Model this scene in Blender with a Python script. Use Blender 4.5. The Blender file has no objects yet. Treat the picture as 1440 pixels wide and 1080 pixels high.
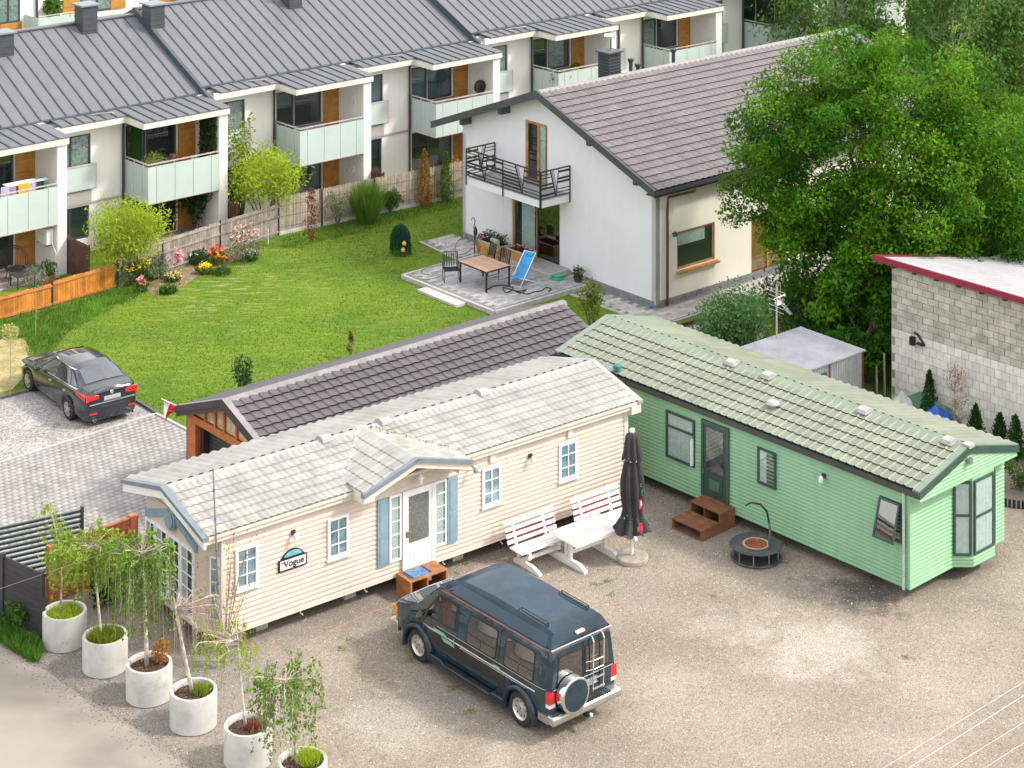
import bpy, math, random
import numpy as np
from math import sin, cos, tan, pi, radians, sqrt, atan2, degrees
from mathutils import Vector, Matrix
random.seed(7); RNG = np.random.default_rng(7)
SC = bpy.context.scene; COL = SC.collection

# ------------------------------------------------------------------ camera, sky, sun, exposure
FPX, HOR, CH = 2852.5, -540.0, 23.553        # focal length and horizon (pixels of a 1440-wide frame), camera height in metres
cam = bpy.data.cameras.new("camera"); cam_o = bpy.data.objects.new("camera", cam); COL.objects.link(cam_o)
cam_o.location = (0, 0, CH); cam_o.rotation_euler = (radians(90), 0, 0)
cam.sensor_width = 36; cam.lens = FPX / 1440 * 36; cam.shift_y = -(540 - HOR) / 1440; cam.clip_end = 2000; cam.clip_start = 1
SC.camera = cam_o
SUN_AZ, SUN_EL = radians(-6), radians(43)     # azimuth measured from +X towards +Y
W_ = bpy.data.worlds.new("World"); SC.world = W_; W_.use_nodes = True
nt = W_.node_tree; bg = nt.nodes["Background"]
sky = nt.nodes.new("ShaderNodeTexSky"); sky.sky_type = 'NISHITA'; sky.sun_disc = False
sky.sun_elevation = SUN_EL; sky.sun_rotation = radians(90) - SUN_AZ
sky.air_density = 1.2; sky.dust_density = 3.5; sky.ozone_density = 0.8
# thin broken cloud over the clear sky
tc = nt.nodes.new("ShaderNodeTexCoord"); nz = nt.nodes.new("ShaderNodeTexNoise"); nz.inputs['Scale'].default_value = 2.2; nz.inputs['Detail'].default_value = 6
cr = nt.nodes.new("ShaderNodeValToRGB"); cr.color_ramp.elements[0].position = .30; cr.color_ramp.elements[1].position = .58
mx = nt.nodes.new("ShaderNodeMixRGB"); mx.inputs[2].default_value = (9.5, 9.3, 9.1, 1)
ml = nt.nodes.new("ShaderNodeMath"); ml.operation = 'MULTIPLY'; ml.inputs[1].default_value = .8
nt.links.new(tc.outputs['Generated'], nz.inputs['Vector']); nt.links.new(nz.outputs['Fac'], cr.inputs['Fac']); nt.links.new(cr.outputs['Color'], ml.inputs[0])
nt.links.new(ml.outputs[0], mx.inputs[0]); nt.links.new(sky.outputs[0], mx.inputs[1]); nt.links.new(mx.outputs[0], bg.inputs['Color'])
bg.inputs['Strength'].default_value = 0.15
sl = bpy.data.lights.new("sun", 'SUN'); so = bpy.data.objects.new("sun", sl); COL.objects.link(so)
sl.energy = 2.1; sl.angle = radians(7); sl.color = (1.0, .95, .87)
sd = Vector((cos(SUN_EL) * cos(SUN_AZ), cos(SUN_EL) * sin(SUN_AZ), sin(SUN_EL)))
so.rotation_euler = sd.to_track_quat('Z', 'Y').to_euler(); so.location = (20, 20, 40)
SC.view_settings.view_transform = 'Standard'; SC.view_settings.look = 'None'; SC.view_settings.gamma = 1; SC.view_settings.use_curve_mapping = False
SC.view_settings.exposure = 0.8
SC.render.engine = 'CYCLES'

# ------------------------------------------------------------------ where a measured image point lies on the ground
def gnd(px, py, z=0):
    Y = FPX * (CH - z) / (py - HOR); return ((px - 720) * Y / FPX, Y)
class Fr:                                   # a building's own frame: origin on the ground and yaw
    def __init__(s, x, y, deg): s.x, s.y, s.a = x, y, radians(deg); s.c, s.s = cos(s.a), sin(s.a)
    def w(s, x, y): return (s.x + x * s.c - y * s.s, s.y + x * s.s + y * s.c)
    def l(s, X, Y): dx, dy = X - s.x, Y - s.y; return (dx * s.c + dy * s.s, -dx * s.s + dy * s.c)
    def g(s, px, py, z=0): return s.l(*gnd(px, py, z))
FG = Fr(9.689, 48.133, -47.646); FB = Fr(-6.933, 45.462, 37.92); FH = Fr(4.88, 68.95, 40.45)
FT = Fr(-15.47, 70.5, 40.4); FK = Fr(-9.06, 54.85, 40.2)

# ------------------------------------------------------------------ materials
def M(name, col, rough=.7, metal=0., var=.12, sc=3., bump=0., bsc=60., col2=None, spec=.4, rnd=0., island=0., coat=0., hue=0., em=0., dirt=None, wave=None):
    m = bpy.data.materials.new(name); m.use_nodes = True; t = m.node_tree; N = t.nodes; L = t.links; b = N["Principled BSDF"]
    b.inputs['Roughness'].default_value = rough; b.inputs['Metallic'].default_value = metal
    b.inputs['Specular IOR Level'].default_value = spec
    if coat: b.inputs['Coat Weight'].default_value = coat; b.inputs['Coat Roughness'].default_value = .04
    g = N.new("ShaderNodeNewGeometry")
    n1 = N.new("ShaderNodeTexNoise"); n1.inputs['Scale'].default_value = sc; n1.inputs['Detail'].default_value = 8; n1.inputs['Roughness'].default_value = .65
    L.new(g.outputs['Position'], n1.inputs['Vector'])
    c2 = col2 or tuple(max(0, x * (1 - 2 * var)) for x in col); c1 = col if col2 else tuple(min(1, x * (1 + var)) for x in col)
    r = N.new("ShaderNodeValToRGB"); r.color_ramp.elements[0].position = .32; r.color_ramp.elements[1].position = .68
    r.color_ramp.elements[0].color = (*c2, 1); r.color_ramp.elements[1].color = (*c1, 1)
    L.new(n1.outputs['Fac'], r.inputs['Fac']); out = r.outputs['Color']
    def varb(sock, amt, out, lo=.0):
        h = N.new("ShaderNodeHueSaturation"); mr = N.new("ShaderNodeMapRange"); mr.inputs[3].default_value = 1 - amt; mr.inputs[4].default_value = 1 + amt
        L.new(sock, mr.inputs[0]); L.new(mr.outputs[0], h.inputs['Value'])
        if hue:
            m2 = N.new("ShaderNodeMapRange"); m2.inputs[3].default_value = .5 - hue; m2.inputs[4].default_value = .5 + hue; L.new(sock, m2.inputs[0]); L.new(m2.outputs[0], h.inputs['Hue'])
        L.new(out, h.inputs['Color']); return h.outputs['Color']
    if island: out = varb(g.outputs['Random Per Island'], island, out)
    if rnd:
        oi = N.new("ShaderNodeObjectInfo"); out = varb(oi.outputs['Random'], rnd, out)
    if dirt:
        n3 = N.new("ShaderNodeTexNoise"); n3.inputs['Scale'].default_value = dirt[1]; n3.inputs['Detail'].default_value = 10; n3.inputs['Roughness'].default_value = .7
        L.new(g.outputs['Position'], n3.inputs['Vector']); r3 = N.new("ShaderNodeValToRGB")
        r3.color_ramp.elements[0].position = dirt[2]; r3.color_ramp.elements[1].position = dirt[2] + .18; L.new(n3.outputs['Fac'], r3.inputs['Fac'])
        mm = N.new("ShaderNodeMixRGB"); mm.inputs[2].default_value = (*dirt[0], 1)
        mu = N.new("ShaderNodeMath"); mu.operation = 'MULTIPLY'; mu.inputs[1].default_value = dirt[3]; L.new(r3.outputs['Color'], mu.inputs[0])
        L.new(mu.outputs[0], mm.inputs[0]); L.new(out, mm.inputs[1]); out = mm.outputs[0]
    if wave:                                    # wood grain along z or along the ground
        wv = N.new("ShaderNodeTexNoise"); wv.inputs['Scale'].default_value = wave[1]; wv.inputs['Detail'].default_value = 4
        mp = N.new("ShaderNodeMapping"); mp.inputs['Scale'].default_value = wave[0]; L.new(g.outputs['Position'], mp.inputs['Vector']); L.new(mp.outputs[0], wv.inputs['Vector'])
        out = varb(wv.outputs['Fac'], wave[2], out)
    L.new(out, b.inputs['Base Color'])
    if bump:
        n2 = N.new("ShaderNodeTexNoise"); n2.inputs['Scale'].default_value = bsc; n2.inputs['Detail'].default_value = 4
        L.new(g.outputs['Position'], n2.inputs['Vector']); bp = N.new("ShaderNodeBump"); bp.inputs['Strength'].default_value = bump; bp.inputs['Distance'].default_value = .03
        L.new(n2.outputs['Fac'], bp.inputs['Height']); L.new(bp.outputs[0], b.inputs['Normal'])
    return m
def leafmat(name, col, var=.3, hue=.02, trans=.35, sc=.6):
    m = M(name, col, rough=.6, var=.22, sc=sc, island=var, hue=hue, spec=.12); t = m.node_tree; N = t.nodes; L = t.links
    b = N["Principled BSDF"]; tr = N.new("ShaderNodeBsdfTranslucent"); mxs = N.new("ShaderNodeMixShader"); mxs.inputs[0].default_value = trans
    src = b.inputs['Base Color'].links[0].from_socket
    hs = N.new("ShaderNodeHueSaturation"); hs.inputs['Value'].default_value = 1.5; hs.inputs['Hue'].default_value = .485; L.new(src, hs.inputs['Color'])
    L.new(hs.outputs[0], tr.inputs['Color']); L.new(b.outputs[0], mxs.inputs[1]); L.new(tr.outputs[0], mxs.inputs[2]); L.new(mxs.outputs[0], N["Material Output"].inputs[0])
    return m
def glassmat(name, tint=(.8, .9, .9), refl=.25, rough=.02, frost=0.):
    m = bpy.data.materials.new(name); m.use_nodes = True; t = m.node_tree; N = t.nodes; L = t.links; N.remove(N["Principled BSDF"])
    tr = N.new("ShaderNodeBsdfTransparent"); tr.inputs[0].default_value = (*tint, 1); gl = N.new("ShaderNodeBsdfGlossy"); gl.inputs['Roughness'].default_value = rough
    fw = N.new("ShaderNodeLayerWeight"); fw.inputs[0].default_value = .5; fr = N.new("ShaderNodeMath"); fr.operation = 'POWER'; fr.inputs[1].default_value = 4.; L.new(fw.outputs['Facing'], fr.inputs[0]); ad = N.new("ShaderNodeMath"); ad.operation = 'MULTIPLY_ADD'; ad.inputs[1].default_value = .9; ad.inputs[2].default_value = .04 + refl * .4; ad.use_clamp = True
    L.new(fr.outputs[0], ad.inputs[0]); mi = N.new("ShaderNodeMixShader"); L.new(ad.outputs[0], mi.inputs[0])
    if frost:
        df = N.new("ShaderNodeBsdfDiffuse"); df.inputs[0].default_value = (*[x for x in tint], 1); mf = N.new("ShaderNodeMixShader"); mf.inputs[0].default_value = frost
        L.new(tr.outputs[0], mf.inputs[1]); L.new(df.outputs[0], mf.inputs[2]); L.new(mf.outputs[0], mi.inputs[1])
    else: L.new(tr.outputs[0], mi.inputs[1])
    L.new(gl.outputs[0], mi.inputs[2]); L.new(mi.outputs[0], N["Material Output"].inputs[0]); return m

# ------------------------------------------------------------------ mesh builder
def tag(o, label=None, cat=None, group=None, kind=None):
    if label: o['label'] = label
    if cat: o['category'] = cat
    if group: o['group'] = group
    if kind: o['kind'] = kind
    return o
def thing(name, label, cat, x, y, rz=0., z=0., group=None):
    o = bpy.data.objects.new(name, None); o.empty_display_size = .3; COL.objects.link(o); o.location = (x, y, z); o.rotation_euler = (0, 0, rz)
    return tag(o, label, cat, group)
def link(name, me, parent=None, mw=None):
    o = bpy.data.objects.new(name, me); COL.objects.link(o)
    if parent: o.parent = parent
    if mw is not None: o.matrix_basis = mw
    return o
class MB:
    def __init__(s): s.v = []; s.f = []; s.mi = []; s.cur = 0
    def add(s, vs, fs):
        n = len(s.v); s.v += [tuple(p) for p in vs]; s.f += [tuple(i + n for i in f) for f in fs]; s.mi += [s.cur] * len(fs); return s
    def quad(s, *p): return s.add(p, [tuple(range(len(p)))])
    def box(s, x0, x1, y0, y1, z0, z1):
        return s.add([(x0, y0, z0), (x1, y0, z0), (x1, y1, z0), (x0, y1, z0), (x0, y0, z1), (x1, y0, z1), (x1, y1, z1), (x0, y1, z1)],
                     [(0, 3, 2, 1), (4, 5, 6, 7), (0, 1, 5, 4), (1, 2, 6, 5), (2, 3, 7, 6), (3, 0, 4, 7)])
    def prism(s, poly, axis, lo, hi):                    # poly in the two other axes, extruded along axis
        def P(p, t): return {'x': (t, p[0], p[1]), 'y': (p[0], t, p[1]), 'z': (p[0], p[1], t)}[axis]
        n = len(poly); return s.add([P(p, lo) for p in poly] + [P(p, hi) for p in poly], [tuple(range(n))[::-1], tuple(range(n, 2 * n))] + [(i, (i + 1) % n, n + (i + 1) % n, n + i) for i in range(n)])
    def beam(s, a, b, w, h, up=(0, 0, 1)):
        a, b = Vector(a), Vector(b); d = (b - a).normalized(); u = Vector(up); r = d.cross(u)
        if r.length < 1e-4: r = d.cross(Vector((1, 0, 0)))
        r.normalize(); u = r.cross(d).normalized(); r *= w / 2; u *= h / 2
        return s.add([a - r - u, a + r - u, a + r + u, a - r + u, b - r - u, b + r - u, b + r + u, b - r + u], [(0, 1, 2, 3), (7, 6, 5, 4), (0, 4, 5, 1), (1, 5, 6, 2), (2, 6, 7, 3), (3, 7, 4, 0)])
    def path(s, pts, r, n=6, r1=None, cap=True):
        pts = [Vector(p) for p in pts]; m = len(pts); vs = []; ref = None
        for i, p in enumerate(pts):
            d = (pts[min(i + 1, m - 1)] - pts[max(i - 1, 0)]).normalized()
            if ref is None: ref = Vector((0, 0, 1)) if abs(d.z) < .9 else Vector((1, 0, 0))
            a = d.cross(ref).normalized(); b = a.cross(d).normalized(); ref = b
            rr = r if r1 is None else r + (r1 - r) * i / (m - 1)
            vs += [p + a * cos(2 * pi * k / n) * rr + b * sin(2 * pi * k / n) * rr for k in range(n)]
        fs = [(i * n + k, i * n + (k + 1) % n, (i + 1) * n + (k + 1) % n, (i + 1) * n + k) for i in range(m - 1) for k in range(n)]
        if cap: fs += [tuple(range(n))[::-1], tuple(range((m - 1) * n, m * n))]
        return s.add(vs, fs)
    def lathe(s, prof, n=24, c=(0, 0, 0), axis='z'):
        vs = []
        for r, z in prof:
            for k in range(n):
                a = 2 * pi * k / n; p = (r * cos(a), r * sin(a), z)
                if axis == 'y': p = (p[0], p[2], p[1])
                elif axis == 'x': p = (p[2], p[0], p[1])
                vs.append((p[0] + c[0], p[1] + c[1], p[2] + c[2]))
        m = len(prof); return s.add(vs, [(i * n + k, i * n + (k + 1) % n, (i + 1) * n + (k + 1) % n, (i + 1) * n + k) for i in range(m - 1) for k in range(n)])
    def mesh(s, name, mat, smooth=False):
        me = bpy.data.meshes.new(name); me.from_pydata(s.v, [], s.f)
        for m in (mat if isinstance(mat, (list, tuple)) else [mat]): me.materials.append(m)
        if any(s.mi): me.polygons.foreach_set('material_index', s.mi)
        if smooth: me.polygons.foreach_set('use_smooth', [True] * len(me.polygons))
        me.validate(); me.update(); return me
    def build(s, name, mat, parent=None, smooth=False, loc=None, rz=0, kind=None, bevel=0, auto=None):
        o = link(name, s.mesh(name, mat, smooth), parent)
        if loc: o.location = loc
        if rz: o.rotation_euler = (0, 0, rz)
        if kind: o['kind'] = kind
        if bevel:
            md = o.modifiers.new('bevel', 'BEVEL'); md.width = bevel; md.segments = 2; md.limit_method = 'ANGLE'
        if auto: 
            for p in o.data.polygons: p.use_smooth = True
            o.data.set_sharp_from_angle(angle=radians(auto))
        return o
def bx(name, mat, parent, *boxes, **k):
    m = MB()
    for b in boxes: m.box(*b)
    return m.build(name, mat, parent, **k)
def npmesh(name, V, F, mat, parent=None, kind=None, smooth=False):     # V (n,3), F (m,k) arrays
    me = bpy.data.meshes.new(name); n, m, k = len(V), len(F), F.shape[1]
    me.vertices.add(n); me.vertices.foreach_set('co', V.astype(np.float32).ravel())
    me.loops.add(m * k); me.loops.foreach_set('vertex_index', F.astype(np.int32).ravel())
    me.polygons.add(m); me.polygons.foreach_set('loop_start', np.arange(0, m * k, k, dtype=np.int32)); me.polygons.foreach_set('loop_total', np.full(m, k, dtype=np.int32))
    if smooth: me.polygons.foreach_set('use_smooth', np.ones(m, bool))
    me.materials.append(mat); me.update(calc_edges=True); me.validate()
    o = link(name, me, parent)
    if kind: o['kind'] = kind
    return o
def leaves(name, P, size, mat, parent=None, kind=None, asp=.55, up=.35, droop=None, fold=.25, jit=.35):
    """one folded leaf (four corners, two triangles with a crease) per point"""
    n = len(P); P = np.asarray(P, float)
    d = RNG.normal(size=(n, 3)); 
    if droop is not None: d = d * .45 + np.array(droop)
    d /= np.linalg.norm(d, axis=1)[:, None]
    nn = RNG.normal(size=(n, 3)) + np.array([0, 0, up * 3]); r = np.cross(d, nn); r /= np.linalg.norm(r, axis=1)[:, None] + 1e-9; nn = np.cross(r, d)
    s = (size * (1 + jit * RNG.normal(size=n))).clip(size * .4, size * 2)[:, None]
    A = P; B = P + d * s * .5 + r * s * asp / 2 + nn * s * fold * .3; Cc = P + d * s; D = P + d * s * .5 - r * s * asp / 2 + nn * s * fold * .3
    V = np.stack([A, B, Cc, D], 1).reshape(-1, 3); i = np.arange(n)[:, None] * 4
    F = np.concatenate([i + np.array([[0, 1, 2]]), i + np.array([[0, 2, 3]])], 1).reshape(-1, 3)
    return npmesh(name, V, F, mat, parent, kind or ('stuff' if name in ('petals', 'moss', 'tie_ribbon') else None))
def blades(name, P, h, w, mat, parent=None, kind=None, lean=.4):
    n = len(P); P = np.asarray(P, float); a = RNG.uniform(0, 2 * pi, n); r = np.stack([np.cos(a), np.sin(a), np.zeros(n)], 1)
    hh = (h * RNG.uniform(.5, 1.3, n))[:, None]; l = RNG.normal(size=(n, 3)) * lean; l[:, 2] = 1; l /= np.linalg.norm(l, axis=1)[:, None]
    V = np.stack([P - r * w / 2, P + r * w / 2, P + l * hh], 1).reshape(-1, 3); F = np.arange(n * 3).reshape(-1, 3)
    return npmesh(name, V, F, mat, parent, kind)
def inpoly(X, Y, poly):
    r = np.zeros(len(X), bool); n = len(poly)
    for i in range(n):
        x0, y0 = poly[i]; x1, y1 = poly[(i + 1) % n]
        c = ((y0 > Y) != (y1 > Y)); 
        with np.errstate(divide='ignore', invalid='ignore'): r ^= c & (X < (x1 - x0) * (Y - y0) / (y1 - y0 + 1e-12) + x0)
    return r
def scatter(poly, n, z=0.):
    p = np.array(poly); lo, hi = p.min(0), p.max(0); out = []
    X = RNG.uniform(lo[0], hi[0], n); Y = RNG.uniform(lo[1], hi[1], n); k = inpoly(X, Y, poly); return np.stack([X[k], Y[k], np.full(k.sum(), z)], 1)
def ell(c, r, n, shell=.55):
    d = RNG.normal(size=(n, 3)); d /= np.linalg.norm(d, axis=1)[:, None]; t = RNG.uniform(shell ** 3, 1, n)[:, None] ** (1 / 3); return np.array(c) + d * t * np.array(r)
def stones(name, P, s, mat, parent=None, kind='stuff'):
    n = len(P); o = np.array([[1, 0, 0], [0, 1, 0], [-1, 0, 0], [0, -1, 0], [0, 0, .7], [0, 0, -.5]], float)
    sc = (s * RNG.uniform(.5, 1.5, (n, 1, 1))) * RNG.uniform(.6, 1.2, (n, 1, 3)); a = RNG.uniform(0, 6.3, n); c_, s_ = np.cos(a), np.sin(a)
    v = o[None] * sc; v = np.stack([v[..., 0] * c_[:, None] - v[..., 1] * s_[:, None], v[..., 0] * s_[:, None] + v[..., 1] * c_[:, None], v[..., 2]], 2) + P[:, None, :]
    f = np.array([[0, 1, 4], [1, 2, 4], [2, 3, 4], [3, 0, 4]]); F = (np.arange(n)[:, None, None] * 6 + f[None]).reshape(-1, 3)
    return npmesh(name, v.reshape(-1, 3), F, mat, parent, kind)
def onY(fr, y0, px, py):
    k = (px - 720) / FPX; X0 = fr.x - y0 * fr.s; Y0 = fr.y + y0 * fr.c; lx = (k * Y0 - X0) / (fr.c - k * fr.s); return lx, CH - (py - HOR) * (Y0 + lx * fr.s) / FPX
def onX(fr, x0, px, py):
    k = (px - 720) / FPX; X0 = fr.x + x0 * fr.c; Y0 = fr.y + x0 * fr.s; ly = (k * Y0 - X0) / (-fr.s - k * fr.c); return ly, CH - (py - HOR) * (Y0 + ly * fr.c) / FPX
# ------------------------------------------------------------------ shared materials
WHITE = M("white_paint", (.78, .77, .74), .45, var=.05, dirt=((.5, .47, .4), 3, .6, .35))
WHITEPVC = M("white_plastic", (.8, .8, .8), .35, var=.03)
BLACK = M("black_plastic", (.02, .02, .022), .5)
DARKM = M("dark_metal", (.045, .047, .05), .45, var=.1)
ANTH = M("anthracite_sheet", (.06, .065, .075), .4, var=.1, sc=2)
CHROME = M("chrome", (.75, .75, .76), .12, metal=1, var=.03)
STEEL = M("weathered_steel", (.35, .35, .36), .4, metal=.7, var=.1)
DARKIN = M("dark_interior", (.03, .032, .036), .8)
GLASS = glassmat("window_glass", (.86, .92, .92), .12)
GLASSD = glassmat("dark_glass", (.35, .4, .42), .5)
CURT = M("net_curtain", (.74, .74, .72), .9, var=.08, sc=8)
CURTB = M("blue_blind", (.40, .50, .60), .8, var=.2, sc=5)
CONC = M("concrete", (.5, .49, .465), .85, var=.08, sc=4, bump=.15, bsc=90, dirt=((.2, .19, .17), 2.2, .56, .5))
GREYSTONE = M("grey_paving", (.36, .355, .36), .85, var=.14, sc=6, rnd=.25, bump=.1, bsc=80)
KERB = M("pale_kerb", (.44, .42, .40), .85, var=.1, sc=5, bump=.1)
def wloc(wl, x, z, off=0.):
    (X, Y, Z), a = wl; return (X + x * cos(a) + off * sin(a), Y + x * sin(a) - off * cos(a), Z + z)       # off = outward (the wall's -y side)
def window(par, wl, x0, x1, z0, z1, fm, bars=(0, 0), fw=.06, proud=.035, glass=None, back=None, mull=(), name='window', sill=None, backm=None, rail=None, off=0., transoms=()):
    w, h = x1 - x0, z1 - z0; m = MB(); P = -proud
    m.box(0, fw, P, 0, 0, h).box(w - fw, w, P, 0, 0, h).box(fw, w - fw, P, 0, 0, fw).box(fw, w - fw, P, 0, h - fw, h)
    for t in mull: m.box(t * w - fw * .6, t * w + fw * .6, P * .95, 0, fw, h - fw)
    for t in transoms: m.box(fw, w - fw, P * .9, 0, t * h - fw * .5, t * h + fw * .5)
    o = m.build(name, fm, par, loc=wloc(wl, x0, z0, off), rz=wl[1])
    bx('pane', glass or GLASS, o, (fw, w - fw, P * .62, P * .62 + .006, fw, h - fw))
    bx('backing', backm or DARKIN, o, (fw, w - fw, -.004, .0, fw, h - fw))
    if back:                                             # curtain in soft folds between pane and backing
        mat, xa, xb, za = back; n = max(4, int((xb - xa) * w / .05)); xs = [fw + (w - 2 * fw) * (xa + (xb - xa) * i / n) for i in range(n + 1)]; c = MB()
        ys = [-.008 - min(.008, abs(P) * .3) * (.5 + .5 * sin(i * 1.9 + x0)) for i in range(n + 1)]
        for i in range(n): c.quad((xs[i], ys[i], fw + za * h), (xs[i + 1], ys[i + 1], fw + za * h), (xs[i + 1], ys[i + 1], h - fw), (xs[i], ys[i], h - fw))
        c.build('curtain', mat, o)
    nx, nz = bars
    for i in range(1, nx): bx('glazing_bar', fm, o, (w * i / nx - .012, w * i / nx + .012, P * .9, P * .6, fw, h - fw))
    for k in range(1, nz): bx('glazing_bar', fm, o, (fw, w - fw, P * .88, P * .58, h * k / nz - .012, h * k / nz + .012))
    if sill: bx('sill', sill[0], o, (-sill[1], w + sill[1], -sill[2], 0, -.04, -.002))
    return o
def siding(par, wl, x0, x1, z0, z1, hb, mat, rows=None):
    n = int(round((z1 - z0) / hb)); hb = (z1 - z0) / n; me = None
    for i in range(n):
        z = z0 + i * hb; a, b = (x0, x1) if rows is None else rows(z)
        if b - a < .05: continue
        if me is None or rows is not None: me = MB().prism([(0, 0), (-.018, -.004), (-.03, 0), (-.028, hb * .35), (-.008, hb * .72), (-.004, hb), (0, hb)], 'x', a, b).mesh('siding_board', mat)
        o = link('siding_board', me, par); o.location = wloc(wl, 0, z); o.rotation_euler = (0, 0, wl[1])
def tile_mesh(tw, th, amp, lift, mat, kind='wave', nu=6):
    vs = []; us = [i / nu for i in range(nu + 1)] if kind == 'wave' else ([0, .60, .70, .82, .94, 1.0, 1.0][:6] if kind == 'rib' else [0, .07, .14, .38, .62, .82, 1]); nu = len(us) - 1
    for u in us:
        if kind == 'wave': f = .5 - .5 * cos(2 * pi * u)
        elif kind == 'rib': f = max(0, 1 - abs(u - .82) / .16)          # flat pan with a narrow raised roll
        else: f = u / .14 if u < .14 else 1 - .95 * ((u - .14) / .86) ** 1.2
        z = amp * f; vs += [(u * tw, 0, z + .001), (u * tw, -.004, z + lift), (u * tw, th, z + .004)]
    fs = []
    for i in range(nu):
        a = i * 3; fs += [(a, a + 3, a + 4, a + 1)] if 0 else []; fs += [(a + 1, a + 4, a + 5, a + 2)]
    me = bpy.data.meshes.new('roof_tile'); me.from_pydata(vs, [], fs); me.materials.append(mat); me.update(); return me
def tiles(par, P0, U, V, L, S, nc, nr, mat, amp=.03, lift=.03, kind='wave', limit=300, skip=None, name='roof_tile', me=None, over=0.):
    U, V = Vector(U).normalized(), Vector(V).normalized(); N = U.cross(V).normalized(); P0 = Vector(P0)
    if N.z < 0: raise ValueError('tiles upside down')
    tw, th = L / nc, S / nr; me = me or tile_mesh(tw, th + over, amp, lift, mat, kind)
    pw = Matrix.Translation(par.location) @ par.rotation_euler.to_matrix().to_4x4()
    if par.parent: pw = Matrix.Translation(par.parent.location) @ par.parent.rotation_euler.to_matrix().to_4x4() @ pw
    cand = []
    for r in range(nr):
        for c in range(nc):
            if skip and skip((c + .5) * tw, (r + .5) * th): continue
            p = P0 + U * (c * tw) + V * (r * th); cand.append(((pw @ p).y, r, c, p))
    cand.sort(key=lambda t: t[0]); R3 = Matrix((U, V, N)).transposed()
    for _, r, c, p in cand[:limit]: link(name, me, par, Matrix.Translation(p) @ R3.to_4x4())
    rest = cand[limit:]
    if rest:
        v0 = np.array([tuple(v.co) for v in me.vertices]) @ np.array(R3.transposed()); P = np.array([tuple(t[3]) for t in rest])
        V_ = (v0[None] + P[:, None]).reshape(-1, 3); f0 = np.array([tuple(p.vertices) for p in me.polygons]); F = (f0[None] + (np.arange(len(P)) * len(v0))[:, None, None]).reshape(-1, 4)
        npmesh(name + 's', V_, F, mat, par, 'stuff')

# ================================================================== GROUND
def polysheet(name, pts, z, mat, kind='structure'):
    o = MB().quad(*[(x, y, z) for x, y in pts]).build(name, mat); o['kind'] = kind; return o
def gravelmat(name, cols, pix=34., patch=.16, spots=()):
    m = bpy.data.materials.new(name); m.use_nodes = True; t = m.node_tree; N = t.nodes; L = t.links; b = N["Principled BSDF"]; b.inputs['Roughness'].default_value = .95; b.inputs['Specular IOR Level'].default_value = .2
    g = N.new("ShaderNodeNewGeometry")
    def noise(s, d=6, r=.6):
        n = N.new("ShaderNodeTexNoise"); n.inputs['Scale'].default_value = s; n.inputs['Detail'].default_value = d; n.inputs['Roughness'].default_value = r; L.new(g.outputs['Position'], n.inputs['Vector']); return n.outputs['Fac']
    def ramp(s, a, b_, ca, cb):
        r = N.new("ShaderNodeValToRGB"); r.color_ramp.elements[0].position = a; r.color_ramp.elements[1].position = b_; r.color_ramp.elements[0].color = (*ca, 1); r.color_ramp.elements[1].color = (*cb, 1); L.new(s, r.inputs[0]); return r.outputs[0]
    def mix(f, a, b_, mode='MIX'):
        x = N.new("ShaderNodeMixRGB"); x.blend_type = mode
        for s, i in ((f, 0), (a, 1), (b_, 2)):
            if isinstance(s, (float, int)): x.inputs[i].default_value = s
            elif isinstance(s, tuple): x.inputs[i].default_value = (*s, 1)
            else: L.new(s, x.inputs[i])
        return x.outputs[0]
    base = ramp(noise(patch * 2.2, 8, .6), .35, .62, cols[0], cols[1])
    fine = noise(7, 8, .7); base = mix(.4, base, ramp(noise(34, 4, .8), .35, .7, (.6, .6, .6), (1.3, 1.28, 1.25)), 'MULTIPLY'); base = mix(.38, base, ramp(fine, .3, .7, (.55, .55, .55), (1.35, 1.3, 1.25)), 'MULTIPLY')
    for (cx, cy, rad, col, amt) in spots:
        d = N.new("ShaderNodeVectorMath"); d.operation = 'DISTANCE'; L.new(g.outputs['Position'], d.inputs[0]); d.inputs[1].default_value = (cx, cy, 0)
        a = N.new("ShaderNodeMath"); a.operation = 'MULTIPLY_ADD'; L.new(noise(1.1, 10, .72), a.inputs[0]); a.inputs[1].default_value = rad * 4.2; L.new(d.outputs['Value'], a.inputs[2])
        mr = N.new("ShaderNodeMapRange"); mr.inputs[1].default_value = rad * 2.5; mr.inputs[2].default_value = rad * 3.3; mr.inputs[3].default_value = amt; mr.inputs[4].default_value = 0; L.new(a.outputs[0], mr.inputs[0]); base = mix(mr.outputs[0], base, col)
    vo = N.new("ShaderNodeTexVoronoi"); vo.inputs['Scale'].default_value = pix; L.new(g.outputs['Position'], vo.inputs['Vector'])
    bw = N.new("ShaderNodeRGBToBW"); L.new(vo.outputs['Color'], bw.inputs[0]); st = ramp(bw.outputs[0], .1, .95, (.45, .45, .46), (1.5, 1.48, 1.45))
    base = mix(cols[2], base, st, 'MULTIPLY'); L.new(base, b.inputs['Base Color'])
    bp = N.new("ShaderNodeBump"); bp.inputs['Strength'].default_value = .6; bp.inputs['Distance'].default_value = .02; L.new(vo.outputs['Distance'], bp.inputs['Height']); bp.invert = True; L.new(bp.outputs[0], b.inputs['Normal'])
    return m
gx, gy = gnd(1190, 815)
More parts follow.
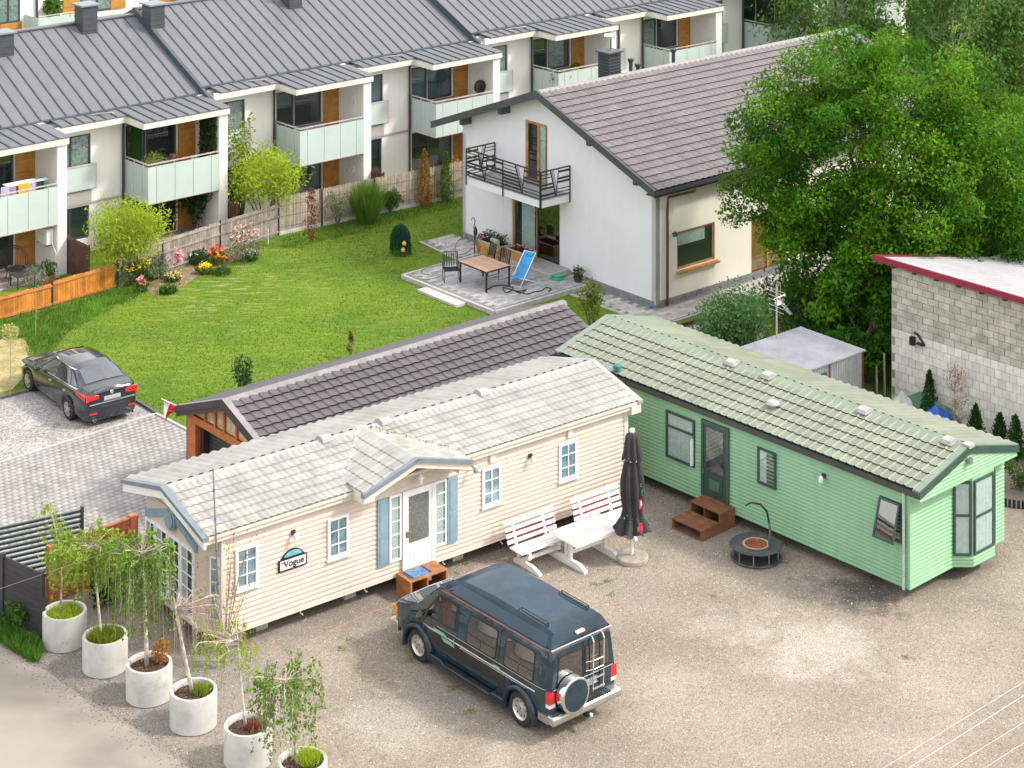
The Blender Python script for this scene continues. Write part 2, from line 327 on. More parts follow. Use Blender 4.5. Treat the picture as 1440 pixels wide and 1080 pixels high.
YARD = gravelmat("yard_gravel", ((.245, .21, .172), (.335, .292, .243), .62), 44., .12, spots=[
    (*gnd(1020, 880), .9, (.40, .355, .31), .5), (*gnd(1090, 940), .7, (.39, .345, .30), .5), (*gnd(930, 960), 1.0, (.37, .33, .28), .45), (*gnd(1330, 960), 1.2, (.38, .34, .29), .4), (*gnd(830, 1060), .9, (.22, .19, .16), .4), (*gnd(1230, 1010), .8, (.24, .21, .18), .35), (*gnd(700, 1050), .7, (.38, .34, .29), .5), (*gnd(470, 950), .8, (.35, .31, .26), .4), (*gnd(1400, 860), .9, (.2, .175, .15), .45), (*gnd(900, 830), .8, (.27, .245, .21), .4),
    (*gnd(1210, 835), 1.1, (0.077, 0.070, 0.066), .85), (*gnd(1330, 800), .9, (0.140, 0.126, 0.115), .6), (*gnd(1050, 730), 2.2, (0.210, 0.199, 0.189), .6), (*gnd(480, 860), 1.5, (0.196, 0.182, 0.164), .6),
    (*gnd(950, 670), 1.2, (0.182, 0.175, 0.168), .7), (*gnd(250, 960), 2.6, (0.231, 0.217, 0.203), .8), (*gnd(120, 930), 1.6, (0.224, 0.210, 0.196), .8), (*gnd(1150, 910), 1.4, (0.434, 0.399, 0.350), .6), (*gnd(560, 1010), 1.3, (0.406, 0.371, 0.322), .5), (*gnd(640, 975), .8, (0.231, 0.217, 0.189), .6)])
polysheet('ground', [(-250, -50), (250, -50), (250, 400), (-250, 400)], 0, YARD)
ra, rb = gnd(0, 905), gnd(270, 1080); rd = Vector((rb[0] - ra[0], rb[1] - ra[1])).normalized(); rn = Vector((rd.y, -rd.x))
if rn.y > 0: rn = -rn
ROAD = M("sandy_asphalt", (.30, .26, .222), .9, var=.04, sc=1.1, bump=.15, bsc=120, island=0, dirt=((.23, .20, .17), 28, .56, .45))
edge = [Vector(ra) + rd * t + rn * (.05 * sin(t * 2.1) + .04 * sin(t * 5.3 + 1)) for t in np.arange(-14, 30, .35)]
m = MB(); 
for a, b in zip(edge[:-1], edge[1:]): m.quad((a.x, a.y, .004), (a.x + rn.x * 9, a.y + rn.y * 9, .004), (b.x + rn.x * 9, b.y + rn.y * 9, .004), (b.x, b.y, .004))
m.build('road', ROAD)['kind'] = 'structure'
# lawn, in one sheet reaching the trees at the back
def lawnmat():
    m = bpy.data.materials.new("mown_lawn"); m.use_nodes = True; t = m.node_tree; N = t.nodes; L = t.links; b = N["Principled BSDF"]; b.inputs['Roughness'].default_value = .9; b.inputs['Specular IOR Level'].default_value = .15
    g = N.new("ShaderNodeNewGeometry")
    def noise(s, d=6, mp=None):
        n = N.new("ShaderNodeTexNoise"); n.inputs['Scale'].default_value = s; n.inputs['Detail'].default_value = d; n.inputs['Roughness'].default_value = .65
        if mp:
            q = N.new("ShaderNodeMapping"); q.inputs['Rotation'].default_value = (0, 0, radians(-41)); q.inputs['Scale'].default_value = mp; L.new(g.outputs['Position'], q.inputs[0]); L.new(q.outputs[0], n.inputs[0])
        else: L.new(g.outputs['Position'], n.inputs[0])
        return n.outputs['Fac']
    def ramp(s, a, b_, ca, cb):
        r = N.new("ShaderNodeValToRGB"); r.color_ramp.elements[0].position = a; r.color_ramp.elements[1].position = b_; r.color_ramp.elements[0].color = (*ca, 1); r.color_ramp.elements[1].color = (*cb, 1); L.new(s, r.inputs[0]); return r.outputs[0]
    def mix(f, a, b_, mode='MIX'):
        x = N.new("ShaderNodeMixRGB"); x.blend_type = mode
        for s, i in ((f, 0), (a, 1), (b_, 2)):
            if isinstance(s, (float, int)): x.inputs[i].default_value = s
            elif isinstance(s, tuple): x.inputs[i].default_value = (*s, 1)
            else: L.new(s, x.inputs[i])
        return x.outputs[0]
    base = ramp(noise(.35), .35, .65, (.075, .152, .011), (.122, .202, .014))
    base = mix(.7, base, ramp(noise(9, 8), .3, .72, (.5, .6, .5), (1.5, 1.35, 1.6)), 'MULTIPLY')
    px, py = gnd(310, 405); d = N.new("ShaderNodeVectorMath"); d.operation = 'DISTANCE'; L.new(g.outputs['Position'], d.inputs[0]); d.inputs[1].default_value = (px, py, 0)
    mr = N.new("ShaderNodeMapRange"); mr.inputs[1].default_value = 1.0; mr.inputs[2].default_value = 4.2; mr.inputs[3].default_value = 1; mr.inputs[4].default_value = .38; L.new(d.outputs['Value'], mr.inputs[0])
    st = ramp(noise(2.4, 8, (.45, 2.2, 1)), .5, .68, (0, 0, 0), (1, 1, 1)); mu = N.new("ShaderNodeMath"); mu.operation = 'MULTIPLY'; L.new(st, mu.inputs[0]); L.new(mr.outputs[0], mu.inputs[1])
    base = mix(mu.outputs[0], base, (.30, .27, .11)); L.new(base, b.inputs['Base Color'])
    bp = N.new("ShaderNodeBump"); bp.inputs['Strength'].default_value = .5; bp.inputs['Distance'].default_value = .05; L.new(noise(30, 4), bp.inputs['Height']); L.new(bp.outputs[0], b.inputs['Normal']); return m
LAWN = lawnmat()
kA, kB = gnd(0, 652), gnd(219, 583); kv = (Vector(kB) - Vector(kA)).normalized(); kn = Vector((-kv.y, kv.x))
kC = Vector(gnd(219, 583)); park_back = FK.g(130, 528); car_c = gnd(130, 528); car_l = gnd(0, 562)
lawn = [Vector(car_l) - kv * 14, Vector(car_l), Vector(car_c), kC, kC - kn * 3.6, Vector(FK.w(.6, -1.2)), Vector(FK.w(11.6, -1.2)), Vector(FK.w(14, -1.6)), Vector((8, 60.5)), Vector((11.3, 61.0)), Vector((16, 54)), Vector((90, 60)), Vector((90, 200)), Vector((-90, 200)), Vector((-60, 60))]
LAWNP = [(v.x, v.y) for v in lawn]; polysheet('lawn', LAWNP, .012, LAWN)
DIRT = gravelmat("bare_soil", ((.24, .23, .08), (.42, .34, .19), .4), 20, .9)
dp = [gnd(*p) for p in ((-40, 470), (10, 468), (34, 478), (48, 500), (52, 515), (34, 530), (18, 548), (0, 553), (-60, 560))]; polysheet('bare_soil_patch', dp, .02, DIRT)
bd = [gnd(*p) for p in ((205, 402), (236, 384), (262, 366), (292, 360), (330, 355), (362, 345), (357, 355), (320, 372), (286, 384), (262, 400), (230, 415), (212, 416))]; polysheet('flower_bed_soil', bd, .02, M("bed_soil", (.30, .22, .13), .95, sc=6, col2=(.13, .1, .06)))
PARK = gravelmat("parking_gravel", ((.27, .255, .25), (.37, .355, .35), .75), 16., .4)
polysheet('parking_gravel', [tuple(Vector(kA) - kv * 14), tuple(kA), tuple(kB), tuple(car_c), tuple(car_l), tuple(Vector(car_l) - kv * 14)], .016, PARK)
# paved drive of small grey stones
PAVB = M("paving_joint", (.34, .33, .31), .95, var=.1, sc=8)
PAV = M("paving_stone", (.34, .325, .31), .85, var=.1, sc=1.3, rnd=.13, island=.13, bump=.08, bsc=90)
pv = [Vector(kA) - kv * 14, Vector(kA), Vector(kB), kC - kn * 3.4, Vector(FK.w(.45, -1.0)), Vector(FK.w(.45, -4.6)), Vector(FK.w(3, -4.7)), Vector(FB.w(3, 4.6)), Vector(FB.w(.2, 4.2)), Vector((-9.4, 50.1)), Vector((-11.0, 48.6)), Vector((-20, 42))]
PAVP = [(v.x, v.y) for v in pv]; pav = polysheet('paved_drive', PAVP, .010, PAVB)
def paving(par, org, ang, poly, sx, sy, zt, mat, h=.008, limit=300, name='paving_stone', gap=.005, near=None, rows_off=.5):
    """stones in running bond, wherever the whole stone lies inside poly (world points)"""
    fr = Fr(*org, degrees(ang)); lp = [fr.l(*p) for p in poly]; xs = [p[0] for p in lp]; ys = [p[1] for p in lp]; C_ = []
    r0, r1 = int(min(ys) // sy), int(max(ys) // sy) + 1
    X, Y = [], []
    for r in range(r0, r1):
        o = (r % 2) * rows_off * sx
        for c in range(int(min(xs) // sx) - 1, int(max(xs) // sx) + 1): X.append(c * sx + o + sx / 2); Y.append(r * sy + sy / 2)
    X, Y = np.array(X), np.array(Y); k = np.ones(len(X), bool)
    for dx, dy in ((-.5, -.5), (.5, -.5), (.5, .5), (-.5, .5)): k &= inpoly(X + dx * sx * .9, Y + dy * sy * .9, lp)
    X, Y = X[k], Y[k]; WX = fr.x + X * fr.c - Y * fr.s; WY = fr.y + X * fr.s + Y * fr.c
    k = (np.abs(WX) / WY < .262) & (WY < 90); WX, WY = WX[k], WY[k]; o_ = np.argsort(WY if near is None else (WX - near[0]) ** 2 + (WY - near[1]) ** 2); WX, WY = WX[o_], WY[o_]
    g = gap / 2; me = MB().box(-sx / 2 + g, sx / 2 - g, -sy / 2 + g, sy / 2 - g, 0, h).mesh(name, mat); pl = par.location
    for x, y in zip(WX[:limit], WY[:limit]):
        s = link(name, me, par); s.location = (x - pl.x, y - pl.y, zt - pl.z - RNG.uniform(0, .003)); s.rotation_euler = (0, 0, ang)
    if len(WX) > limit:
        v0 = np.array([tuple(v.co) for v in me.vertices]); c, s_ = cos(ang), sin(ang); v0 = np.stack([v0[:, 0] * c - v0[:, 1] * s_, v0[:, 0] * s_ + v0[:, 1] * c, v0[:, 2]], 1)
        P = np.stack([WX[limit:] - pl.x, WY[limit:] - pl.y, zt - pl.z - RNG.uniform(0, .003, len(WX) - limit)], 1); f0 = np.array([tuple(p.vertices) for p in me.polygons])
        npmesh(name + 's', (v0[None] + P[:, None]).reshape(-1, 3), (f0[None] + (np.arange(len(P)) * 8)[:, None, None]).reshape(-1, 4), mat, par, 'stuff')
paving(pav, (kB[0], kB[1]), atan2(kv.y, kv.x), PAVP, .2, .2, .012, PAV)
def kerb(pts, w, h, mat, name='kerb', z=0.):
    m = MB()
    for a, b in zip(pts[:-1], pts[1:]): m.beam((a[0], a[1], z + h / 2), (b[0], b[1], z + h / 2), w, h)
    o = m.build(name, mat); o['kind'] = 'structure'; return o
kerb([tuple(Vector(kA) - kv * 14), tuple(kB)], .08, .05, KERB); kerb([tuple(kB), tuple(kC - kn * 2.6)], .08, .06, KERB)
kerb([tuple(Vector(car_l) - kv * 14), tuple(car_l), tuple(car_c), tuple(kB)], .08, .1, M("dark_kerb", (.12, .12, .125), .8))
# loose stones, weeds
yp = [gnd(*p) for p in ((-30, 900), (60, 880), (300, 880), (720, 760), (900, 660), (1280, 830), (1440, 740), (1470, 1110), (-30, 1110))]
P = scatter(yp, 60000, .0); ok = [not ((p[0] - ra[0]) * rn.x + (p[1] - ra[1]) * rn.y > 0) for p in P]; P = P[np.array(ok)]; h_ = len(P) // 3
stones('loose_gravel', P[:h_], .015, M("gravel_stone", (.42, .38, .33), .9, sc=2, island=.4, var=.1)); stones('dark_gravel', P[h_:], .012, M("dark_stone", (.15, .13, .11), .9, sc=2, island=.6, var=.1))
tt = RNG.uniform(-4, 16, 5000); oo = RNG.normal(size=5000) * .22; P = np.stack([ra[0] + rd.x * tt + rn.x * oo, ra[1] + rd.y * tt + rn.y * oo, np.full(5000, .004)], 1); stones('edge_gravel', P, .016, M("edge_stone", (.22, .205, .185), .9, sc=2, island=.6, var=.1))
P = scatter([tuple(kA), tuple(kB), tuple(car_c), tuple(car_l)], 9000, .016); stones('parking_stones', P, .018, M("white_gravel", (.36, .345, .34), .9, island=.45, var=.05))
# ================================================================== BEIGE HOLIDAY HOME
BSID = M("cream_siding", (.575, .49, .415), .5, wave=((3, 3, .22), 2, .07), var=.05, sc=.8, dirt=((.45, .36, .27), 1.5, .6, .2))
BTRIM = M("cream_trim", (.64, .575, .50), .45, var=.04)
BTILE = M("pale_roof_tile", (.325, .32, .295), .6, var=.14, sc=1.2, rnd=.12, island=.05, dirt=((.30, .29, .26), 2.5, .5, .55))
BCAP = M("grey_ridge_metal", (.33, .33, .325), .5, var=.08, sc=2, dirt=((.25, .25, .24), 4, .6, .4))
SLATE = M("blue_grey_trim", (.17, .20, .23), .45, var=.08)
BLUE = M("blue_grey_paint", (.20, .31, .38), .5, var=.08)
def ridgevent(par, x, y, z, mat, rz=0):
    o = MB().prism([(-.17, 0), (-.14, .07), (0, .11), (.14, .07), (.17, 0)], 'x', -.14, .14).box(-.15, .15, -.19, .19, -.02, .01).build('ridge_vent', mat, par, loc=(x, y, z), rz=rz)
bh = thing('holiday_home', 'long cream clapboard static caravan with blue shutters and a pale tiled roof', 'static caravan', FB.x, FB.y, FB.a)
BL, BW, BE, BR = 13.13, 3.92, 2.88, .47
front = ((0, .2, 0), 0.); s_ = BR / (BW / 2)
bx('core_wall', BSID, bh, (.62, 12.75, .2, 3.72, .42, 2.74), (.3, .62, .75, 3.2, .42, 2.74))
siding(bh, front, .62, 12.75, .42, 2.72, .115, BSID)
bx('corner_post', BTRIM, bh, (.56, .66, .14, .24, .42, 2.72)); bx('corner_post', BTRIM, bh, (12.66, 12.79, .155, .24, .42, 2.72))
bx('bottom_trim', BTRIM, bh, (.62, 12.75, .165, .2, .38, .42)); 
bx('eaves_trim', BTRIM, bh, (.1, 4.1, .05, .19, 2.66, 2.80)); bx('eaves_trim', BTRIM, bh, (7.15, 13.03, .05, .19, 2.66, 2.80)); bx('chassis', DARKM, bh, (1.2, 12.4, .7, .82, .2, .42), (1.2, 12.4, 3.0, 3.12, .2, .42))
for x in (1.75, 4.2, 7.4, 10.2, 12.1): bx('support_pier', CONC, bh, (x, x + .32, .62, .96, 0, .26))
for x in (2.8, 4.6, 6.9, 8.7): MB().path([(x, .35, .40), (x - .04, .30, .26), (x + .02, .30, .2)], .02, 5).build('jack', WHITE, bh)
# roof: decks, tiles, caps
for y0, y1 in ((0, BW / 2), (BW, BW / 2)):
    MB().prism([(y0, BE - .03), (y1, BE + BR - .03), (y1, BE + BR - .10), (y0, BE - .10)], 'x', .02, BL - .02).build('roof_deck', BTRIM, bh)
tiles(bh, (.12, -.02, BE), (1, 0, 0), (0, BW / 2, BR), BL - .24, sqrt((BW / 2) ** 2 + BR ** 2) - .06, 74, 7, BTILE, .024, .018, 'wave')
MB().quad((0, 0, 0), (1, 0, 0)) if 0 else None
tiles(bh, (BL - .12, BW + .02, BE), (-1, 0, 0), (0, -BW / 2, BR), BL - .24, sqrt((BW / 2) ** 2 + BR ** 2) - .06, 46, 1, BTILE, .045, .01, 'wave', 0)
MB().prism([(BW / 2 - .2, BE + BR - .035), (BW / 2, BE + BR + .03), (BW / 2 + .2, BE + BR - .035)], 'x', 0, BL).build('ridge_cap', BCAP, bh)
for x in (4.48, 6.23, 9.32): ridgevent(bh, x, BW / 2, BE + BR + .01, BCAP)
for xa, xb in ((-.02, .14), (BL - .14, BL + .02)):
    for y0, y1 in ((-.03, BW / 2), (BW + .03, BW / 2)):
        MB().prism([(y0, BE + .0), (y1, BE + BR + .035), (y1, BE + BR - .06), (y0, BE - .09)], 'x', xa, xb).build('verge_cap', SLATE if xa < 1 else BCAP, bh)
MB().prism([(0, 2.55), (.2, 2.50), (BW - .2, 2.5), (BW, 2.55), (BW, BE - .1), (BW / 2, BE + BR - .1), (0, BE - .1)], 'x', 12.78, BL - .02).build('gable_box', BTRIM, bh)
MB().prism([(0, BE - .28), (BW / 2, BE + BR - .26), (BW, BE - .28), (BW, BE - .1), (BW / 2, BE + BR - .1), (0, BE - .1)], 'x', .03, .09).build('barge_board', WHITE, bh)
MB().prism([(.75, 2.74), (3.2, 2.74), (BW / 2 + .3, BE + BR - .12), (BW / 2 - .3, BE + BR - .12)], 'x', .34, .62).build('gable_infill', BTRIM, bh)
# the windowed end: flat middle, canted corner
endw = ((.3, 3.2, 0), -pi / 2)        # wall x runs from y=3.2 down to y=.75
for a, b in ((.0, .46), (.5, 1.06), (1.10, 1.66), (1.70, 2.3)):
    window(bh, endw, a, b, .62, 2.18, WHITEPVC, (2, 5), .05, .05, back=(CURT, 0, .35, 0))
for y0, y1, z0, z1 in ((.75, BW / 2, 2.2, 2.62), (3.2, BW / 2, 2.2, 2.62)):
    MB().prism([(y0, z0), (y1, z1 - .0), (y1, z1 + .16), (y0, z0 + .16)], 'x', .24, .3).build('blue_trim', BLUE, bh)
MB().lathe([(.01, 0), (.26, 0), (.26, -.05), (.2, -.05), (.2, -.08), (.01, -.08)], 24, (.26, BW / 2, 2.56), 'x').build('arch_panel', BLUE, bh)
MB().quad((.3, .75, .42), (.62, .2, .42), (.62, .2, 2.74), (.3, .75, 2.74)).build('canted_wall', BSID, bh); MB().quad((.62, 3.72, .42), (.3, 3.2, .42), (.3, 3.2, 2.74), (.62, 3.72, 2.74)).build('canted_wall', BSID, bh)
cant = ((.29, .74, 0), atan2(.2 - .75, .32)); window(bh, cant, .32, .58, .75, 2.2, WHITEPVC, (1, 5), .04, .03, backm=CURTB)
window(bh, ((.62 - .32, 3.2, 0), 0), 0, .01, 0, .01, WHITEPVC) if 0 else None
# front windows
for x0, x1 in ((.93, 1.53), (3.42, 4.01), (7.97, 8.56), (10.44, 11.04)):
    window(bh, front, x0, x1, 1.35, 2.31, WHITEPVC, (2, 3), .07, .045, back=(CURTB, 0, 1, .0), sill=(WHITEPVC, .03, .07), off=.02)
for x in (8.2, 10.72): bx('wall_vent', BTRIM, bh, (x, x + .16, .12, .18, 2.42, 2.62))
def walllight(par, x, z, y, name='wall_light', mat=None):
    m = MB().box(x - .05, x + .05, y - .04, y, z - .05, z + .05).path([(x, y - .03, z + .03), (x, y - .13, z + .04), (x, y - .14, z - .02)], .012, 5); o = m.build(name, mat or DARKM, par)
    MB().lathe([(.01, .1), (.05, .06), (.06, .0), (.05, -.07), (.01, -.08)], 8, (x, y - .14, z - .06)).build('lamp_glass', CURT, o); return o
walllight(bh, 2.47, 2.28, .17); walllight(bh, 9.49, 2.27, .17)
o = MB().path([(7.62, .17, 2.5), (7.62, .02, 2.48), (7.62, -.04, 2.44)], .02, 6).lathe([(.005, .04), (.06, .0), (.07, -.06), (.065, -.07)], 12, (7.62, -.05, 2.47)).build('security_light', STEEL, bh)
# name board
sg = MB().prism([(0, 0), (.77, 0), (.77, .27), (.7, .27), (.7, .31), (.07, .31), (.07, .27), (0, .27)], 'y', -.03, 0).build('name_board', BLACK, bh, loc=(2.07, .17, 1.44))
bx('board_face', WHITEPVC, sg, (.04, .73, -.036, -.03, .04, .25))
m = MB(); n = 14
m.prism([(.385 + .27 * cos(pi * i / n), .31 + .15 * sin(pi * i / n)) for i in range(n + 1)], 'y', -.03, 0); m.build('board_arch', BLACK, sg)
MB().prism([(.385 + .24 * cos(pi * i / n), .315 + .125 * sin(pi * i / n)) for i in range(n + 1)], 'y', -.038, -.031).build('arch_picture', M("teal_print", (.16, .42, .48), .5, var=.15, sc=12), sg)
def text(s, size, mat, par, loc, rot, bold=False, name='lettering', ext=.003, align='CENTER', shear=0.):
    c = bpy.data.curves.new(name, 'FONT'); c.body = s; c.size = size; c.extrude = ext; c.align_x = align; c.align_y = 'CENTER'; c.shear = shear
    if bold: c.offset = size * .02
    o = bpy.data.objects.new(name, c); me = bpy.data.meshes.new_from_object(o); me.materials.clear(); me.materials.append(mat); bpy.data.objects.remove(o)
    k = link(name, me, par); k.location = loc; k.rotation_euler = rot; return k
text('Vogue', .215, BLACK, sg, (.405, -.041, .155), (pi / 2, 0, 0), True)
text('The', .06, DARKM, sg, (.1, -.041, .2), (pi / 2, 0, 0))
# door group
for x0, x1 in ((4.83, 5.13), (6.90, 7.2)):
    s2 = bx('shutter', BLUE, bh, (x0, x1, .135, .172, .76, 2.38))
    for za, zb in ((.82, 1.5), (1.58, 2.32)): bx('shutter_panel', BLUE, s2, (x0 + .06, x1 - .06, .122, .135, za, zb))
for x0, x1 in ((5.17, 5.52), (6.50, 6.87)): window(bh, front, x0, x1, .78, 2.38, WHITEPVC, (1, 5), .05, .045, back=(CURT, .1, .9, 0), off=.02)
dr = bx('door', WHITEPVC, bh, (5.56, 6.46, .125, .18, .5, 2.36)); bx('door_frame', WHITE, dr, (5.54, 5.62, .105, .18, .48, 2.40), (6.41, 6.49, .105, .18, .48, 2.40), (5.62, 6.41, .105, .18, 2.33, 2.40))
bx('door_pane', GLASS, dr, (5.72, 6.31, .108, .113, 1.12, 2.24)); bx('lace_curtain', M("lace_curtain", (.30, .26, .26), .9, var=.25, sc=22), dr, (5.72, 6.31, .117, .124, 1.12, 2.24))
bx('door_panel', WHITEPVC, dr, (5.78, 6.26, .112, .124, .62, 1.0)); bx('door_panel', WHITE, dr, (5.88, 6.16, .1, .112, .71, .91)); bx('handle', M("brass", (.5, .35, .15), .3, metal=.8), dr, (5.64, 5.68, .07, .125, 1.28, 1.42), (5.64, 5.76, .06, .08, 1.40, 1.43))
# porch gable
px0, px1, pxm, pz, pr = 4.02, 7.16, 5.55, 2.97, 3.40
for xa, sg_ in ((px0, 1), (px1, -1)):
    w2 = abs(pxm - xa); L_ = sqrt(w2 ** 2 + (pr - pz) ** 2)
    MB().prism([(xa, pz - .02), (pxm, pr - .02), (pxm, pr - .09), (xa, pz - .09)], 'y', -.48, 1.95).build('porch_roof_deck', BTRIM, bh)
    if sg_ > 0: tiles(bh, (xa, 1.95, pz), (0, -1, 0), (w2, 0, pr - pz), 2.4, L_, 13, 5, BTILE, .022, .018, 'wave', skip=lambda u, v: 1.95 - u > .6 + v * .95 + .25)
    else: tiles(bh, (xa, -.45, pz), (0, 1, 0), (-w2, 0, pr - pz), 2.4, L_, 13, 5, BTILE, .022, .018, 'wave', skip=lambda u, v: u - .45 > .6 + v * .95 + .25)
    MB().prism([(xa - sg_ * .04, pz + .0), (pxm, pr + .03), (pxm, pr - .07), (xa - sg_ * .04, pz - .11)], 'y', -.53, -.4).build('porch_verge', SLATE, bh)
    MB().prism([(xa, pz - .25), (pxm, pr - .22), (pxm, pr - .07), (xa, pz - .09)], 'y', -.47, -.42).build('porch_barge_board', BTRIM, bh)
    MB().beam((xa + sg_ * .06, .33, pz + .0), (pxm, 1.98, pr + .01), .14, .03).build('valley_flashing', M("rusty_flashing", (.42, .40, .36), .6, sc=5, dirt=((.34, .13, .05), 5, .54, .9)) if sg_ > 0 else BCAP, bh)
    bx('porch_corner_box', BTRIM, bh, (min(xa, xa + sg_ * .34), max(xa, xa + sg_ * .34), -.44, .19, 2.70, pz - .09))
MB().prism([(pxm - .17, pr - .035), (pxm, pr + .025), (pxm + .17, pr - .035)], 'y', -.53, 2.0).build('porch_ridge_cap', BCAP, bh)
MB().prism([(px0 + .34, 2.74), (px1 - .34, 2.74), (px1 - .3, 2.86), (pxm, pr - .1), (px0 + .3, 2.86)], 'y', .1, .18).build('porch_gable_wall', BTRIM, bh)
pl_ = MB().path([(5.95, .1, 2.78), (5.95, -.02, 2.82), (5.95, -.04, 2.76)], .012, 5).lathe([(.005, .07), (.09, .0), (.1, -.02), (.01, -.03)], 12, (5.95, -.05, 2.72)).build('porch_lantern', WHITEPVC, bh)
MB().lathe([(.05, .0), (.055, -.12), (.03, -.16), (.005, -.165)], 10, (5.95, -.05, 2.70)).build('lamp_glass', CURT, pl_)
# moss and rust along the valleys
P = [Vector((px1 - .06, .33, pz + .04)).lerp(Vector((pxm, 1.98, pr + .02)), t) + Vector((RNG.normal() * .05, RNG.normal() * .05, 0)) for t in RNG.uniform(0, .9, 90)]
leaves('moss', [tuple(p) for p in P], .06, M("rust_moss", (.4, .16, .05), .9, col2=(.2, .2, .06), sc=2), bh)

# ================================================================== GREEN HOLIDAY HOME
GSID = M("green_siding", (.235, .44, .26), .5, wave=((3, 3, .22), 2, .08), var=.05, sc=.7, dirt=((.2, .34, .21), 2, .62, .25))
GDARK = M("dark_green_trim", (.035, .075, .06), .35, var=.12)
GTILE = M("sage_roof_tile", (.195, .22, .165), .5, var=.1, sc=1.2, rnd=.07, island=.04, dirt=((.22, .25, .19), 3, .58, .4))
GCAP = M("sage_ridge_metal", (.19, .24, .18), .45, var=.08, sc=2)
gh = thing('holiday_home', 'long mint green static caravan with dark green windows and a sage tiled roof', 'static caravan', FG.x, FG.y, FG.a)
GL_, GW_, GE_, GR_ = 12.54, 4.03, 2.77, .52
bx('core_wall', GSID, gh, (-12.3, -.35, .06, 3.95, .33, 2.70)); gf = ((0, .06, 0), 0.); ge = ((-.35, 0, 0), pi / 2)
siding(gh, gf, -12.3, -.35, .31, 2.66, .095, GSID); siding(gh, ge, .06, 3.95, .31, 2.6, .095, GSID)
bx('corner_post', GSID, gh, (-.39, -.32, .02, .10, .31, 2.62)); bx('chassis', DARKM, gh, (-11.9, -1, .6, .72, .15, .33), (-11.9, -1, 3.2, 3.3, .15, .33))
for x in (-11, -8.5, -6, -3.6, -1.4): bx('support_pier', CONC, gh, (x, x + .3, .55, .85, 0, .3))
bx('gutter', M("green_black_gutter", (.06, .065, .055), .4), gh, (-GL_ + .02, -.02, -.07, .03, 2.60, 2.74)); bx('soffit', GSID, gh, (-GL_ + .1, -.36, .03, .06, 2.5, 2.6))
MB().path([(-.46, -.04, 2.62), (-.46, -.04, .3)], .035, 8).build('downpipe', M("pale_green_pipe", (.42, .52, .43), .4), gh)
for y0, y1 in ((0, GW_ / 2), (GW_, GW_ / 2)):
    MB().prism([(y0, GE_ - .03), (y1, GE_ + GR_ - .03), (y1, GE_ + GR_ - .10), (y0, GE_ - .10)], 'x', -GL_ + .02, -.02).build('roof_deck', GDARK, gh)
gs = sqrt((GW_ / 2) ** 2 + GR_ ** 2)
tiles(gh, (-GL_ + .15, -.03, GE_), (1, 0, 0), (0, GW_ / 2, GR_), GL_ - .3, gs - .06, 50, 6, GTILE, .032, .03, 'rib')
tiles(gh, (-.15, GW_ + .02, GE_), (-1, 0, 0), (0, -GW_ / 2, GR_), GL_ - .3, gs - .06, 46, 1, GTILE, .04, .01, 'wave', 0)
MB().prism([(GW_ / 2 - .22, GE_ + GR_ - .035), (GW_ / 2, GE_ + GR_ + .03), (GW_ / 2 + .22, GE_ + GR_ - .035)], 'x', -GL_, 0).build('ridge_cap', GCAP, gh)
for xa, xb in ((-.2, 0), (-GL_, -GL_ + .2)):
    for y0, y1 in ((-.05, GW_ / 2), (GW_ + .05, GW_ / 2)): MB().prism([(y0, GE_ + .02), (y1, GE_ + GR_ + .04), (y1, GE_ + GR_ - .1), (y0, GE_ - .12)], 'x', xa, xb).build('verge_cap', GCAP, gh)
for y0, y1 in ((-.05, GW_ / 2), (GW_ + .05, GW_ / 2)): MB().prism([(y0, GE_ - .01), (y1, GE_ + GR_ + .02), (y1, GE_ + GR_ - .16), (y0, GE_ - .18)], 'x', .0, .03).build('barge_board', GDARK, gh)
MB().prism([(.0, 2.5), (GW_, 2.5), (GW_, GE_ - .1), (GW_ / 2, GE_ + GR_ - .1), (0, GE_ - .1)], 'x', -.36, -.03).build('gable_box', GSID, gh)
siding(gh, ((-.03, 0, 0), pi / 2), 0, 0, 2.5, 3.1, .085, GSID, rows=lambda z: (.0, GW_) if z < 2.62 else (GW_ / 2 * (z - 2.60) / .52, GW_ - GW_ / 2 * (z - 2.60) / .52))
VENTM = M("white_vent", (.38, .37, .355), .5)
for x in (-7.57, -6.3, -3.1, -.51): ridgevent(gh, x, GW_ / 2 - .12, GE_ + GR_ + .0, VENTM)
def rp(px, py):                                            # a point on the front slope
    z = 3.0
    for _ in range(12): x, y = FG.g(px, py, z); z = GE_ + GR_ * min(y, GW_ / 2) / (GW_ / 2)
    return x, y, z
x, y, z = rp(868, 524); MB().lathe([(.07, -.03), (.07, .1), (.12, .12), (.12, .2), (.06, .24), (.01, .24)], 14, (x, y, z)).build('flue_cap', M("teal_flue", (.03, .22, .2), .4), gh, smooth=False)
x, y, z = rp(1087, 573); MB().lathe([(.1, -.03), (.1, .06), (.16, .07), (.18, .11), (.12, .17), (.01, .18)], 14, (x, y, z)).build('roof_vent', VENTM, gh)
walllight(gh, -2.91, 2.24, .03)
bx('ridge_end_cap', VENTM, gh, (-.16, .06, GW_ / 2 - .1, GW_ / 2 + .12, GE_ + GR_ - .02, GE_ + GR_ + .06)); bx('lamp', STEEL, gh, (.03, .12, 1.85, 1.97, 2.92, 3.06))
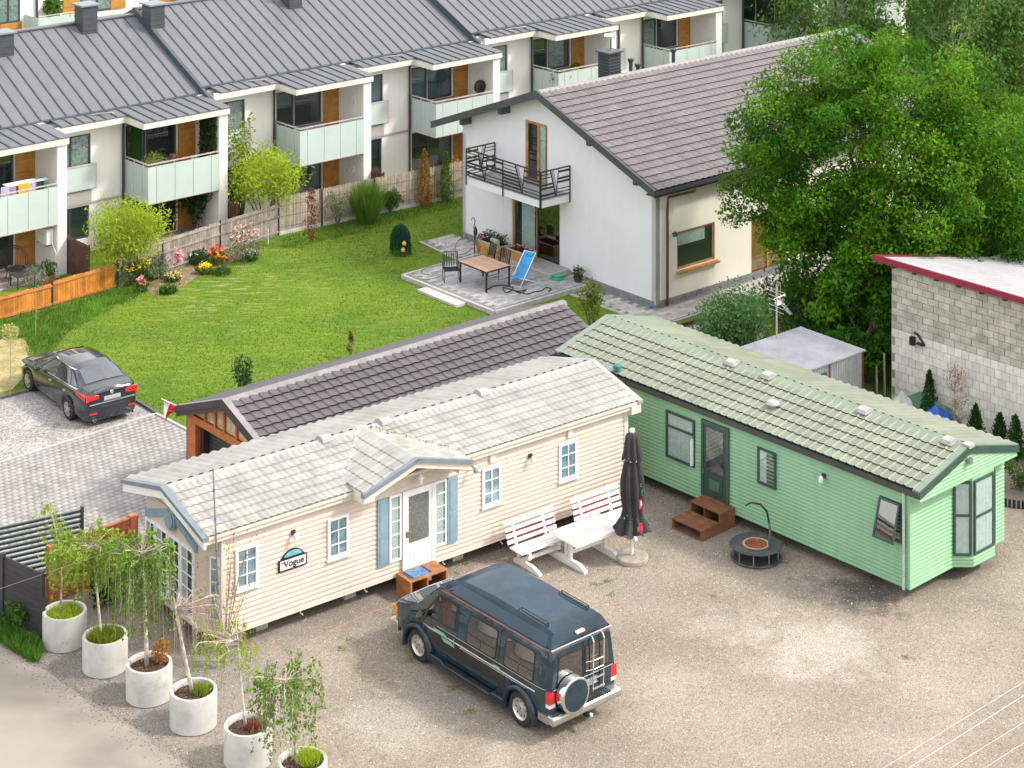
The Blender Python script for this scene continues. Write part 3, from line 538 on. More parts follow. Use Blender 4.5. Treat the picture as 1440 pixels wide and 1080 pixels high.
# front openings
window(gh, gf, -8.28, -7.25, 1.08, 2.33, GDARK, (1, 1), .06, .05, back=(CURT, 0, 1, 0), transoms=(.68,), off=.02)
bx('open_sash', WHITEPVC, gh, (-7.30, -7.27, -.1, .0, 1.15, 1.85))
dr = bx('door', GDARK, gh, (-6.95, -6.08, .0, .04, .5, 2.42)); bx('door_frame', M("door_frame_green", (.05, .1, .08), .4), dr, (-6.99, -6.92, -.03, .04, .48, 2.46), (-6.11, -6.04, -.03, .04, .48, 2.46), (-6.92, -6.11, -.03, .04, 2.39, 2.46))
bx('door_pane', GLASS, dr, (-6.82, -6.23, -.014, -.008, 1.18, 2.3)); bx('pane_backing', M("grey_interior", (.2, .2, .21), .8, sc=3, var=.4), dr, (-6.82, -6.23, -.006, -.0, 1.18, 2.3))
bx('door_panel', GDARK, dr, (-6.8, -6.25, -.014, .0, .62, 1.08)); bx('door_panel', M("door_panel_green", (.06, .14, .11), .35), dr, (-6.7, -6.35, -.024, -.014, .72, .98)); bx('handle', CHROME, dr, (-6.90, -6.86, -.06, .0, 1.1, 1.22))
window(gh, gf, -5.07, -4.46, 1.39, 2.32, GDARK, (1, 1), .06, .05, back=(CURT, .0, .45, 0), off=.02)
ow = window(gh, gf, -1.2, -.54, 1.34, 2.3, GDARK, (1, 1), .06, .03, backm=M("red_curtain", (.2, .05, .04), .8), off=.02)
# top-hung sash pushed open
s2 = MB().box(0, .62, -.02, .02, -.93, -.88).box(0, .62, -.02, .02, -.05, 0).box(0, .05, -.02, .02, -.88, -.05).box(.57, .62, -.02, .02, -.88, -.05).build('open_sash', GDARK, gh, loc=(-1.19, -.02, 2.29)); s2.rotation_euler = (radians(-17), 0, 0)
bx('sash_pane', GLASSD, s2, (.05, .57, -.004, .004, -.88, -.05)); bx('inner_blind', CURT, s2, (.05, .3, .006, .01, -.8, -.1))
# bay at the end: canted left side, flat middle, canted right side
bay = [(-.35, 1.75), (.0, 2.12), (.0, 3.02), (-.35, 3.35)]
for i, (a, b) in enumerate(zip(bay[:-1], bay[1:])):
    MB().quad((a[0], a[1], .33), (b[0], b[1], .33), (b[0], b[1], 2.5), (a[0], a[1], 2.5)).build('bay_wall', GSID, gh)
    l = sqrt((a[0] - b[0]) ** 2 + (a[1] - b[1]) ** 2); an = atan2(b[1] - a[1], b[0] - a[0]); wl = ((a[0], a[1], 0), an)
    siding(gh, wl, 0, l, .33, .58, .083, GSID)
    window(gh, wl, .03, l - .03, .6, 2.42, GDARK, (1, 1), .06, .04, back=(CURT, 0, 1, 0), transoms=(.54,) if i != 1 else (.5,), off=.005)
MB().prism([(a, b) for a, b in bay], 'z', .31, .33).build('bay_floor', GSID, gh)
# ------------------------------------------------------------------ doorstep boxes, fire bowl, parasol, garden benches
WOODR = M("stained_wood", (.20, .085, .04), .6, var=.2, sc=5, rnd=.12, wave=((1.5, 1.5, 14), 4, .3), bump=.15)
def steps(label, fr, x0, x1, ys, zs, mat, yback):
    t = thing('wooden_steps', label, 'steps', *fr.w(x0, ys[-1]), fr.a); w = x1 - x0; d = yback - ys[-1]; h2, h1 = zs; ym = ys[0] - ys[-1]     # local y 0 = front edge
    for a in (0, w - .05):
        MB().prism([(0, 0), (d, 0), (d, h2 - .03), (ym, h2 - .03), (ym, h1 - .03), (0, h1 - .03)], 'x', a, a + .05).build('side_board', mat, t)
    n = 3
    for i in range(n): bx('tread_board', mat, t, (-.01, w + .01, ym + (d - ym) * i / n + .004, ym + (d - ym) * (i + 1) / n - .004, h2 - .03, h2))
    for i in range(n): bx('tread_board', mat, t, (-.01, w + .01, -.01 + ym * i / n + .004, -.01 + ym * (i + 1) / n - .004, h1 - .03, h1))
    bx('riser_rail', mat, t, (.05, w - .05, 0, .03, 0, .05)); bx('middle_board', mat, t, (w * .45, w * .45 + .03, ym, d - .02, 0, h2 - .03)); return t
steps('dark brown two tread wooden steps below the dark green door', FG, -6.88, -5.84, (-.56, -1.25), (.5, .27), WOODR, .02)
WOODO = M("orange_wood", (.36, .15, .06), .6, var=.2, sc=5, rnd=.1, wave=((1.5, 1.5, 12), 4, .25))
steps('reddish wooden steps with a blue doormat below the white panelled door', FB, 5.36, 6.46, (-.46, -.95), (.5, .25), WOODO, .14)
dm = bx('doormat', M("blue_mat", (.1, .22, .42), .8, var=.25, sc=8), None, (0, .62, 0, .40, 0, .012), loc=(*FB.w(5.46, -.36), .502), rz=FB.a); tag(dm, 'blue doormat with dark ends lying on the reddish wooden steps', 'doormat')
bx('mat_edge', BLACK, dm, (.02, .07, 0, .40, .012, .018)); bx('mat_edge', BLACK, dm, (.55, .6, 0, .40, .012, .018))
fp = thing('fire_pit', 'round black steel fire pit with rusty bowl and curved pot arm', 'fire pit', 6.1, 50.72, .3)
FPM = M("sooty_steel", (.09, .092, .095), .55, metal=.3, var=.3, sc=4, dirt=((.22, .2, .18), 3, .55, .4)); RUST = M("rust", (.36, .13, .045), .85, sc=9, col2=(.2, .08, .03), bump=.3)
MB().lathe([(.27, .33), (.64, .33), (.65, .34), (.65, .355), (.64, .362), (.27, .362), (.27, .33)], 48).build('table_ring', FPM, fp)
MB().lathe([(.27, .36), (.26, .3), (.2, .2), (.001, .17)], 32).build('fire_bowl', RUST, fp, smooth=True)
MB().lathe([(.28, .365), (.31, .375), (.34, .366)], 32).build('bowl_rim', M("ash_rim", (.4, .3, .25), .8), fp)
MB().lathe([(.001, .03), (.62, .03), (.64, .045), (.62, .06), (.12, .06), (.10, .03)], 40).build('lower_shelf', FPM, fp)
for k in range(9): a = 2 * pi * k / 9; MB().path([(.57 * cos(a), .57 * sin(a), .05), (.57 * cos(a), .57 * sin(a), .335)], .016, 6).build('upright', STEEL, fp)
a0 = fp.rotation_euler.z; L2 = lambda dx, dy: (dx * cos(-a0) - dy * sin(-a0), dx * sin(-a0) + dy * cos(-a0))
pts = [(.3, -.33, .36), (.3, -.26, .55), (.34, -.12, .78), (.33, -.02, .88)]; MB().path([(*L2(a, b), c) for a, b, c in pts], .03, 8).build('pot_arm', FPM, fp)
pts = [(.33, -.02, .86), (.28, .02, 1.15), (.12, .05, 1.32), (-.12, .06, 1.36), (-.26, .06, 1.28)]; MB().path([(*L2(a, b), c) for a, b, c in pts], .03, 8, .02).build('pot_arm_hook', BLACK, fp)
# parasol
pb = MB().lathe([(.001, 0), (.39, 0), (.40, .03), (.40, .11), (.37, .13), (.07, .14), (.05, .1), (.001, .1)], 40).build('concrete_disc', M("concrete_disc", (.36, .33, .28), .9, var=.15, sc=5, bump=.2), None, smooth=False, loc=(3.0, 50.6, 0)); tag(pb, 'round concrete foot holding up the closed black parasol', 'parasol base')
pa = thing('parasol', 'tall closed black parasol with green and red print standing by the white picnic table', 'parasol', 3.0, 50.6, .2, .14)
MB().path([(0, 0, .0), (0, 0, 1.0)], .03, 10).build('pole', WHITE, pa); MB().path([(0, 0, 1.0), (0, 0, 3.12)], .025, 8).build('upper_pole', DARKM, pa)
PCL = M("black_canvas", (.035, .034, .036), .75, var=.2, sc=3)
def folded(prof, nf, amp, mat, name, n=64, tw=.6):
    vs = []; m_ = MB(); prof2 = prof
    for i, (r, z) in enumerate(prof2):
        for k in range(n): a = 2 * pi * k / n; q = r * (1 + amp * (min(1, r * 5)) * (abs(sin(nf * a / 2 + z * tw)) - .5)); vs.append((q * cos(a), q * sin(a), z + (.05 * sin(nf * a) if i == len(prof2) - 1 else 0)))
    fs = [(i * n + k, i * n + (k + 1) % n, (i + 1) * n + (k + 1) % n, (i + 1) * n + k) for i in range(len(prof2) - 1) for k in range(n)]
    m_.add(vs, fs); return m_.build(name, mat, pa, smooth=True)
folded([(.05, 3.05), (.15, 2.98), (.19, 2.6), (.23, 2.4)], 8, .45, PCL, 'top_canopy'); folded([(.13, 2.5), (.2, 2.2), (.26, 1.8), (.25, 1.4), (.21, 1.1), (.24, .95), (.33, .75), (.40, .62)], 8, .5, PCL, 'canopy')
MB().lathe([(.001, 3.16), (.06, 3.14), (.07, 3.08), (.05, 3.04)], 14).build('finial', WHITEPVC, pa); MB().lathe([(.17, 2.36), (.19, 2.38), (.17, 2.40)], 20).build('tie_band', CURT, pa)
RED = M("red_print", (.6, .03, .05), .6, var=.05); GRN = M("green_print", (.03, .35, .12), .6, var=.05)
def decal(x, z, w, h, mat, ang=-1.35, r=.285, name='printed_panel'):
    m_ = MB(); n = 4
    for i in range(n):
        a0, a1 = ang + (x + w * i / n) / r, ang + (x + w * (i + 1) / n) / r; m_.quad((r * cos(a0), r * sin(a0), z), (r * cos(a1), r * sin(a1), z), (r * cos(a1), r * sin(a1), z + h), (r * cos(a0), r * sin(a0), z + h))
    return m_.build(name, mat, pa)
decal(.06, 1.22, .16, .24, RED, r=.27); decal(-.06, .74, .16, .13, RED, r=.40); decal(-.0, .86, .1, .06, RED, r=.36)
an = -1.35 + .14 / .27; text('R', .17, WHITEPVC, pa, (.274 * cos(an), .274 * sin(an), 1.34), (pi / 2, 0, an + pi / 2), True)
an = -1.35 + .2 / .29; MB().lathe([(.075, 0), (.085, .006), (.095, 0)], 20).build('printed_ring', GRN, pa, loc=(.292 * cos(an), .292 * sin(an), 1.62)).rotation_euler = (pi / 2, 0, an + pi / 2)
text('R', .1, GRN, pa, (.292 * cos(an), .292 * sin(an), 1.62), (pi / 2, 0, an + pi / 2), True)
for z in (1.78, 1.83): decal(.08, z, .13, .018, GRN, r=.285)
P = [(.38 * cos(a) * .8, .38 * sin(a) * .8, .98 + RNG.normal() * .05) for a in np.linspace(0, 6.28, 26)]; leaves('tie_ribbon', P, .06, GRN, pa)
# picnic benches and table
BEN = M("white_bench_paint", (.80, .78, .76), .5, var=.05, rnd=.04, dirt=((.55, .5, .45), 4, .62, .3)); DKR = M("dark_red_paint", (.22, .035, .05), .5)
def bench(x0, x1, label):
    t = thing('bench', label, 'bench', *FB.w(x0, -.9), FB.a, group='white slatted benches beside the cream home'); w = x1 - x0
    for i in range(4): bx('seat_slat', BEN, t, (0, w, .02 + i * .125, .13 + i * .125, .42, .45))
    for i in range(4):
        z, y = .54 + i * .135, .56 + i * .05; o = bx('back_slat', BEN, t, (-.02, w + .02, -.012, .012, -.045, .045), loc=(0, y, z)); o.rotation_euler = (radians(-20), 0, 0)
    for z, y in ((.60, .595), (.735, .645)): bx('red_rail', DKR, t, (.0, w, y, y + .015, z - .03, z + .02))
    for x in (.25, w - .33):
        MB().beam((x, .42, .1), (x, .76, 1.02), .07, .04, (0, 1, 0)).build('back_post', BEN, t)
        MB().beam((x, -.02, .38), (x, .62, .38), .07, .07).build('seat_bearer', BEN, t)
        MB().beam((x, .0, .30), (x, .35, .12), .07, .1).build('leg', BEN, t); MB().prism([(-.42, 0), (.62, 0), (.62, .09), (.2, .14), (-.1, .14), (-.42, .05)], 'x', x - .04, x + .05).build('foot', BEN, t)
    MB().beam((.25, .2, .2), (w - .25, .2, .2), .05, .09).build('stretcher', BEN, t); return t
bench(8.40, 9.92, 'white slatted bench nearest the van with dark red rails'); bench(10.55, 12.1, 'white slatted bench behind the white picnic table')
t = thing('picnic_table', 'white plank picnic table between the two white benches and the parasol', 'table', *FB.w(9.32, -1.78), FB.a)
for i in range(6): bx('table_plank', BEN, t, (0, 1.66, i * .165, i * .165 + .155, .70, .735))
bx('apron', BEN, t, (.1, 1.56, .04, .07, .62, .70), (.1, 1.56, .9, .93, .62, .70))
for x in (.25, 1.36):
    bx('leg', BEN, t, (x, x + .07, .42, .52, .1, .7)); bx('leg', BEN, t, (x, x + .07, .56, .66, .1, .7)); bx('cross_bearer', BEN, t, (x, x + .07, .05, .92, .60, .66)); MB().prism([(-.12, 0), (1.1, 0), (1.1, .07), (.9, .16), (.1, .16), (-.12, .07)], 'x', x - .01, x + .09).build('foot', BEN, t)
MB().beam((.25, .53, .3), (1.4, .53, .3), .06, .1).build('stretcher', BEN, t)
# ================================================================== WALLS WITH OPENINGS
def wall(par, wl, L, H, holes, mat, depth=.12, top=None, name='wall', th=.2, breaks=()):
    """holes: (x0,x1,z0,z1). top(x) gives the height of a sloping top. Wall stands behind its plane (local +y)."""
    xs = sorted(set([0, L] + [h[0] for h in holes] + [h[1] for h in holes] + list(breaks))); m = MB(); T = top or (lambda x: H)
    for a, b in zip(xs[:-1], xs[1:]):
        cut = sorted([(h[2], h[3]) for h in holes if h[0] <= a + 1e-6 and h[1] >= b - 1e-6]); z = 0
        for z0, z1 in cut:
            if z0 > z: m.quad((a, 0, z), (b, 0, z), (b, 0, z0), (a, 0, z0))
            z = z1
        m.quad((a, 0, z), (b, 0, z), (b, 0, T(b)), (a, 0, T(a)))
    for x0, x1, z0, z1 in holes:
        m.quad((x0, 0, z0), (x0, depth, z0), (x0, depth, z1), (x0, 0, z1)).quad((x1, 0, z0), (x1, 0, z1), (x1, depth, z1), (x1, depth, z0))
        m.quad((x0, 0, z1), (x0, depth, z1), (x1, depth, z1), (x1, 0, z1)).quad((x0, 0, z0), (x1, 0, z0), (x1, depth, z0), (x0, depth, z0))
    m.quad((0, th, 0), (L, th, 0), (L, th, T(L)), *( [(b, th, T(b)) for b in breaks[::-1]]), (0, th, T(0))); m.quad((0, 0, 0), (0, th, 0), (0, th, T(0)), (0, 0, T(0))).quad((L, 0, 0), (L, 0, T(L)), (L, th, T(L)), (L, th, 0))
    return m.build(name, mat, par, loc=wl[0], rz=wl[1])
# ================================================================== WHITE HOUSE
RENDERW = M("white_render", (.70, .70, .72), .9, wave=((2.2, 2.2, .15), 2, .05), var=.025, sc=.5, bump=.06, bsc=60, dirt=((.52, .51, .49), .6, .6, .25))
RENDERLIT = M("sunlit_render", (.76, .715, .645), .9, wave=((2.2, 2.2, .15), 2, .05), var=.025, sc=.5, bump=.06, bsc=60)  # the side wall's warm sunlight is put into this render colour
OAK = M("golden_oak", (.46, .22, .07), .45, var=.15, sc=4, wave=((2, 2, 14), 3, .25))
HT = M("brown_grey_tile", (.158, .142, .145), .55, var=.08, sc=.8, rnd=.11, island=.05, dirt=((.12, .12, .09), 2.2, .58, .45))
STONEP = M("grey_plinth_stone", (.22, .225, .23), .85, var=.2, sc=7, island=.3, bump=.3, bsc=40)
REDM = M("brown_red_pipe", (.12, .04, .03), .4)
wh = thing('white_house', 'white rendered two storey house with a brown tiled roof and black iron balcony', 'house', FH.x, FH.y, FH.a)
HL, HW, HE, HR_, HY = 16.4, 10.4, 4.2, 6.45, 5.55                 # length, width, eaves and ridge heights, ridge line
sl_ = (HR_ - HE) / (HY + .48); roofz = lambda y: HR_ - sl_ * abs(y - HY) * (1 if y < HY else .98)
gw = ((0, 10.4, 0), -pi / 2)      # gable wall, x from the back corner (y=10.4) to the front corner (y=0)
wall(wh, gw, HW, 0, [(10.4 - 6.78, 10.4 - 5.55, 2.96, 5.17), (10.4 - 7.52, 10.4 - 4.89, .22, 2.5)], RENDERW, .16, lambda x: roofz(10.4 - x) - .12, breaks=(10.4 - HY,), name='gable_wall')
fw_ = ((0, 0, 0), 0.); wall(wh, fw_, HL, 3.95, [(1.03, 2.9, 1.08, 2.4), (4.75, 6.6, .1, 2.2), (9, 11, 1, 2.3), (13, 15, 1, 2.3)], RENDERLIT, .16, name='side_wall')
wall(wh, ((HL, HW, 0), pi), HL, 3.95, [], RENDERW, name='back_wall'); wall(wh, ((HL, 0, 0), pi / 2), HW, 0, [], RENDERW, top=lambda x: roofz(x) - .12, breaks=(HY,), name='far_gable_wall')
for k in range(26): bx('plinth_stone', STONEP, wh, (-.03, 0, .395 * k + .005, .395 * k + .39, 0, .115)); bx('plinth_stone', STONEP, wh, (-.034, 0, .395 * k + .1, min(10.4, .395 * k + .485), .125, .23))
for k in range(20): bx('plinth_stone', STONEP, wh, (.4 * k + .01, .4 * k + .395, -.03, 0, 0, .115)); bx('plinth_stone', STONEP, wh, (.4 * k + .15, .4 * k + .54, -.034, 0, .125, .23))
# roof
for y0, y1 in ((-.48, HY), (11.6, HY)):
    MB().prism([(y0, roofz(y0) - .03), (y1, HR_ - .03), (y1, HR_ - .14), (y0, roofz(y0) - .14)], 'x', -.5, HL + .5).build('roof_deck', ANTH, wh)
S_ = sqrt((HY + .5) ** 2 + (HR_ - HE) ** 2)
tiles(wh, (-.42, -.53, HE), (1, 0, 0), (0, HY + .5, HR_ - HE), HL + .84, S_ - .04, 60, 17, HT, .034, .04, 'wave')
tiles(wh, (HL, 11.62, roofz(11.6)), (-1, 0, 0), (0, -(11.6 - HY), HR_ - roofz(11.6)), HL + .4, S_, 90, 1, HT, .03, .01, 'wave', 0)
m = MB(); nr = 60
for i in range(44): link('ridge_tile', (MB().prism([(-.14, -.05), (-.08, .04), (.08, .04), (.14, -.05)], 'x', 0, .39).mesh('ridge_tile', M("ridge_tile_grey", (.27, .25, .245), .6)) if i == 0 else rt), wh, Matrix.Translation((-.45 + i * .39, HY, HR_ + .01))); rt = bpy.data.meshes['ridge_tile']
for y0, y1 in ((-.52, HY), (11.65, HY)):
    MB().prism([(y0, roofz(y0) + .04), (y1, HR_ + .07), (y1, HR_ - .22), (y0, roofz(y0) - .22)], 'x', -.56, -.46).build('barge_board', ANTH, wh)
    MB().prism([(y0, roofz(y0) - .12), (y1, HR_ - .12), (y1, HR_ - .15), (y0, roofz(y0) - .15)], 'x', -.46, 0).build('verge_soffit', ANTH, wh)
for y in (9.95, 7.7, 2.9, .55): bx('purlin_end', ANTH, wh, (-.46, 0.02, y - .09, y + .09, roofz(y) - .42, roofz(y) - .16))
bx('gutter', ANTH, wh, (-.5, HL, -.60, -.50, HE - .14, HE - .02)); bx('eaves_soffit', M("brown_soffit", (.1, .06, .045), .6), wh, (-.46, HL, -.5, .0, HE - .24, HE - .2))
bx('rear_gutter', ANTH, wh, (-.5, HL, 11.6, 11.72, roofz(11.6) - .14, roofz(11.6) - .02))
MB().path([(1.35, -.55, HE - .12), (1.35, -.55, HE - .32), (.55, -.06, HE - .5), (.5, -.07, 3.3), (.5, -.07, .02)], .045, 8).build('downpipe', REDM, wh)
# openings
gwin = ((.1, 10.4, 0), -pi / 2)
window(wh, gwin, 10.4 - 6.78, 10.4 - 5.55, 2.96, 5.17, OAK, fw=.10, proud=.06, mull=(.55,), back=(CURT, .55, .9, 0))
pd = window(wh, gwin, 10.4 - 7.52, 10.4 - 6.12, .22, 2.5, OAK, fw=.09, proud=.06, back=(CURT, .3, .9, 0))
pd2 = window(wh, gwin, 10.4 - 6.16, 10.4 - 4.89, .22, 2.5, M("brown_frame", (.10, .045, .03), .5), fw=.05, proud=.07, glass=GLASSD, back=(M("dark_curtain", (.06, .07, .075), .9, var=.3), 0, 1, 0))
window(wh, ((0, .1, 0), 0), 1.03, 2.9, 1.08, 2.4, OAK, fw=.08, proud=.05, back=(CURT, .0, .8, .55)); bx('window_ledge', OAK, wh, (.98, 3.0, -.16, .12, 1.0, 1.07))
window(wh, ((0, .1, 0), 0), 4.75, 6.6, .1, 2.2, OAK, fw=.08, proud=.05, mull=(.5,), backm=M("orange_curtain", (.45, .2, .05), .8))
window(wh, ((0, .1, 0), 0), 9, 11, 1, 2.3, OAK, fw=.08, proud=.05); window(wh, ((0, .1, 0), 0), 13, 15, 1, 2.3, OAK, fw=.08, proud=.05)
for x, z in ((.82, 2.4), (4.05, 2.4)):
    MB().lathe([(.001, .09), (.05, .085), (.09, -.05), (.08, -.06), (.001, -.05)], 14, (x, -.12, z)).path([(x, 0, z), (x, -.12, z)], .03, 6).build('wall_light', DARKM, wh)
# doorstep slab
ds = bx('doorstep', GREYSTONE, wh, (-.95, 0, 4.40, 8.0, 0, .30)); bx('step_edging', KERB, wh, (-1.03, -.95, 4.32, 8.0, 0, .302), (-.95, 0, 4.32, 4.40, 0, .302))
# balcony
bx('balcony_slab', RENDERW, wh, (-1.35, 0, 4.35, 8.45, 2.70, 2.95)); bx('balcony_floor', GREYSTONE, wh, (-1.33, .02, 4.37, 8.43, 2.95, 2.965))
IRON = M("black_iron", (.025, .024, .025), .5)
def railing(par, a, b, name):
    """one side of the rail: flat bars broken by slanted V struts"""
    a, b = Vector(a), Vector(b); d = b - a; L = d.length; d.normalize(); z0, z1 = 2.98, 3.98
    P = lambda t, z: a + d * t + Vector((0, 0, z - a.z)); r = MB()
    r.beam(P(0, z1), P(L, z1), .05, .04).build('top_rail', IRON, par); MB().beam(P(0, z0 + .05), P(L, z0 + .05), .03, .03).build('bottom_rail', IRON, par)
    n = max(1, round(L / 1.9)); 
    for i in range(n + 1): t = L * i / n; MB().beam(P(t, z0 - .3), P(t, z1), .035, .035).build('baluster_post', IRON, par)
    for i in range(n):
        t0, t1 = L * i / n, L * (i + 1) / n; w = t1 - t0; xa = t0 + w * .33; xb = t0 + w * .52
        m_ = MB(); m_.beam(P(xa, z1 - .03), P(xb - .02, z0 + .06), .02, .045); m_.beam(P(xb + .12, z1 - .03), P(xb, z0 + .06), .02, .025).beam(P(xa + .07, z1 - .03), P(xb - .0, z0 + .2), .012, .015).beam(P(xa + .14, z1 - .03), P(xb + .02, z0 + .3), .012, .015); m_.build('slanted_strut', IRON, par)['kind'] = 'stuff'
        for k in range(7):
            z = z0 + .16 + k * .12; f = (z1 - z) / (z1 - z0)
            e0 = xa + (xb - xa) * f - .01; e1 = xb + .12 - .12 * f + .01
            if k % 3 != 1 or i % 2: MB().beam(P(t0, z), P(e0, z), .02, .07 if k < 5 else .03).build('rail_bar', IRON, par)
            if k % 3 != 2: MB().beam(P(e1, z), P(t1, z), .02, .07 if k > 1 else .03).build('rail_bar', IRON, par)
rl = bx('balcony_railing', IRON, wh, (-1.42, -1.36, 4.32, 4.38, 2.62, 4.0)); railing(rl, (-1.39, 8.48, 2.98), (-1.39, 4.33, 2.98), 'a'); railing(rl, (-1.39, 4.32, 2.98), (-.02, 4.32, 2.98), 'b'); railing(rl, (-.02, 8.48, 2.98), (-1.39, 8.48, 2.98), 'c')
# chimneys behind the ridge and roof vents
ch = onY(FH, 6.4, 857, 110)[0]; c_ = MB().box(ch - .30, ch + .30, 6.1, 6.7, 5.8, 7.15).build('chimney', M("black_brick", (.035, .037, .042), .6, var=.2, sc=5), wh)
for k in range(7): bx('louvre', ANTH, c_, (ch - .32, ch + .32, 6.07, 6.73, 6.35 + k * .12, 6.37 + k * .12))
bx('chimney_cap', ANTH, c_, (ch - .38, ch + .38, 6.02, 6.78, 7.15, 7.21)); MB().path([(ch, 6.4, 7.2), (ch, 6.4, 7.7)], .10, 12).lathe([(.001, 7.85), (.2, 7.82), (.22, 7.76), (.2, 7.7), (.001, 7.7)], 14, (ch, 6.4, 0)).build('chimney_cowl', CHROME, c_)
for px, py, h_ in ((887, 97, .5), (897, 97, .25), (947, 85, .55)):
    x = onY(FH, 6.2, px, py)[0]; MB().path([(x, 6.2, 6.1), (x, 6.2, 6.3 + h_)], .07, 10).lathe([(.1, 6.3 + h_ - .12), (.13, 6.3 + h_), (.001, 6.32 + h_)], 12, (x, 6.2, 0)).build('roof_vent', DARKM, wh)
# ------------------------------------------------------------------ terrace and path
WXY = lambda pts: [FH.w(*p) for p in pts]
TER = M("terrace_joint", (.2, .2, .2), .95)
tp = WXY([(-4.62, 2.98), (-.02, 2.98), (-.02, 8.1), (-4.7, 8.1)]); ter = MB().prism(tp, 'z', 0, .145).build('terrace', TER); ter['kind'] = 'structure'
paving(ter, tp[0], FH.a, WXY([(-4.5, 3.1), (-.0, 3.1), (-.0, 8.0), (-4.6, 8.0)]), .4, .2, .146, GREYSTONE, .01)
kerb(WXY([(-.3, 3.02), (-4.6, 3.02), (-4.66, 8.06), (-.9, 8.1)]), .1, .165, KERB)
sp = bx('garden_step', CONC, None, (0, .45, 0, 2.15, 0, .1), loc=(*FH.w(-5.12, 4.45), 0), rz=FH.a); tag(sp, 'long low concrete step on the lawn in front of the terrace', 'step')
pth = polysheet('garden_path', WXY([(-1.25, -1.35), (9, -1.35), (9, -.03), (-.04, -.03), (-.04, 2.9), (-1.25, 2.9)]), .022, TER); paving(pth, FH.w(0, 0), FH.a, WXY([(-1.2, -1.3), (9, -1.3), (9, -.03), (-.04, -.03), (-.04, 2.9), (-1.2, 2.9)]), .4, .2, .024, M("light_path_stone", (.42, .4, .38), .85, var=.15, rnd=.2, sc=5), .008, 120)
kerb(WXY([(-1.27, 2.9), (-1.27, -.7), (-.95, -1.36), (9, -1.36)]), .07, .06, KERB)
p3_ = WXY([(-1.9, 8.12), (-.04, 8.12), (-.04, 11), (-1.55, 11)]); pth2 = polysheet('side_path', p3_, .022, TER); paving(pth2, FH.w(-1.9, 8.1), FH.a, p3_, .4, .2, .024, bpy.data.materials['light_path_stone'], .008, 100); kerb(WXY([(-1.9, 8.12), (-1.6, 11)]), .08, .05, KERB)
# ================================================================== GARAGE
gk = thing('garage', 'dark tiled garage with an orange timber gable and a black roller door', 'garage', FK.x, FK.y, FK.a)
KW, KL, KE, KR = 4.68, 11.9, 2.15, 3.01
BT = M("charcoal_tile", (.095, .083, .091), .45, var=.08, sc=1, rnd=.06, island=.05, dirt=((.2, .19, .18), 3, .6, .3)); ORW = M("orange_timber", (.48, .14, .035), .55, var=.15, sc=4, wave=((2, 2, 12), 3, .25)); BRB = M("brown_black_board", (.045, .035, .035), .5)
for y0, y1 in ((0, -KW / 2), (-KW, -KW / 2)): MB().prism([(y0, KE - .03), (y1, KR - .03), (y1, KR - .14), (y0, KE - .14)], 'x', .02, KL - .02).build('roof_deck', BRB, gk)
Sk = sqrt((KW / 2) ** 2 + (KR - KE) ** 2)
tiles(gk, (.1, -KW - .02, KE), (1, 0, 0), (0, KW / 2, KR - KE), KL - .15, Sk - .05, 40, 8, BT, .034, .042, 'pan')
tiles(gk, (KL - .05, .02, KE), (-1, 0, 0), (0, -KW / 2, KR - KE), KL - .15, Sk - .05, 40, 8, BT, .03, .03, 'wave', 0)
RT = M("grey_ridge_tile", (.24, .22, .22), .6, var=.1, rnd=.06)
rme = MB().prism([(-.15, -.06), (-.1, .03), (.0, .055), (.1, .03), (.15, -.06)], 'x', 0, .355).mesh('ridge_tile', RT)
for i in range(33): link('ridge_tile', rme, gk, Matrix.Translation((.05 + i * .36, -KW / 2, KR + .005)))
for y0, y1 in ((.05, -KW / 2), (-KW - .05, -KW / 2)):
    MB().prism([(y0, KE + .04), (y1, KR + .06), (y1, KR - .12), (y0, KE - .14)], 'x', -.05, .01).build('barge_board', BRB, gk); MB().prism([(y0, KE - .14), (y1, KR - .12), (y1, KR - .26), (y0, KE - .26)], 'x', -.0, .04).build('lower_barge_board', BRB, gk)
    MB().prism([(y0, KE + .05), (y1, KR + .07), (y1, KR + .03), (y0, KE + .0)], 'x', -.05, .14).build('verge_tile_edge', RT, gk)
bx('gutter', BRB, gk, (0, KL, .02, .12, KE - .1, KE))
bx('back_wall', RENDERLIT, gk, (.5, KL - .3, -.4, -.3, 0, KE - .12)); bx('front_wall', RENDERLIT, gk, (.5, KL - .3, -KW + .3, -KW + .4, 0, KE - .12)); bx('end_wall', RENDERLIT, gk, (KL - .4, KL - .3, -KW + .4, -.4, 0, KE))
bx('timber_post', ORW, gk, (.3, .46, -.45, -.04, 0, 1.92)); bx('timber_post', ORW, gk, (.3, .46, -KW + .04, -KW + .35, 0, 1.92)); bx('dark_frame', BRB, gk, (.32, .5, -.04, .04, 0, 1.95)); bx('timber_lintel', ORW, gk, (.28, .46, -KW + .04, -.04, 1.78, 1.98)); bx('inner_jamb', BRB, gk, (.46, .62, -.6, -.40, 0, 1.8))
rd_ = bx('roller_door', ANTH, gk, (.66, .7, -KW + .35, -.5, 0, 1.8))
for k in range(17): bx('door_slat', M("door_slat_black", (.05, .055, .055), .45) if k == 0 else bpy.data.materials['door_slat_black'], rd_, (.645, .66, -KW + .36, -.52, k * .105 + .01, k * .105 + .095))
OSB = M("osb_board", (.58, .42, .26), .8, var=.25, sc=8)
MB().prism([(-.25, 2.0), (-KW + .25, 2.0), (-KW / 2, KR - .2)], 'x', .34, .38).build('gable_board', OSB, gk); 
for y in (-.95, -1.45, -1.9, -2.5, -3.1, -3.7):
    zt = KR - .26 - abs(y + KW / 2) * (KR - KE) / (KW / 2); bx('gable_stud', ORW, gk, (.28, .34, y - .04, y + .04, 1.98, zt))
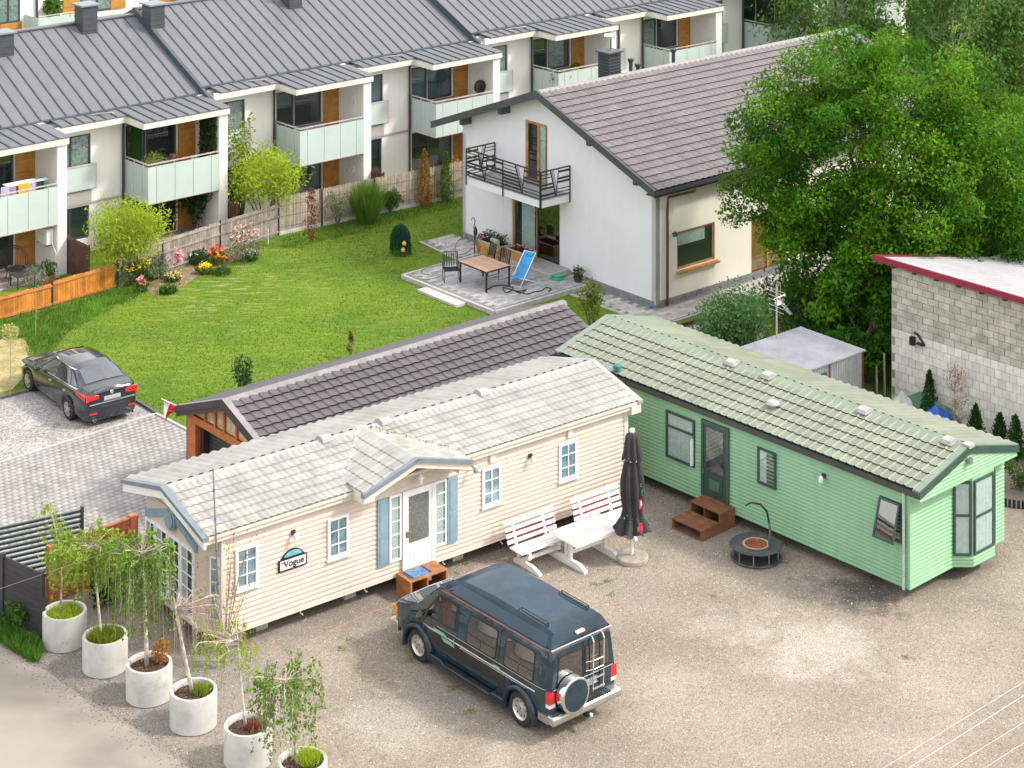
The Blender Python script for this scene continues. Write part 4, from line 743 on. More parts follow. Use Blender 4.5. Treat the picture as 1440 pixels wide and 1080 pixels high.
MB().beam((.3, -.25, 2.06), (.3, -KW / 2, KR - .3), .06, .06).build('gable_rafter', OSB, gk); MB().beam((.3, -KW + .25, 2.06), (.3, -KW / 2, KR - .3), .06, .06).build('gable_rafter', OSB, gk)
# flag fixed to the corner post
fl = thing('flag', 'small white and red flag on a slanting stick at the garage corner', 'flag', *FK.w(.1, .02), FK.a, 2.05)
fl.rotation_euler = (0, 0, .35); MB().path([(.0, .0, .08), (-.5, -.02, .38)], .012, 6).build('flag_stick', WHITE, fl)
def flagpart(nm, mt, pts):
    m = MB(); n = 8; (a, b, c, d) = [Vector((p[0], 0, p[1])) for p in pts]
    for i in range(n):
        for j in range(n):
            def q(i, j): u, v = i / n, j / n; p = a.lerp(b, u).lerp(d.lerp(c, u), v); return (p.x, .05 * sin(p.x * 16 + p.z * 5) * min(1, v * 3), p.z)
            m.quad(q(i, j), q(i + 1, j), q(i + 1, j + 1), q(i, j + 1))
    m.build(nm, mt, fl, smooth=True)
flagpart('white_stripe', M("white_cloth", (.75, .74, .73), .9), [(-.42, .33), (-.26, .235), (-.33, .02), (-.44, -.17)]); flagpart('red_stripe', M("red_cloth", (.62, .02, .06), .85), [(-.26, .235), (.0, .08), (-.15, -.02), (-.33, .02)]); flagpart('red_stripe', bpy.data.materials['red_cloth'], [(-.33, .02), (-.15, -.02), (-.30, -.12), (-.42, -.24)])
# ================================================================== TERRACED HOUSES
TW = M("house_render", (.77, .745, .715), .9, wave=((2.2, 2.2, .15), 2, .06), var=.02, sc=.4, dirt=((.5, .48, .45), .8, .62, .2)); TG = M("grey_render", (.36, .34, .33), .9, var=.05)
SEAM = M("seamed_roof_sheet", (.135, .134, .152), .5, var=.035, sc=1.2, rnd=.035, bump=.05, bsc=150); RIB = M("roof_rib", (.06, .08, .09), .4); FASC = M("fascia_render", (.62, .59, .54), .85, var=.05, dirt=((.4, .37, .33), 3, .6, .4))
TWOOD = M("oak_board", (.44, .205, .04), .5, var=.15, sc=3, wave=((.6, .6, 9), 2.5, .35)); FRG = M("grey_frame", (.05, .058, .07), .45); FROST = M("frosted_glass", (.46, .535, .525), .22, var=.04, sc=.7, spec=.6); ALU = M("rail_metal", (.62, .54, .5), .35, metal=.3)
BLIND = M("roller_blind", (.12, .15, .18), .6, var=.1); CURTG = M("grey_curtain", (.4, .42, .41), .9, var=.3, sc=10)
PW = 6.555
pan_me = {}
def panel(par, x, w, ya, za, yb, zb, mat=None, name='roof_panel'):
    key = (round(w, 3), ya, round(za, 2), yb, round(zb, 2))
    if key not in pan_me:
        m = MB(); m.prism([(ya, 0), (yb, zb - za), (yb, zb - za - .04), (ya, -.04)], 'x', 0, w - .0); m.cur = 1; m.prism([(ya - .01, .035), (yb, zb - za + .035), (yb, zb - za - .01), (ya - .01, -.02)], 'x', -.026, .026); pan_me[key] = m.mesh(name, [SEAM, RIB])
    return link(name, pan_me[key], par, Matrix.Translation((x, 0, za)))
def glasspanel(par, a, b, z0, z1, mat=None):
    return MB().beam((*a, (z0 + z1) / 2), (*b, (z0 + z1) / 2), .02, z1 - z0).build('glass_panel', mat or FROST, par)
TK = 1.03
def tz(z): return z * TK - CH * (TK - 1)
def tw(x, y): a, b = FT.w(x, y); return a * TK, b * TK
def house(j, dz, label, lo='blind', up='glass', extras=None, endleft=False, ground=True):
    t = thing('terraced_house', label, 'house', *tw(PW * j, 0), FT.a, tz(0), 'terraced houses with frosted glass balconies'); t.scale = (TK, TK, TK); w0 = ((0, 1.7, 0), 0.)
    Z = lambda z: z + dz
    holes = [(.30, 1.86, Z(3.05), Z(4.95)), (.30, 1.8, 1.2, Z(2.38)), (3.28, 4.12, Z(2.66), Z(4.95)), (4.12, 5.42, Z(3.5), Z(4.95)), (3.3, 5.42, .75, Z(2.3))]
    wall(t, w0, PW, Z(5.5), holes, TW, .12, name='front_wall')
    wb = ((0, 1.8, 0), 0.)
    window(t, wb, .30, 1.86, Z(3.05), Z(4.95), FRG, fw=.07, mull=(.5,), back=(CURTG, 0, 1, 0) if up != 'blind' else None, backm=BLIND)
    window(t, wb, .30, 1.8, 1.2, Z(2.38), FRG, fw=.07, mull=(.5,), glass=GLASS)
    bx('spandrel', TG, t, (.30, 1.84, 1.62, 1.71, Z(2.48), Z(2.94))) ; bx('string_course', TG, t, (1.84, 3.1, 1.66, 1.7, Z(2.42), Z(2.50)))
    window(t, wb, 3.28, 4.12, Z(2.66), Z(4.95), FRG, fw=.09, back=(CURTG, 0, 1, 0) if j % 2 == 0 and up != 'blind' else None, backm=BLIND if up == 'blind' else None)
    window(t, wb, 4.12, 5.42, Z(3.5), Z(4.95), FRG, fw=.09, glass=GLASS, back=(CURTG, 0, .8, 0) if up == 'curtain' else None, backm=BLIND if up == 'blind' else None, sill=(FRG, .04, .12))
    bx('under_window_panel', TG, t, (4.16, 5.42, 1.66, 1.7, Z(2.66), Z(3.44)))
    for i in range(5): bx('wood_board', TWOOD, t, (5.45, 6.19, 1.63, 1.69, Z(2.62) + i * .47, Z(2.62) + i * .47 + .462)); bx('wood_board', TWOOD, t, (5.45, 6.19, 1.63, 1.69, .74 + i * .32, .74 + i * .32 + .315))
    window(t, wb, 3.3, 5.42, .75, Z(2.3), FRG, fw=.08, mull=(.42,), back=(CURTG, 0, .4, 0) if lo == 'curtain' else None, backm=BLIND if lo == 'blind' else None)
    bx('divider_wall', TW, t, (6.2, PW, .0, 1.7, 0, Z(5.42))); bx('divider_lining', TG if 0 else TW, t, (6.185, 6.2, .03, 1.66, 0, Z(5.25)))
    MB().path([(3.12, 1.6, .7), (3.12, 1.6, Z(5.3))], .045, 8).build('downpipe', DARKM, t)
    # balcony
    bx('balcony_slab', TW, t, (3.24, 6.19, .04, 1.69, Z(2.44), Z(2.62))); g0, g1 = Z(2.50), Z(3.80)
    xs = [3.2, 3.56, 4.32, 5.08, 5.84, 6.19]
    for a, b in zip(xs[:-1], xs[1:]): glasspanel(t, (a + .01, .0), (b - .01, .0), g0, g1)
    ys = [.0, .34, 1.0, 1.64]
    for a, b in zip(ys[:-1], ys[1:]): glasspanel(t, (3.2, a + .01), (3.2, b - .01), g0, g1)
    hr = MB().beam((3.2, -.0, g1 + .1), (6.2, .0, g1 + .1), .05, .04).build('handrail', ALU, t); MB().beam((3.2, .0, g1 + .1), (3.2, 1.66, g1 + .1), .05, .04).build('handrail', ALU, t)
    MB().beam((3.18, -.0, g0 - .01), (6.2, .0, g0 - .01), .04, .03).build('bottom_rail', ALU, t)
    for x in xs[1:-1]: MB().path([(x, .03, g0), (x, .03, g1 + .1)], .018, 5).build('rail_post', ALU, t)
    for y in ys[1:]: MB().path([(3.23, y, g0), (3.23, y, g1 + .1)], .018, 5).build('rail_post', ALU, t)
    # french window guard
    glasspanel(t, (.12, 1.52), (1.95, 1.52), Z(3.02), Z(3.84)); MB().beam((.12, 1.52, Z(3.88)), (1.97, 1.52, Z(3.88)), .05, .05).build('guard_rail', ALU, t); MB().beam((1.97, 1.52, Z(2.98)), (1.97, 1.52, Z(3.9)), .04, .04).build('guard_post', ALU, t); MB().beam((1.97, 1.52, Z(2.99)), (1.97, 1.7, Z(2.99)), .03, .03).build('guard_bracket', ALU, t)
    # roof: slope panels, flat eaves strip stepping out over the balcony, fascias
    n = 13; w = PW / n
    for i in range(n): panel(t, i * w, w, 1.95, Z(5.65), 6.8, Z(7.85))
    MB().prism([(6.8, Z(7.85)), (11.6, Z(5.65)), (11.6, Z(5.55)), (6.8, Z(7.75))], 'x', 0, PW).build('rear_roof', SEAM, t)
    bx('ridge_cap', SEAM, t, (0, PW, 6.66, 6.95, Z(7.84), Z(7.90))); bx('gutter', RIB, t, (0, PW, 1.82, 1.97, Z(5.56), Z(5.64)))
    for i in range(6): panel(t, .35 + i * .44, .44, 1.06, Z(5.53), 1.86, Z(5.6))
    for i in range(8): panel(t, 2.98 + i * .455, .455, -.12, Z(5.48), 1.86, Z(5.6))
    bx('eaves_fascia', FASC, t, (.1, 3.0, 1.08, 1.18, Z(5.26), Z(5.5))); bx('eaves_fascia', FASC, t, (2.98, 3.08, -.1, 1.18, Z(5.22), Z(5.46))); bx('eaves_fascia', FASC, t, (3.08, PW + .04, -.1, .0, Z(5.22), Z(5.46)))
    bx('eaves_soffit', FASC, t, (0, 3.0, 1.18, 1.7, Z(5.28), Z(5.32))); bx('balcony_ceiling', FASC, t, (3.08, PW, .0, 1.7, Z(5.28), Z(5.32)))
    MB().path([(1.9, 1.7, Z(5.6)), (2.5, 1.3, Z(5.66)), (2.55, 1.3, Z(5.6))], .03, 5).build('roof_hook', STEEL, t)
    bx('back_wall', TW, t, (0, PW, 11.2, 11.4, 0, Z(5.6))); bx('party_wall', TW, t, (PW - .2, PW, 1.7, 11.2, 0, Z(5.6)))
    for x, top in ((.05, 1), (PW - .05, 1)):
        pass
    if j in (0, 2, 4, -2):       # end of a block: verge flashing where the next block steps up
        MB().prism([(1.2, Z(5.55)), (6.8, Z(8.12)), (6.8, Z(7.8)), (1.9, Z(5.5))], 'x', PW - .02, PW + .12).build('verge_flashing', RIB, t); MB().prism([(6.8, Z(8.12)), (11.6, Z(5.9)), (11.6, Z(5.6)), (6.8, Z(7.8))], 'x', PW - .02, PW + .12).build('verge_flashing', RIB, t)
    bx('patio', M("patio_stone", (.36, .31, .28), .9, var=.2, sc=5) if 'patio_stone' not in bpy.data.materials else bpy.data.materials['patio_stone'], t, (2.9, 6.19, -.2, 1.68, .5, .735))
    return t
hs = {}
hs[-1] = house(-1, 0, 'terraced house at the left edge with laundry drying on its balcony', 'curtain', 'glass')
hs[0] = house(0, 0, 'terraced house with ivy screens and wooden furniture on its balcony', 'dark', 'glass')
hs[1] = house(1, .22, 'terraced house behind the bushy willow with plain balcony and star lamp', 'blind', 'glass')
hs[2] = house(2, .22, 'terraced house with lowered dark roller blinds and a black fan on its balcony', 'dark', 'blind')
hs[3] = house(3, .50, 'terraced house with green plants along its balcony rail above the tiled ridge', 'dark', 'curtain')
hs[4] = house(4, .50, 'terraced house with an empty balcony and twig lamp above the tiled ridge', 'dark', 'glass')
hs[5] = house(5, .75, 'terraced house partly hidden by the weeping birches', 'dark', 'glass')
hs[6] = house(6, .75, 'terraced house farthest right behind the weeping birches', 'dark', 'glass')
hs[-2] = house(-2, 0, 'terraced house beyond the left edge with only its roof end showing', 'dark', 'glass')
def chimney(px, py, dz, j, w=.62, d=.62, h=1.0):
    z = 7.6 + dz
    for zz in np.arange(5.7 + dz, 7.86 + dz, .02):
        x, y = FT.g(px, py, zz); z = zz
        if 5.65 + dz + 2.2 * (y - 1.95) / 4.85 <= zz: break
    t = hs[j]; x -= PW * j; m = bx('chimney', ANTH, t, (x - w / 2, x + w / 2, y - .05, y + d, z - .4, z + h))
    for k in range(4): bx('louvre', RIB, m, (x - w / 2 - .015, x + w / 2 + .015, y - .065, y + d + .015, z + .1 + k * .22, z + .13 + k * .22))
    bx('chimney_cap', M("cap_sheet", (.2, .235, .245), .45) if 'cap_sheet' not in bpy.data.materials else bpy.data.materials['cap_sheet'], m, (x - w / 2 - .09, x + w / 2 + .09, y - .13, y + d + .09, z + h, z + h + .06))
chimney(8, 78, 0, -1, h=.8); chimney(126, 45, 0, 0, h=1.0); chimney(221, 38, .22, 1, h=.85); chimney(415, 10, .22, 2)
# balcony things
def lampring(j, x, z, dzz, twig=False):
    t = MB(); 
    if twig:
        for k in range(9): a = k * .7; t.path([(x, 1.55, z), (x + .35 * cos(a), 1.5 - .1, z + .15 * sin(a) + .05)], .008, 4)
    else:
        for k in range(4): t.path([(x + .2 * cos(a + k) * (1 - .12 * k), 1.5, z + .2 * sin(a + k)) for a in np.linspace(0, 5, 14)], .01, 4)
    return t
def walldeco(j, label, z, rad, nr):
    X, Y = tw(PW * j + 6.17, .75); z = tz(z); t = MB()
    for k in range(nr): t.path([(0, .22 * cos(a) * (1 - .15 * k) * rad, .22 * sin(a) * (1 - .1 * k) * rad) for a in np.linspace(k, 5 + k, 14)], .012, 4)
    for k in range(5): a = k * 1.3; t.path([(0, 0, 0), (0, .3 * cos(a) * rad, .3 * sin(a) * rad)], .009, 4)
    o = t.build('wall_ornament', CURT, None, loc=(X, Y, z), rz=FT.a); tag(o, label, 'ornament')
walldeco(1, 'white wire star ornament high on the balcony side wall above the willow', 4.7, 1, 2); walldeco(1, 'white wire ring ornament on the ground floor side wall behind the reed fence', 1.9, 1, 4)
walldeco(2, 'white wire flower ornament above the black fan', 4.72, 1.2, 4); walldeco(4, 'thin twig ornament on the wall of the empty balcony', 5.1, 1.3, 1)
# laundry, fan, plants and furniture on the balconies
def tx(j, x, y): return tw(PW * j + x, y)
X, Y = tx(-1, 4.6, .35); dryr = thing('clothes_airer', 'white folding clothes airer hung with coloured laundry on the left balcony', 'clothes airer', X, Y, FT.a, tz(2.62))
dryr.scale = (1, 1, 1.5); m = MB()
for k in range(6): m.path([(-.1, .08 * k, .95), (1.5, .08 * k, .95)], .008, 4)
m.path([(0, 0, 0), (1.4, .4, .95)], .012, 4).path([(1.4, 0, 0), (0, .4, .95)], .012, 4); m.build('airer_frame', WHITEPVC, dryr)['kind'] = 'stuff'
for k, (c, x0, x1, l, y) in enumerate([((.35, .25, .5), .0, .22, .4, .0), ((.62, .38, .02), .3, .72, .62, -.02), ((.5, .45, .6), .74, 1.0, .35, .06), ((.3, .1, .25), .95, 1.1, .3, .14), ((.02, .16, .1), 1.12, 1.45, .45, .3), ((.45, .4, .55), -.35, -.02, .42, .02), ((.3, .28, .4), -.7, -.38, .5, .05)]):
    w = MB(); n = 5
    for i in range(n): 
        a, b = x0 + (x1 - x0) * i / n, x0 + (x1 - x0) * (i + 1) / n; f = lambda q: y + .02 * sin(q * 40); w.quad((a, f(a), .95 - l), (b, f(b), .95 - l), (b, y, .97), (a, y, .97))
    w.build('garment', M("cloth_%d" % k, c, .9, var=.15, sc=10), dryr)
X, Y = tx(2, 5.9, .5); fan = thing('pedestal_fan', 'black round fan standing beside the oak boards on the blinded balcony', 'fan', X, Y, FT.a, tz(2.84))
MB().path([(0, 0, 0), (0, 0, 1.25)], .02, 6).build('stem', BLACK, fan); MB().lathe([(.28, -.05), (.29, 0), (.28, .05), (.05, .07)], 24, (0, 0, 1.45), 'y').lathe([(.05, -.09), (.28, -.05)], 24, (0, 0, 1.45), 'y').build('cage', M("fan_black", (.02, .02, .02), .5), fan); MB().lathe([(.2, .02), (.2, 0), (.001, 0)], 16).build('foot', BLACK, fan)
def pot(x, y, z, r, h, mat, par, soil=True):
    o = MB().lathe([(.001, 0), (r * .75, 0), (r, h), (r * .88, h), (r * .85, h * .85), (.001, h * .85)], 18).build('pot', mat, par); return o
LEAFM = leafmat("mid_leaf", (.07, .15, .02)); LEAFD = leafmat("dark_leaf", (.03, .085, .02)); LEAFL = leafmat("lime_leaf", (.34, .45, .04), .2); LEAFY = leafmat("yellow_green_leaf", (.20, .27, .03)); LEAFR = leafmat("red_leaf", (.22, .06, .04)); LEAFO = leafmat("orange_leaf", (.45, .22, .04)); LEAFG = leafmat("grey_leaf", (.16, .19, .12))
TERRA = M("terracotta", (.35, .13, .06), .8)
def potplant(label, x, y, z, r, h, n, size, lm, pm=TERRA, cat='potted plant', spread=.3, asp=.5, group=None):
    t = thing('potted_plant', label, cat, x, y, 0, z, group); pot(0, 0, 0, r, h, pm, t); leaves('foliage', ell((0, 0, h + spread * .7), (spread, spread, spread * .9), n, .2), size, lm, t, asp=asp)
    MB().path([(0, 0, h * .8), (0, 0, h + spread)], .012, 5).build('stem', OAK, t); return t
# ivy screens and furniture on the second balcony
IVY = leafmat("ivy_screen_leaf", (.09, .115, .055), .5)
for x0, y0, x1, y1, lb in ((3.22, 1.35, 3.75, 1.5, 'left'), (6.1, .1, 6.1, 1.2, 'right')):
    A = Vector(tx(0, x0, y0)); B_ = Vector(tx(0, x1, y1)); o = thing('ivy_screen', 'dense artificial ivy screen at the %s side of the furnished balcony' % lb, 'ivy screen', *A, FT.a, tz(2.62))
    d = B_ - A; n = 2600; t_ = RNG.uniform(0, 1, (n, 1)); P = np.zeros((n, 3)); dl = (d.x * cos(-FT.a) - d.y * sin(-FT.a), d.x * sin(-FT.a) + d.y * cos(-FT.a))
    P[:, 0] = t_[:, 0] * dl[0] + RNG.normal(size=n) * .02; P[:, 1] = t_[:, 0] * dl[1] + RNG.normal(size=n) * .02; P[:, 2] = RNG.uniform(.9 if lb == 'left' else .8, 2.6, n)
    leaves('ivy_leaves', P, .075, IVY, o, asp=.8); bx('mesh_panel', LEAFD, o, (min(0, dl[0]) - .005, max(0, dl[0]) + .005, min(0, dl[1]) - .005, max(0, dl[1]) + .005, .1, 2.6))
X, Y = tx(0, 3.75, .45); potplant('spindly olive bush in a pot at the corner of the furnished balcony', X, Y, tz(2.62), .2, .85, 700, .07, LEAFY, TERRA, spread=.5)
X, Y = tx(0, 4.6, .7); t = thing('garden_sofa', 'low wooden bench with grey cushions on the furnished balcony', 'sofa', X, Y, FT.a, tz(2.62))
bx('frame', OAK, t, (0, .5, 0, .5, 0, .62)); bx('frame', OAK, t, (.6, 1.5, .35, .85, 0, .45)); bx('cushion', CURT, t, (.6, 1.5, .3, .85, .45, .62), bevel=.03); bx('cushion', WHITE, t, (1.2, 1.45, .5, .62, .62, .95), bevel=.03)
X, Y = tx(0, 5.1, 1.35); t = thing('lantern', 'tall orange candle lantern beside the oak boards of the furnished balcony', 'lantern', X, Y, FT.a, tz(2.62))
bx('lantern_base', OAK, t, (-.12, .12, -.12, .12, .55, .6)); bx('lantern_frame', OAK, t, (-.12, -.09, -.12, -.09, .6, 1.05), (.09, .12, -.12, -.09, .6, 1.05), (-.12, -.09, .09, .12, .6, 1.05), (.09, .12, .09, .12, .6, 1.05)); bx('lantern_top', OAK, t, (-.13, .13, -.13, .13, 1.05, 1.12)); bx('shelf', DARKM, t, (-.2, .2, -.15, .15, 0, .55))
for k, (x, y, lb, lm, sz) in enumerate([(3.45, .3, 'leafy green plant at the corner of the plant filled balcony', LEAFM, .35), (3.9, .28, 'yellow green trailing plant second along the plant filled balcony', LEAFY, .33), (4.4, .3, 'pale green trailing plant third along the plant filled balcony', LEAFL, .28)]):
    X, Y = tx(3, x, y); potplant(lb, X, Y, tz(3.6), .14, .25, 420, .08, lm, spread=sz)
X, Y = tx(3, 5.3, 1.2); potplant('small bushy plant in a white pot by the oak boards', X, Y, tz(3.75), .13, .28, 160, .07, LEAFM, WHITEPVC, spread=.2)
for k, x in enumerate((3.8, 4.7)): X, Y = tx(3, x, .55); t_ = thing('plant_stand', ['low dark plant stand at the left of the plant filled balcony', 'low dark plant stand at the right of the plant filled balcony'][k], 'stand', X, Y, FT.a, tz(3.12)); bx('top', DARKM, t_, (-.5, .5, -.35, .35, .44, .48)); [bx('leg', DARKM, t_, (a, a + .04, b, b + .04, 0, .44)) for a in (-.48, .44) for b in (-.33, .29)]
# air conditioner, chair and table on the left patio
X, Y = tx(-1, 6.18, .6); ac = thing('air_conditioner', 'white outdoor air conditioner on the side wall under the left balcony', 'air conditioner', X, Y, FT.a - pi / 2, tz(1.75))
bx('case', WHITEPVC, ac, (-.4, .4, -.3, -.02, 0, .55), bevel=.02); MB().lathe([(.2, -.31), (.21, -.32), (.19, -.32), (.02, -.33)], 20, (-.1, 0, .28), 'y').build('fan_grille', CURT, ac); MB().path([(.42, -.1, .1), (.6, -.03, -.3), (.62, -.03, -1.6)], .02, 5).build('hose', WHITEPVC, ac); bx('bracket', STEEL, ac, (-.35, -.31, -.3, 0, -.06, 0)); bx('bracket', STEEL, ac, (.31, .35, -.3, 0, -.06, 0))
X, Y = gnd(20, 392, .06); t = thing('wire_chair', 'round backed black wire chair on the left patio', 'chair', X, Y, .4, .06)
m = MB()
for r in (.5, .42): m.path([(r * cos(a), .1 + .1 * sin(a), .62 + r * sin(a)) for a in np.linspace(-.5, pi + .5, 20)], .012, 4)
for k in range(9): a = .3 + k * .3; m.path([(.5 * cos(a), .1 + .1 * sin(a), .62 + .5 * sin(a)), (.2 * cos(a), -.15, .4)], .006, 4)
m.build('wire_back', BLACK, t)['kind'] = 'stuff'; MB().lathe([(.001, .38), (.34, .4), (.36, .43)], 20, (0, -.15, 0)).build('seat', BLACK, t)
for sx in (-1, 1):
    for sy in (-1, 1): MB().path([(.2 * sx, -.15 + .2 * sy, .4), (.28 * sx, -.15 + .28 * sy, 0)], .012, 5).build('leg', BLACK, t)
X, Y = gnd(32, 402, .06); t = thing('side_table', 'low square black side table beside the wire chair', 'table', X, Y, FT.a, .06); bx('top', DARKM, t, (-.35, .35, -.3, .3, .4, .43)); [bx('leg', BLACK, t, (a, a + .03, b, b + .03, 0, .4)) for a in (-.34, .31) for b in (-.29, .26)]
X, Y = gnd(67, 398, .06); potplant('potted shrub with pink flowers on the left patio by the orange fence', X, Y, .06, .25, .3, 420, .09, LEAFM, TERRA, spread=.33)
# ------------------------------------------------------------------ second row far behind
FT2 = Fr(*FT.w(0, 30), 40.4); 
b2 = thing('rear_apartment_row', 'row of white flats with oak boards seen over the seamed roof', 'house', FT2.x, FT2.y, FT2.a)
q = lambda px, py, y=0.: onY(FT2, y, px, py)
xa, xb = q(-10, 20)[0] - 2, q(330, 20)[0] + 3
W2 = ((xa, 1.5, 0), 0.); wins = []
def r2(px0, px1, py0, py1, y): a, z1 = q(px0, py0, y); b, z0 = q(px1, py1, y); return a, b, z0, z1
bx('front_wall', TW, b2, (xa, xb, 1.5, 1.8, 0, 9)); bx('side_wall', TW, b2, (xb, xb + .2, 1.5, 9, 0, 9)); bx('flat_roof', SEAM, b2, (xa - .2, xb + .3, 1.2, 10, 9, 9.2))
for (px0, px1, py0, py1, kind) in ((-6, 28, -30, 33, 'w'), (65, 84, -30, 24, 'w'), (112, 160, -30, 16, 'c'), (0, 30, 34, 55, 'o'), (88, 112, -30, 23, 'o'), (210, 248, -20, 14, 'o'), (155, 176, -20, 12, 'b')):
    k = (px0 - 720) / FPX; a, b, z0, z1 = r2(px0, px1, py0, py1, 1.5); z1 = min(8.5, q(px0, py0, 1.5)[1]); z0 = q((px0 + px1) / 2, py1, 1.5)[1]
    if kind in 'wc': window(b2, ((0, 1.5, 0), 0), a, b, z0, z1, FRG, fw=.1, mull=(.5,) if px0 < 0 or kind == 'c' else (), back=(CURTG, 0, 1, 0))
    else:
        n = max(1, int((z1 - z0) / .5))
        for i in range(n): bx('wood_board', TWOOD, b2, (a, b, 1.44, 1.5, z0 + (z1 - z0) * i / n, z0 + (z1 - z0) * (i + 1) / n - .01))
for px0, px1, py0, py1 in ((54, 113, 26, 49), (268, 300, -8, 14), (0, 0, 0, 0)):
    if px1 == 0: continue
    a, z1 = q(px0, py0, 0.); b, _ = q(px1, py0, 0.); z0 = z1 - 1.15; n = 4
    for i in range(n): glasspanel(b2, (a + (b - a) * i / n + .02, 0), (a + (b - a) * (i + 1) / n - .02, 0), z0, z1)
    MB().beam((a, 0, z1 + .08), (b, 0, z1 + .08), .06, .05).build('handrail', ALU, b2); glasspanel(b2, (a, 0), (a, 1.5), z0, z1); bx('balcony_slab', TW, b2, (a, b, .05, 1.5, z0 - .1, z0 + .05))
a, z1 = q(138, 32, -.5); b, _ = q(213, 22, -.5); bx('terrace_parapet', FASC, b2, (a, b, -.5, -.3, 0, z1 + .3)); bx('parapet_coping', FASC, b2, (a - .05, b + .05, -.55, -.25, z1 + .3, z1 + .38))
for px in (52, 265): x = q(px, 20, 1.4)[0]; MB().path([(x, 1.4, 0), (x, 1.4, 9)], .06, 6).build('downpipe', DARKM, b2)
x, z = q(73, 22, 1.2); X, Y = FT2.w(x, 1.2); 
potplant('broad green plant on the sill of the flats behind the ridge', X, Y, z - .1, .2, .3, 120, .28, LEAFM, DARKM, spread=.4, asp=.8)
# ================================================================== BLOCK BUILDING
BLK1 = M("pale_block", (.72, .67, .62), .9, var=.08, sc=3, rnd=.09, bump=.2, bsc=50, dirt=((.36, .33, .30), 3, .6, .3)); BLK2 = M("grey_block", (.50, .455, .395), .9, var=.14, sc=3, rnd=.13, bump=.4, bsc=40, dirt=((.22, .2, .17), 2.5, .55, .5)); MORT = M("mortar", (.30, .27, .24), .95, var=.1, sc=4)
FW = Fr(11.38, 60.75, -47.6); bb = thing('block_building', 'unplastered concrete block outbuilding with a red edged sheet roof', 'building', FW.x, FW.y, FW.a)
MB().prism([(0, 0), (6, 0), (6, 4.22 - 6.3 * .21), (0, 4.2)], 'x', 0, 12).build('core_wall', MORT, bb)
bl1 = MB().box(.006, .244, -.022, 0, .006, .244).mesh('wall_block', BLK1); bl2 = MB().box(.008, .37, -.02, 0, .008, .192).mesh('wall_block', BLK2)
for r in range(9):
    for c in range(22):
        x = c * .25 + (.125 if r % 2 else 0)
        if x < 5.3: o = link('wall_block', bl1, bb, Matrix.Translation((x, RNG.uniform(-.004, .004), r * .25)))
for r in range(10):
    for c in range(15):
        x = c * .378 + (.19 if r % 2 else 0)
        if x < 5.3 and 2.26 + r * .2 < 4.1: o = link('wall_block', bl2, bb, Matrix.Translation((x, RNG.uniform(-.012, .006), 2.26 + r * .2)))
for r in range(9): bx('side_block_course', BLK1, bb, (-.02, 0, .01, 5.9, r * .25 + .006, r * .25 + .244))
for r in range(5): bx('side_block_course', BLK2, bb, (-.02, 0, .01, 5.9, 2.27 + r * .2, 2.27 + r * .2 + .185))
SHEET = M("pale_roof_sheet", (.40, .40, .42), .5, var=.06, sc=1); m = MB(); sp_ = .21
n = 56
for i in range(n):
    a = -.35 + i * .22; m.prism([(-.3, 4.34), (6.5, 4.34 - 6.8 * sp_), (6.5, 4.28 - 6.8 * sp_), (-.3, 4.28)], 'x', a, a + .2)
    m.prism([(-.3, 4.37), (6.5, 4.37 - 6.8 * sp_), (6.5, 4.3 - 6.8 * sp_), (-.3, 4.3)], 'x', a + .2, a + .22)
m.build('roof_sheet', SHEET, bb)['kind'] = 'stuff'
CRIM = M("crimson_trim", (.25, .02, .045), .4); bx('roof_fascia', CRIM, bb, (-.4, 12, -.36, -.29, 4.22, 4.40)); MB().prism([(-.36, 4.22), (6.5, 4.22 - 6.86 * sp_), (6.5, 4.38 - 6.86 * sp_), (-.36, 4.4)], 'x', -.46, -.38).build('side_fascia', CRIM, bb)
for k in range(10): x = .15 + k * .78; bx('rafter_end', DARKM, bb, (x, x + .1, -.27, 0, 4.12, 4.26)); bx('eaves_filler', FASC, bb, (x + .15, x + .72, -.05, -.02, 4.14, 4.25))
x, z = onY(FW, 0, 1289, 470); t = MB().box(x - .12, x + .02, -.2, -.08, z - .3, z - .05).box(x + .1, x + .34, -.16, -.04, z - .24, z - .19).path([(x + .3, -.05, z - .2), (x + .1, -.1, z + .05), (x, -.12, z + .08)], .035, 6).build('flood_lamp', BLACK, bb)
# ================================================================== METAL SHED
sh = thing('metal_shed', 'low corrugated metal shed under the tree behind the green caravan', 'shed', 8.33, 57.94, radians(40)); GALV = M("galvanised_sheet", (.42, .43, .46), .35, metal=.4, var=.1, sc=1.5, dirt=((.25, .25, .26), 2, .58, .5))
n = 26; me = MB().prism([(0, 0), (.035, .04), (.065, .04), (.10, 0)], 'y', 0, 2.55).mesh('roof_corrugation', GALV)
bx('roof_sheet', GALV, sh, (-.1, 2.62, -.1, 2.45, 1.97, 1.99))
for i in range(n): link('roof_corrugation', me, sh, Matrix.Translation((-.1 + i * .105, -.1, 1.985)))
me = MB().prism([(0, 0), (.03, -.03), (.07, -.03), (.10, 0)], 'z', 0, 1.93).mesh('wall_corrugation', GALV); bx('front_wall', GALV, sh, (0, 2.53, 0, .02, 0, 1.95)); bx('side_wall', GALV, sh, (0, .02, 0.02, 2.35, 0, 1.95)); bx('side_wall', GALV, sh, (2.51, 2.53, 0.02, 2.35, 0, 1.95)); bx('back_wall', GALV, sh, (.02, 2.51, 2.33, 2.35, 0, 1.95))
for i in range(24): link('wall_corrugation', me, sh, Matrix.Translation((.01 + i * .105, 0, 0)))
bx('red_post', CRIM, sh, (1.05, 1.1, -.05, -.031, 0, 1.96)); bx('red_post', CRIM, sh, (2.5, 2.56, -.04, .02, 0, 1.96)); bx('window_hatch', DARKM, sh, (.2, .95, -.05, -.032, 1.2, 1.75))
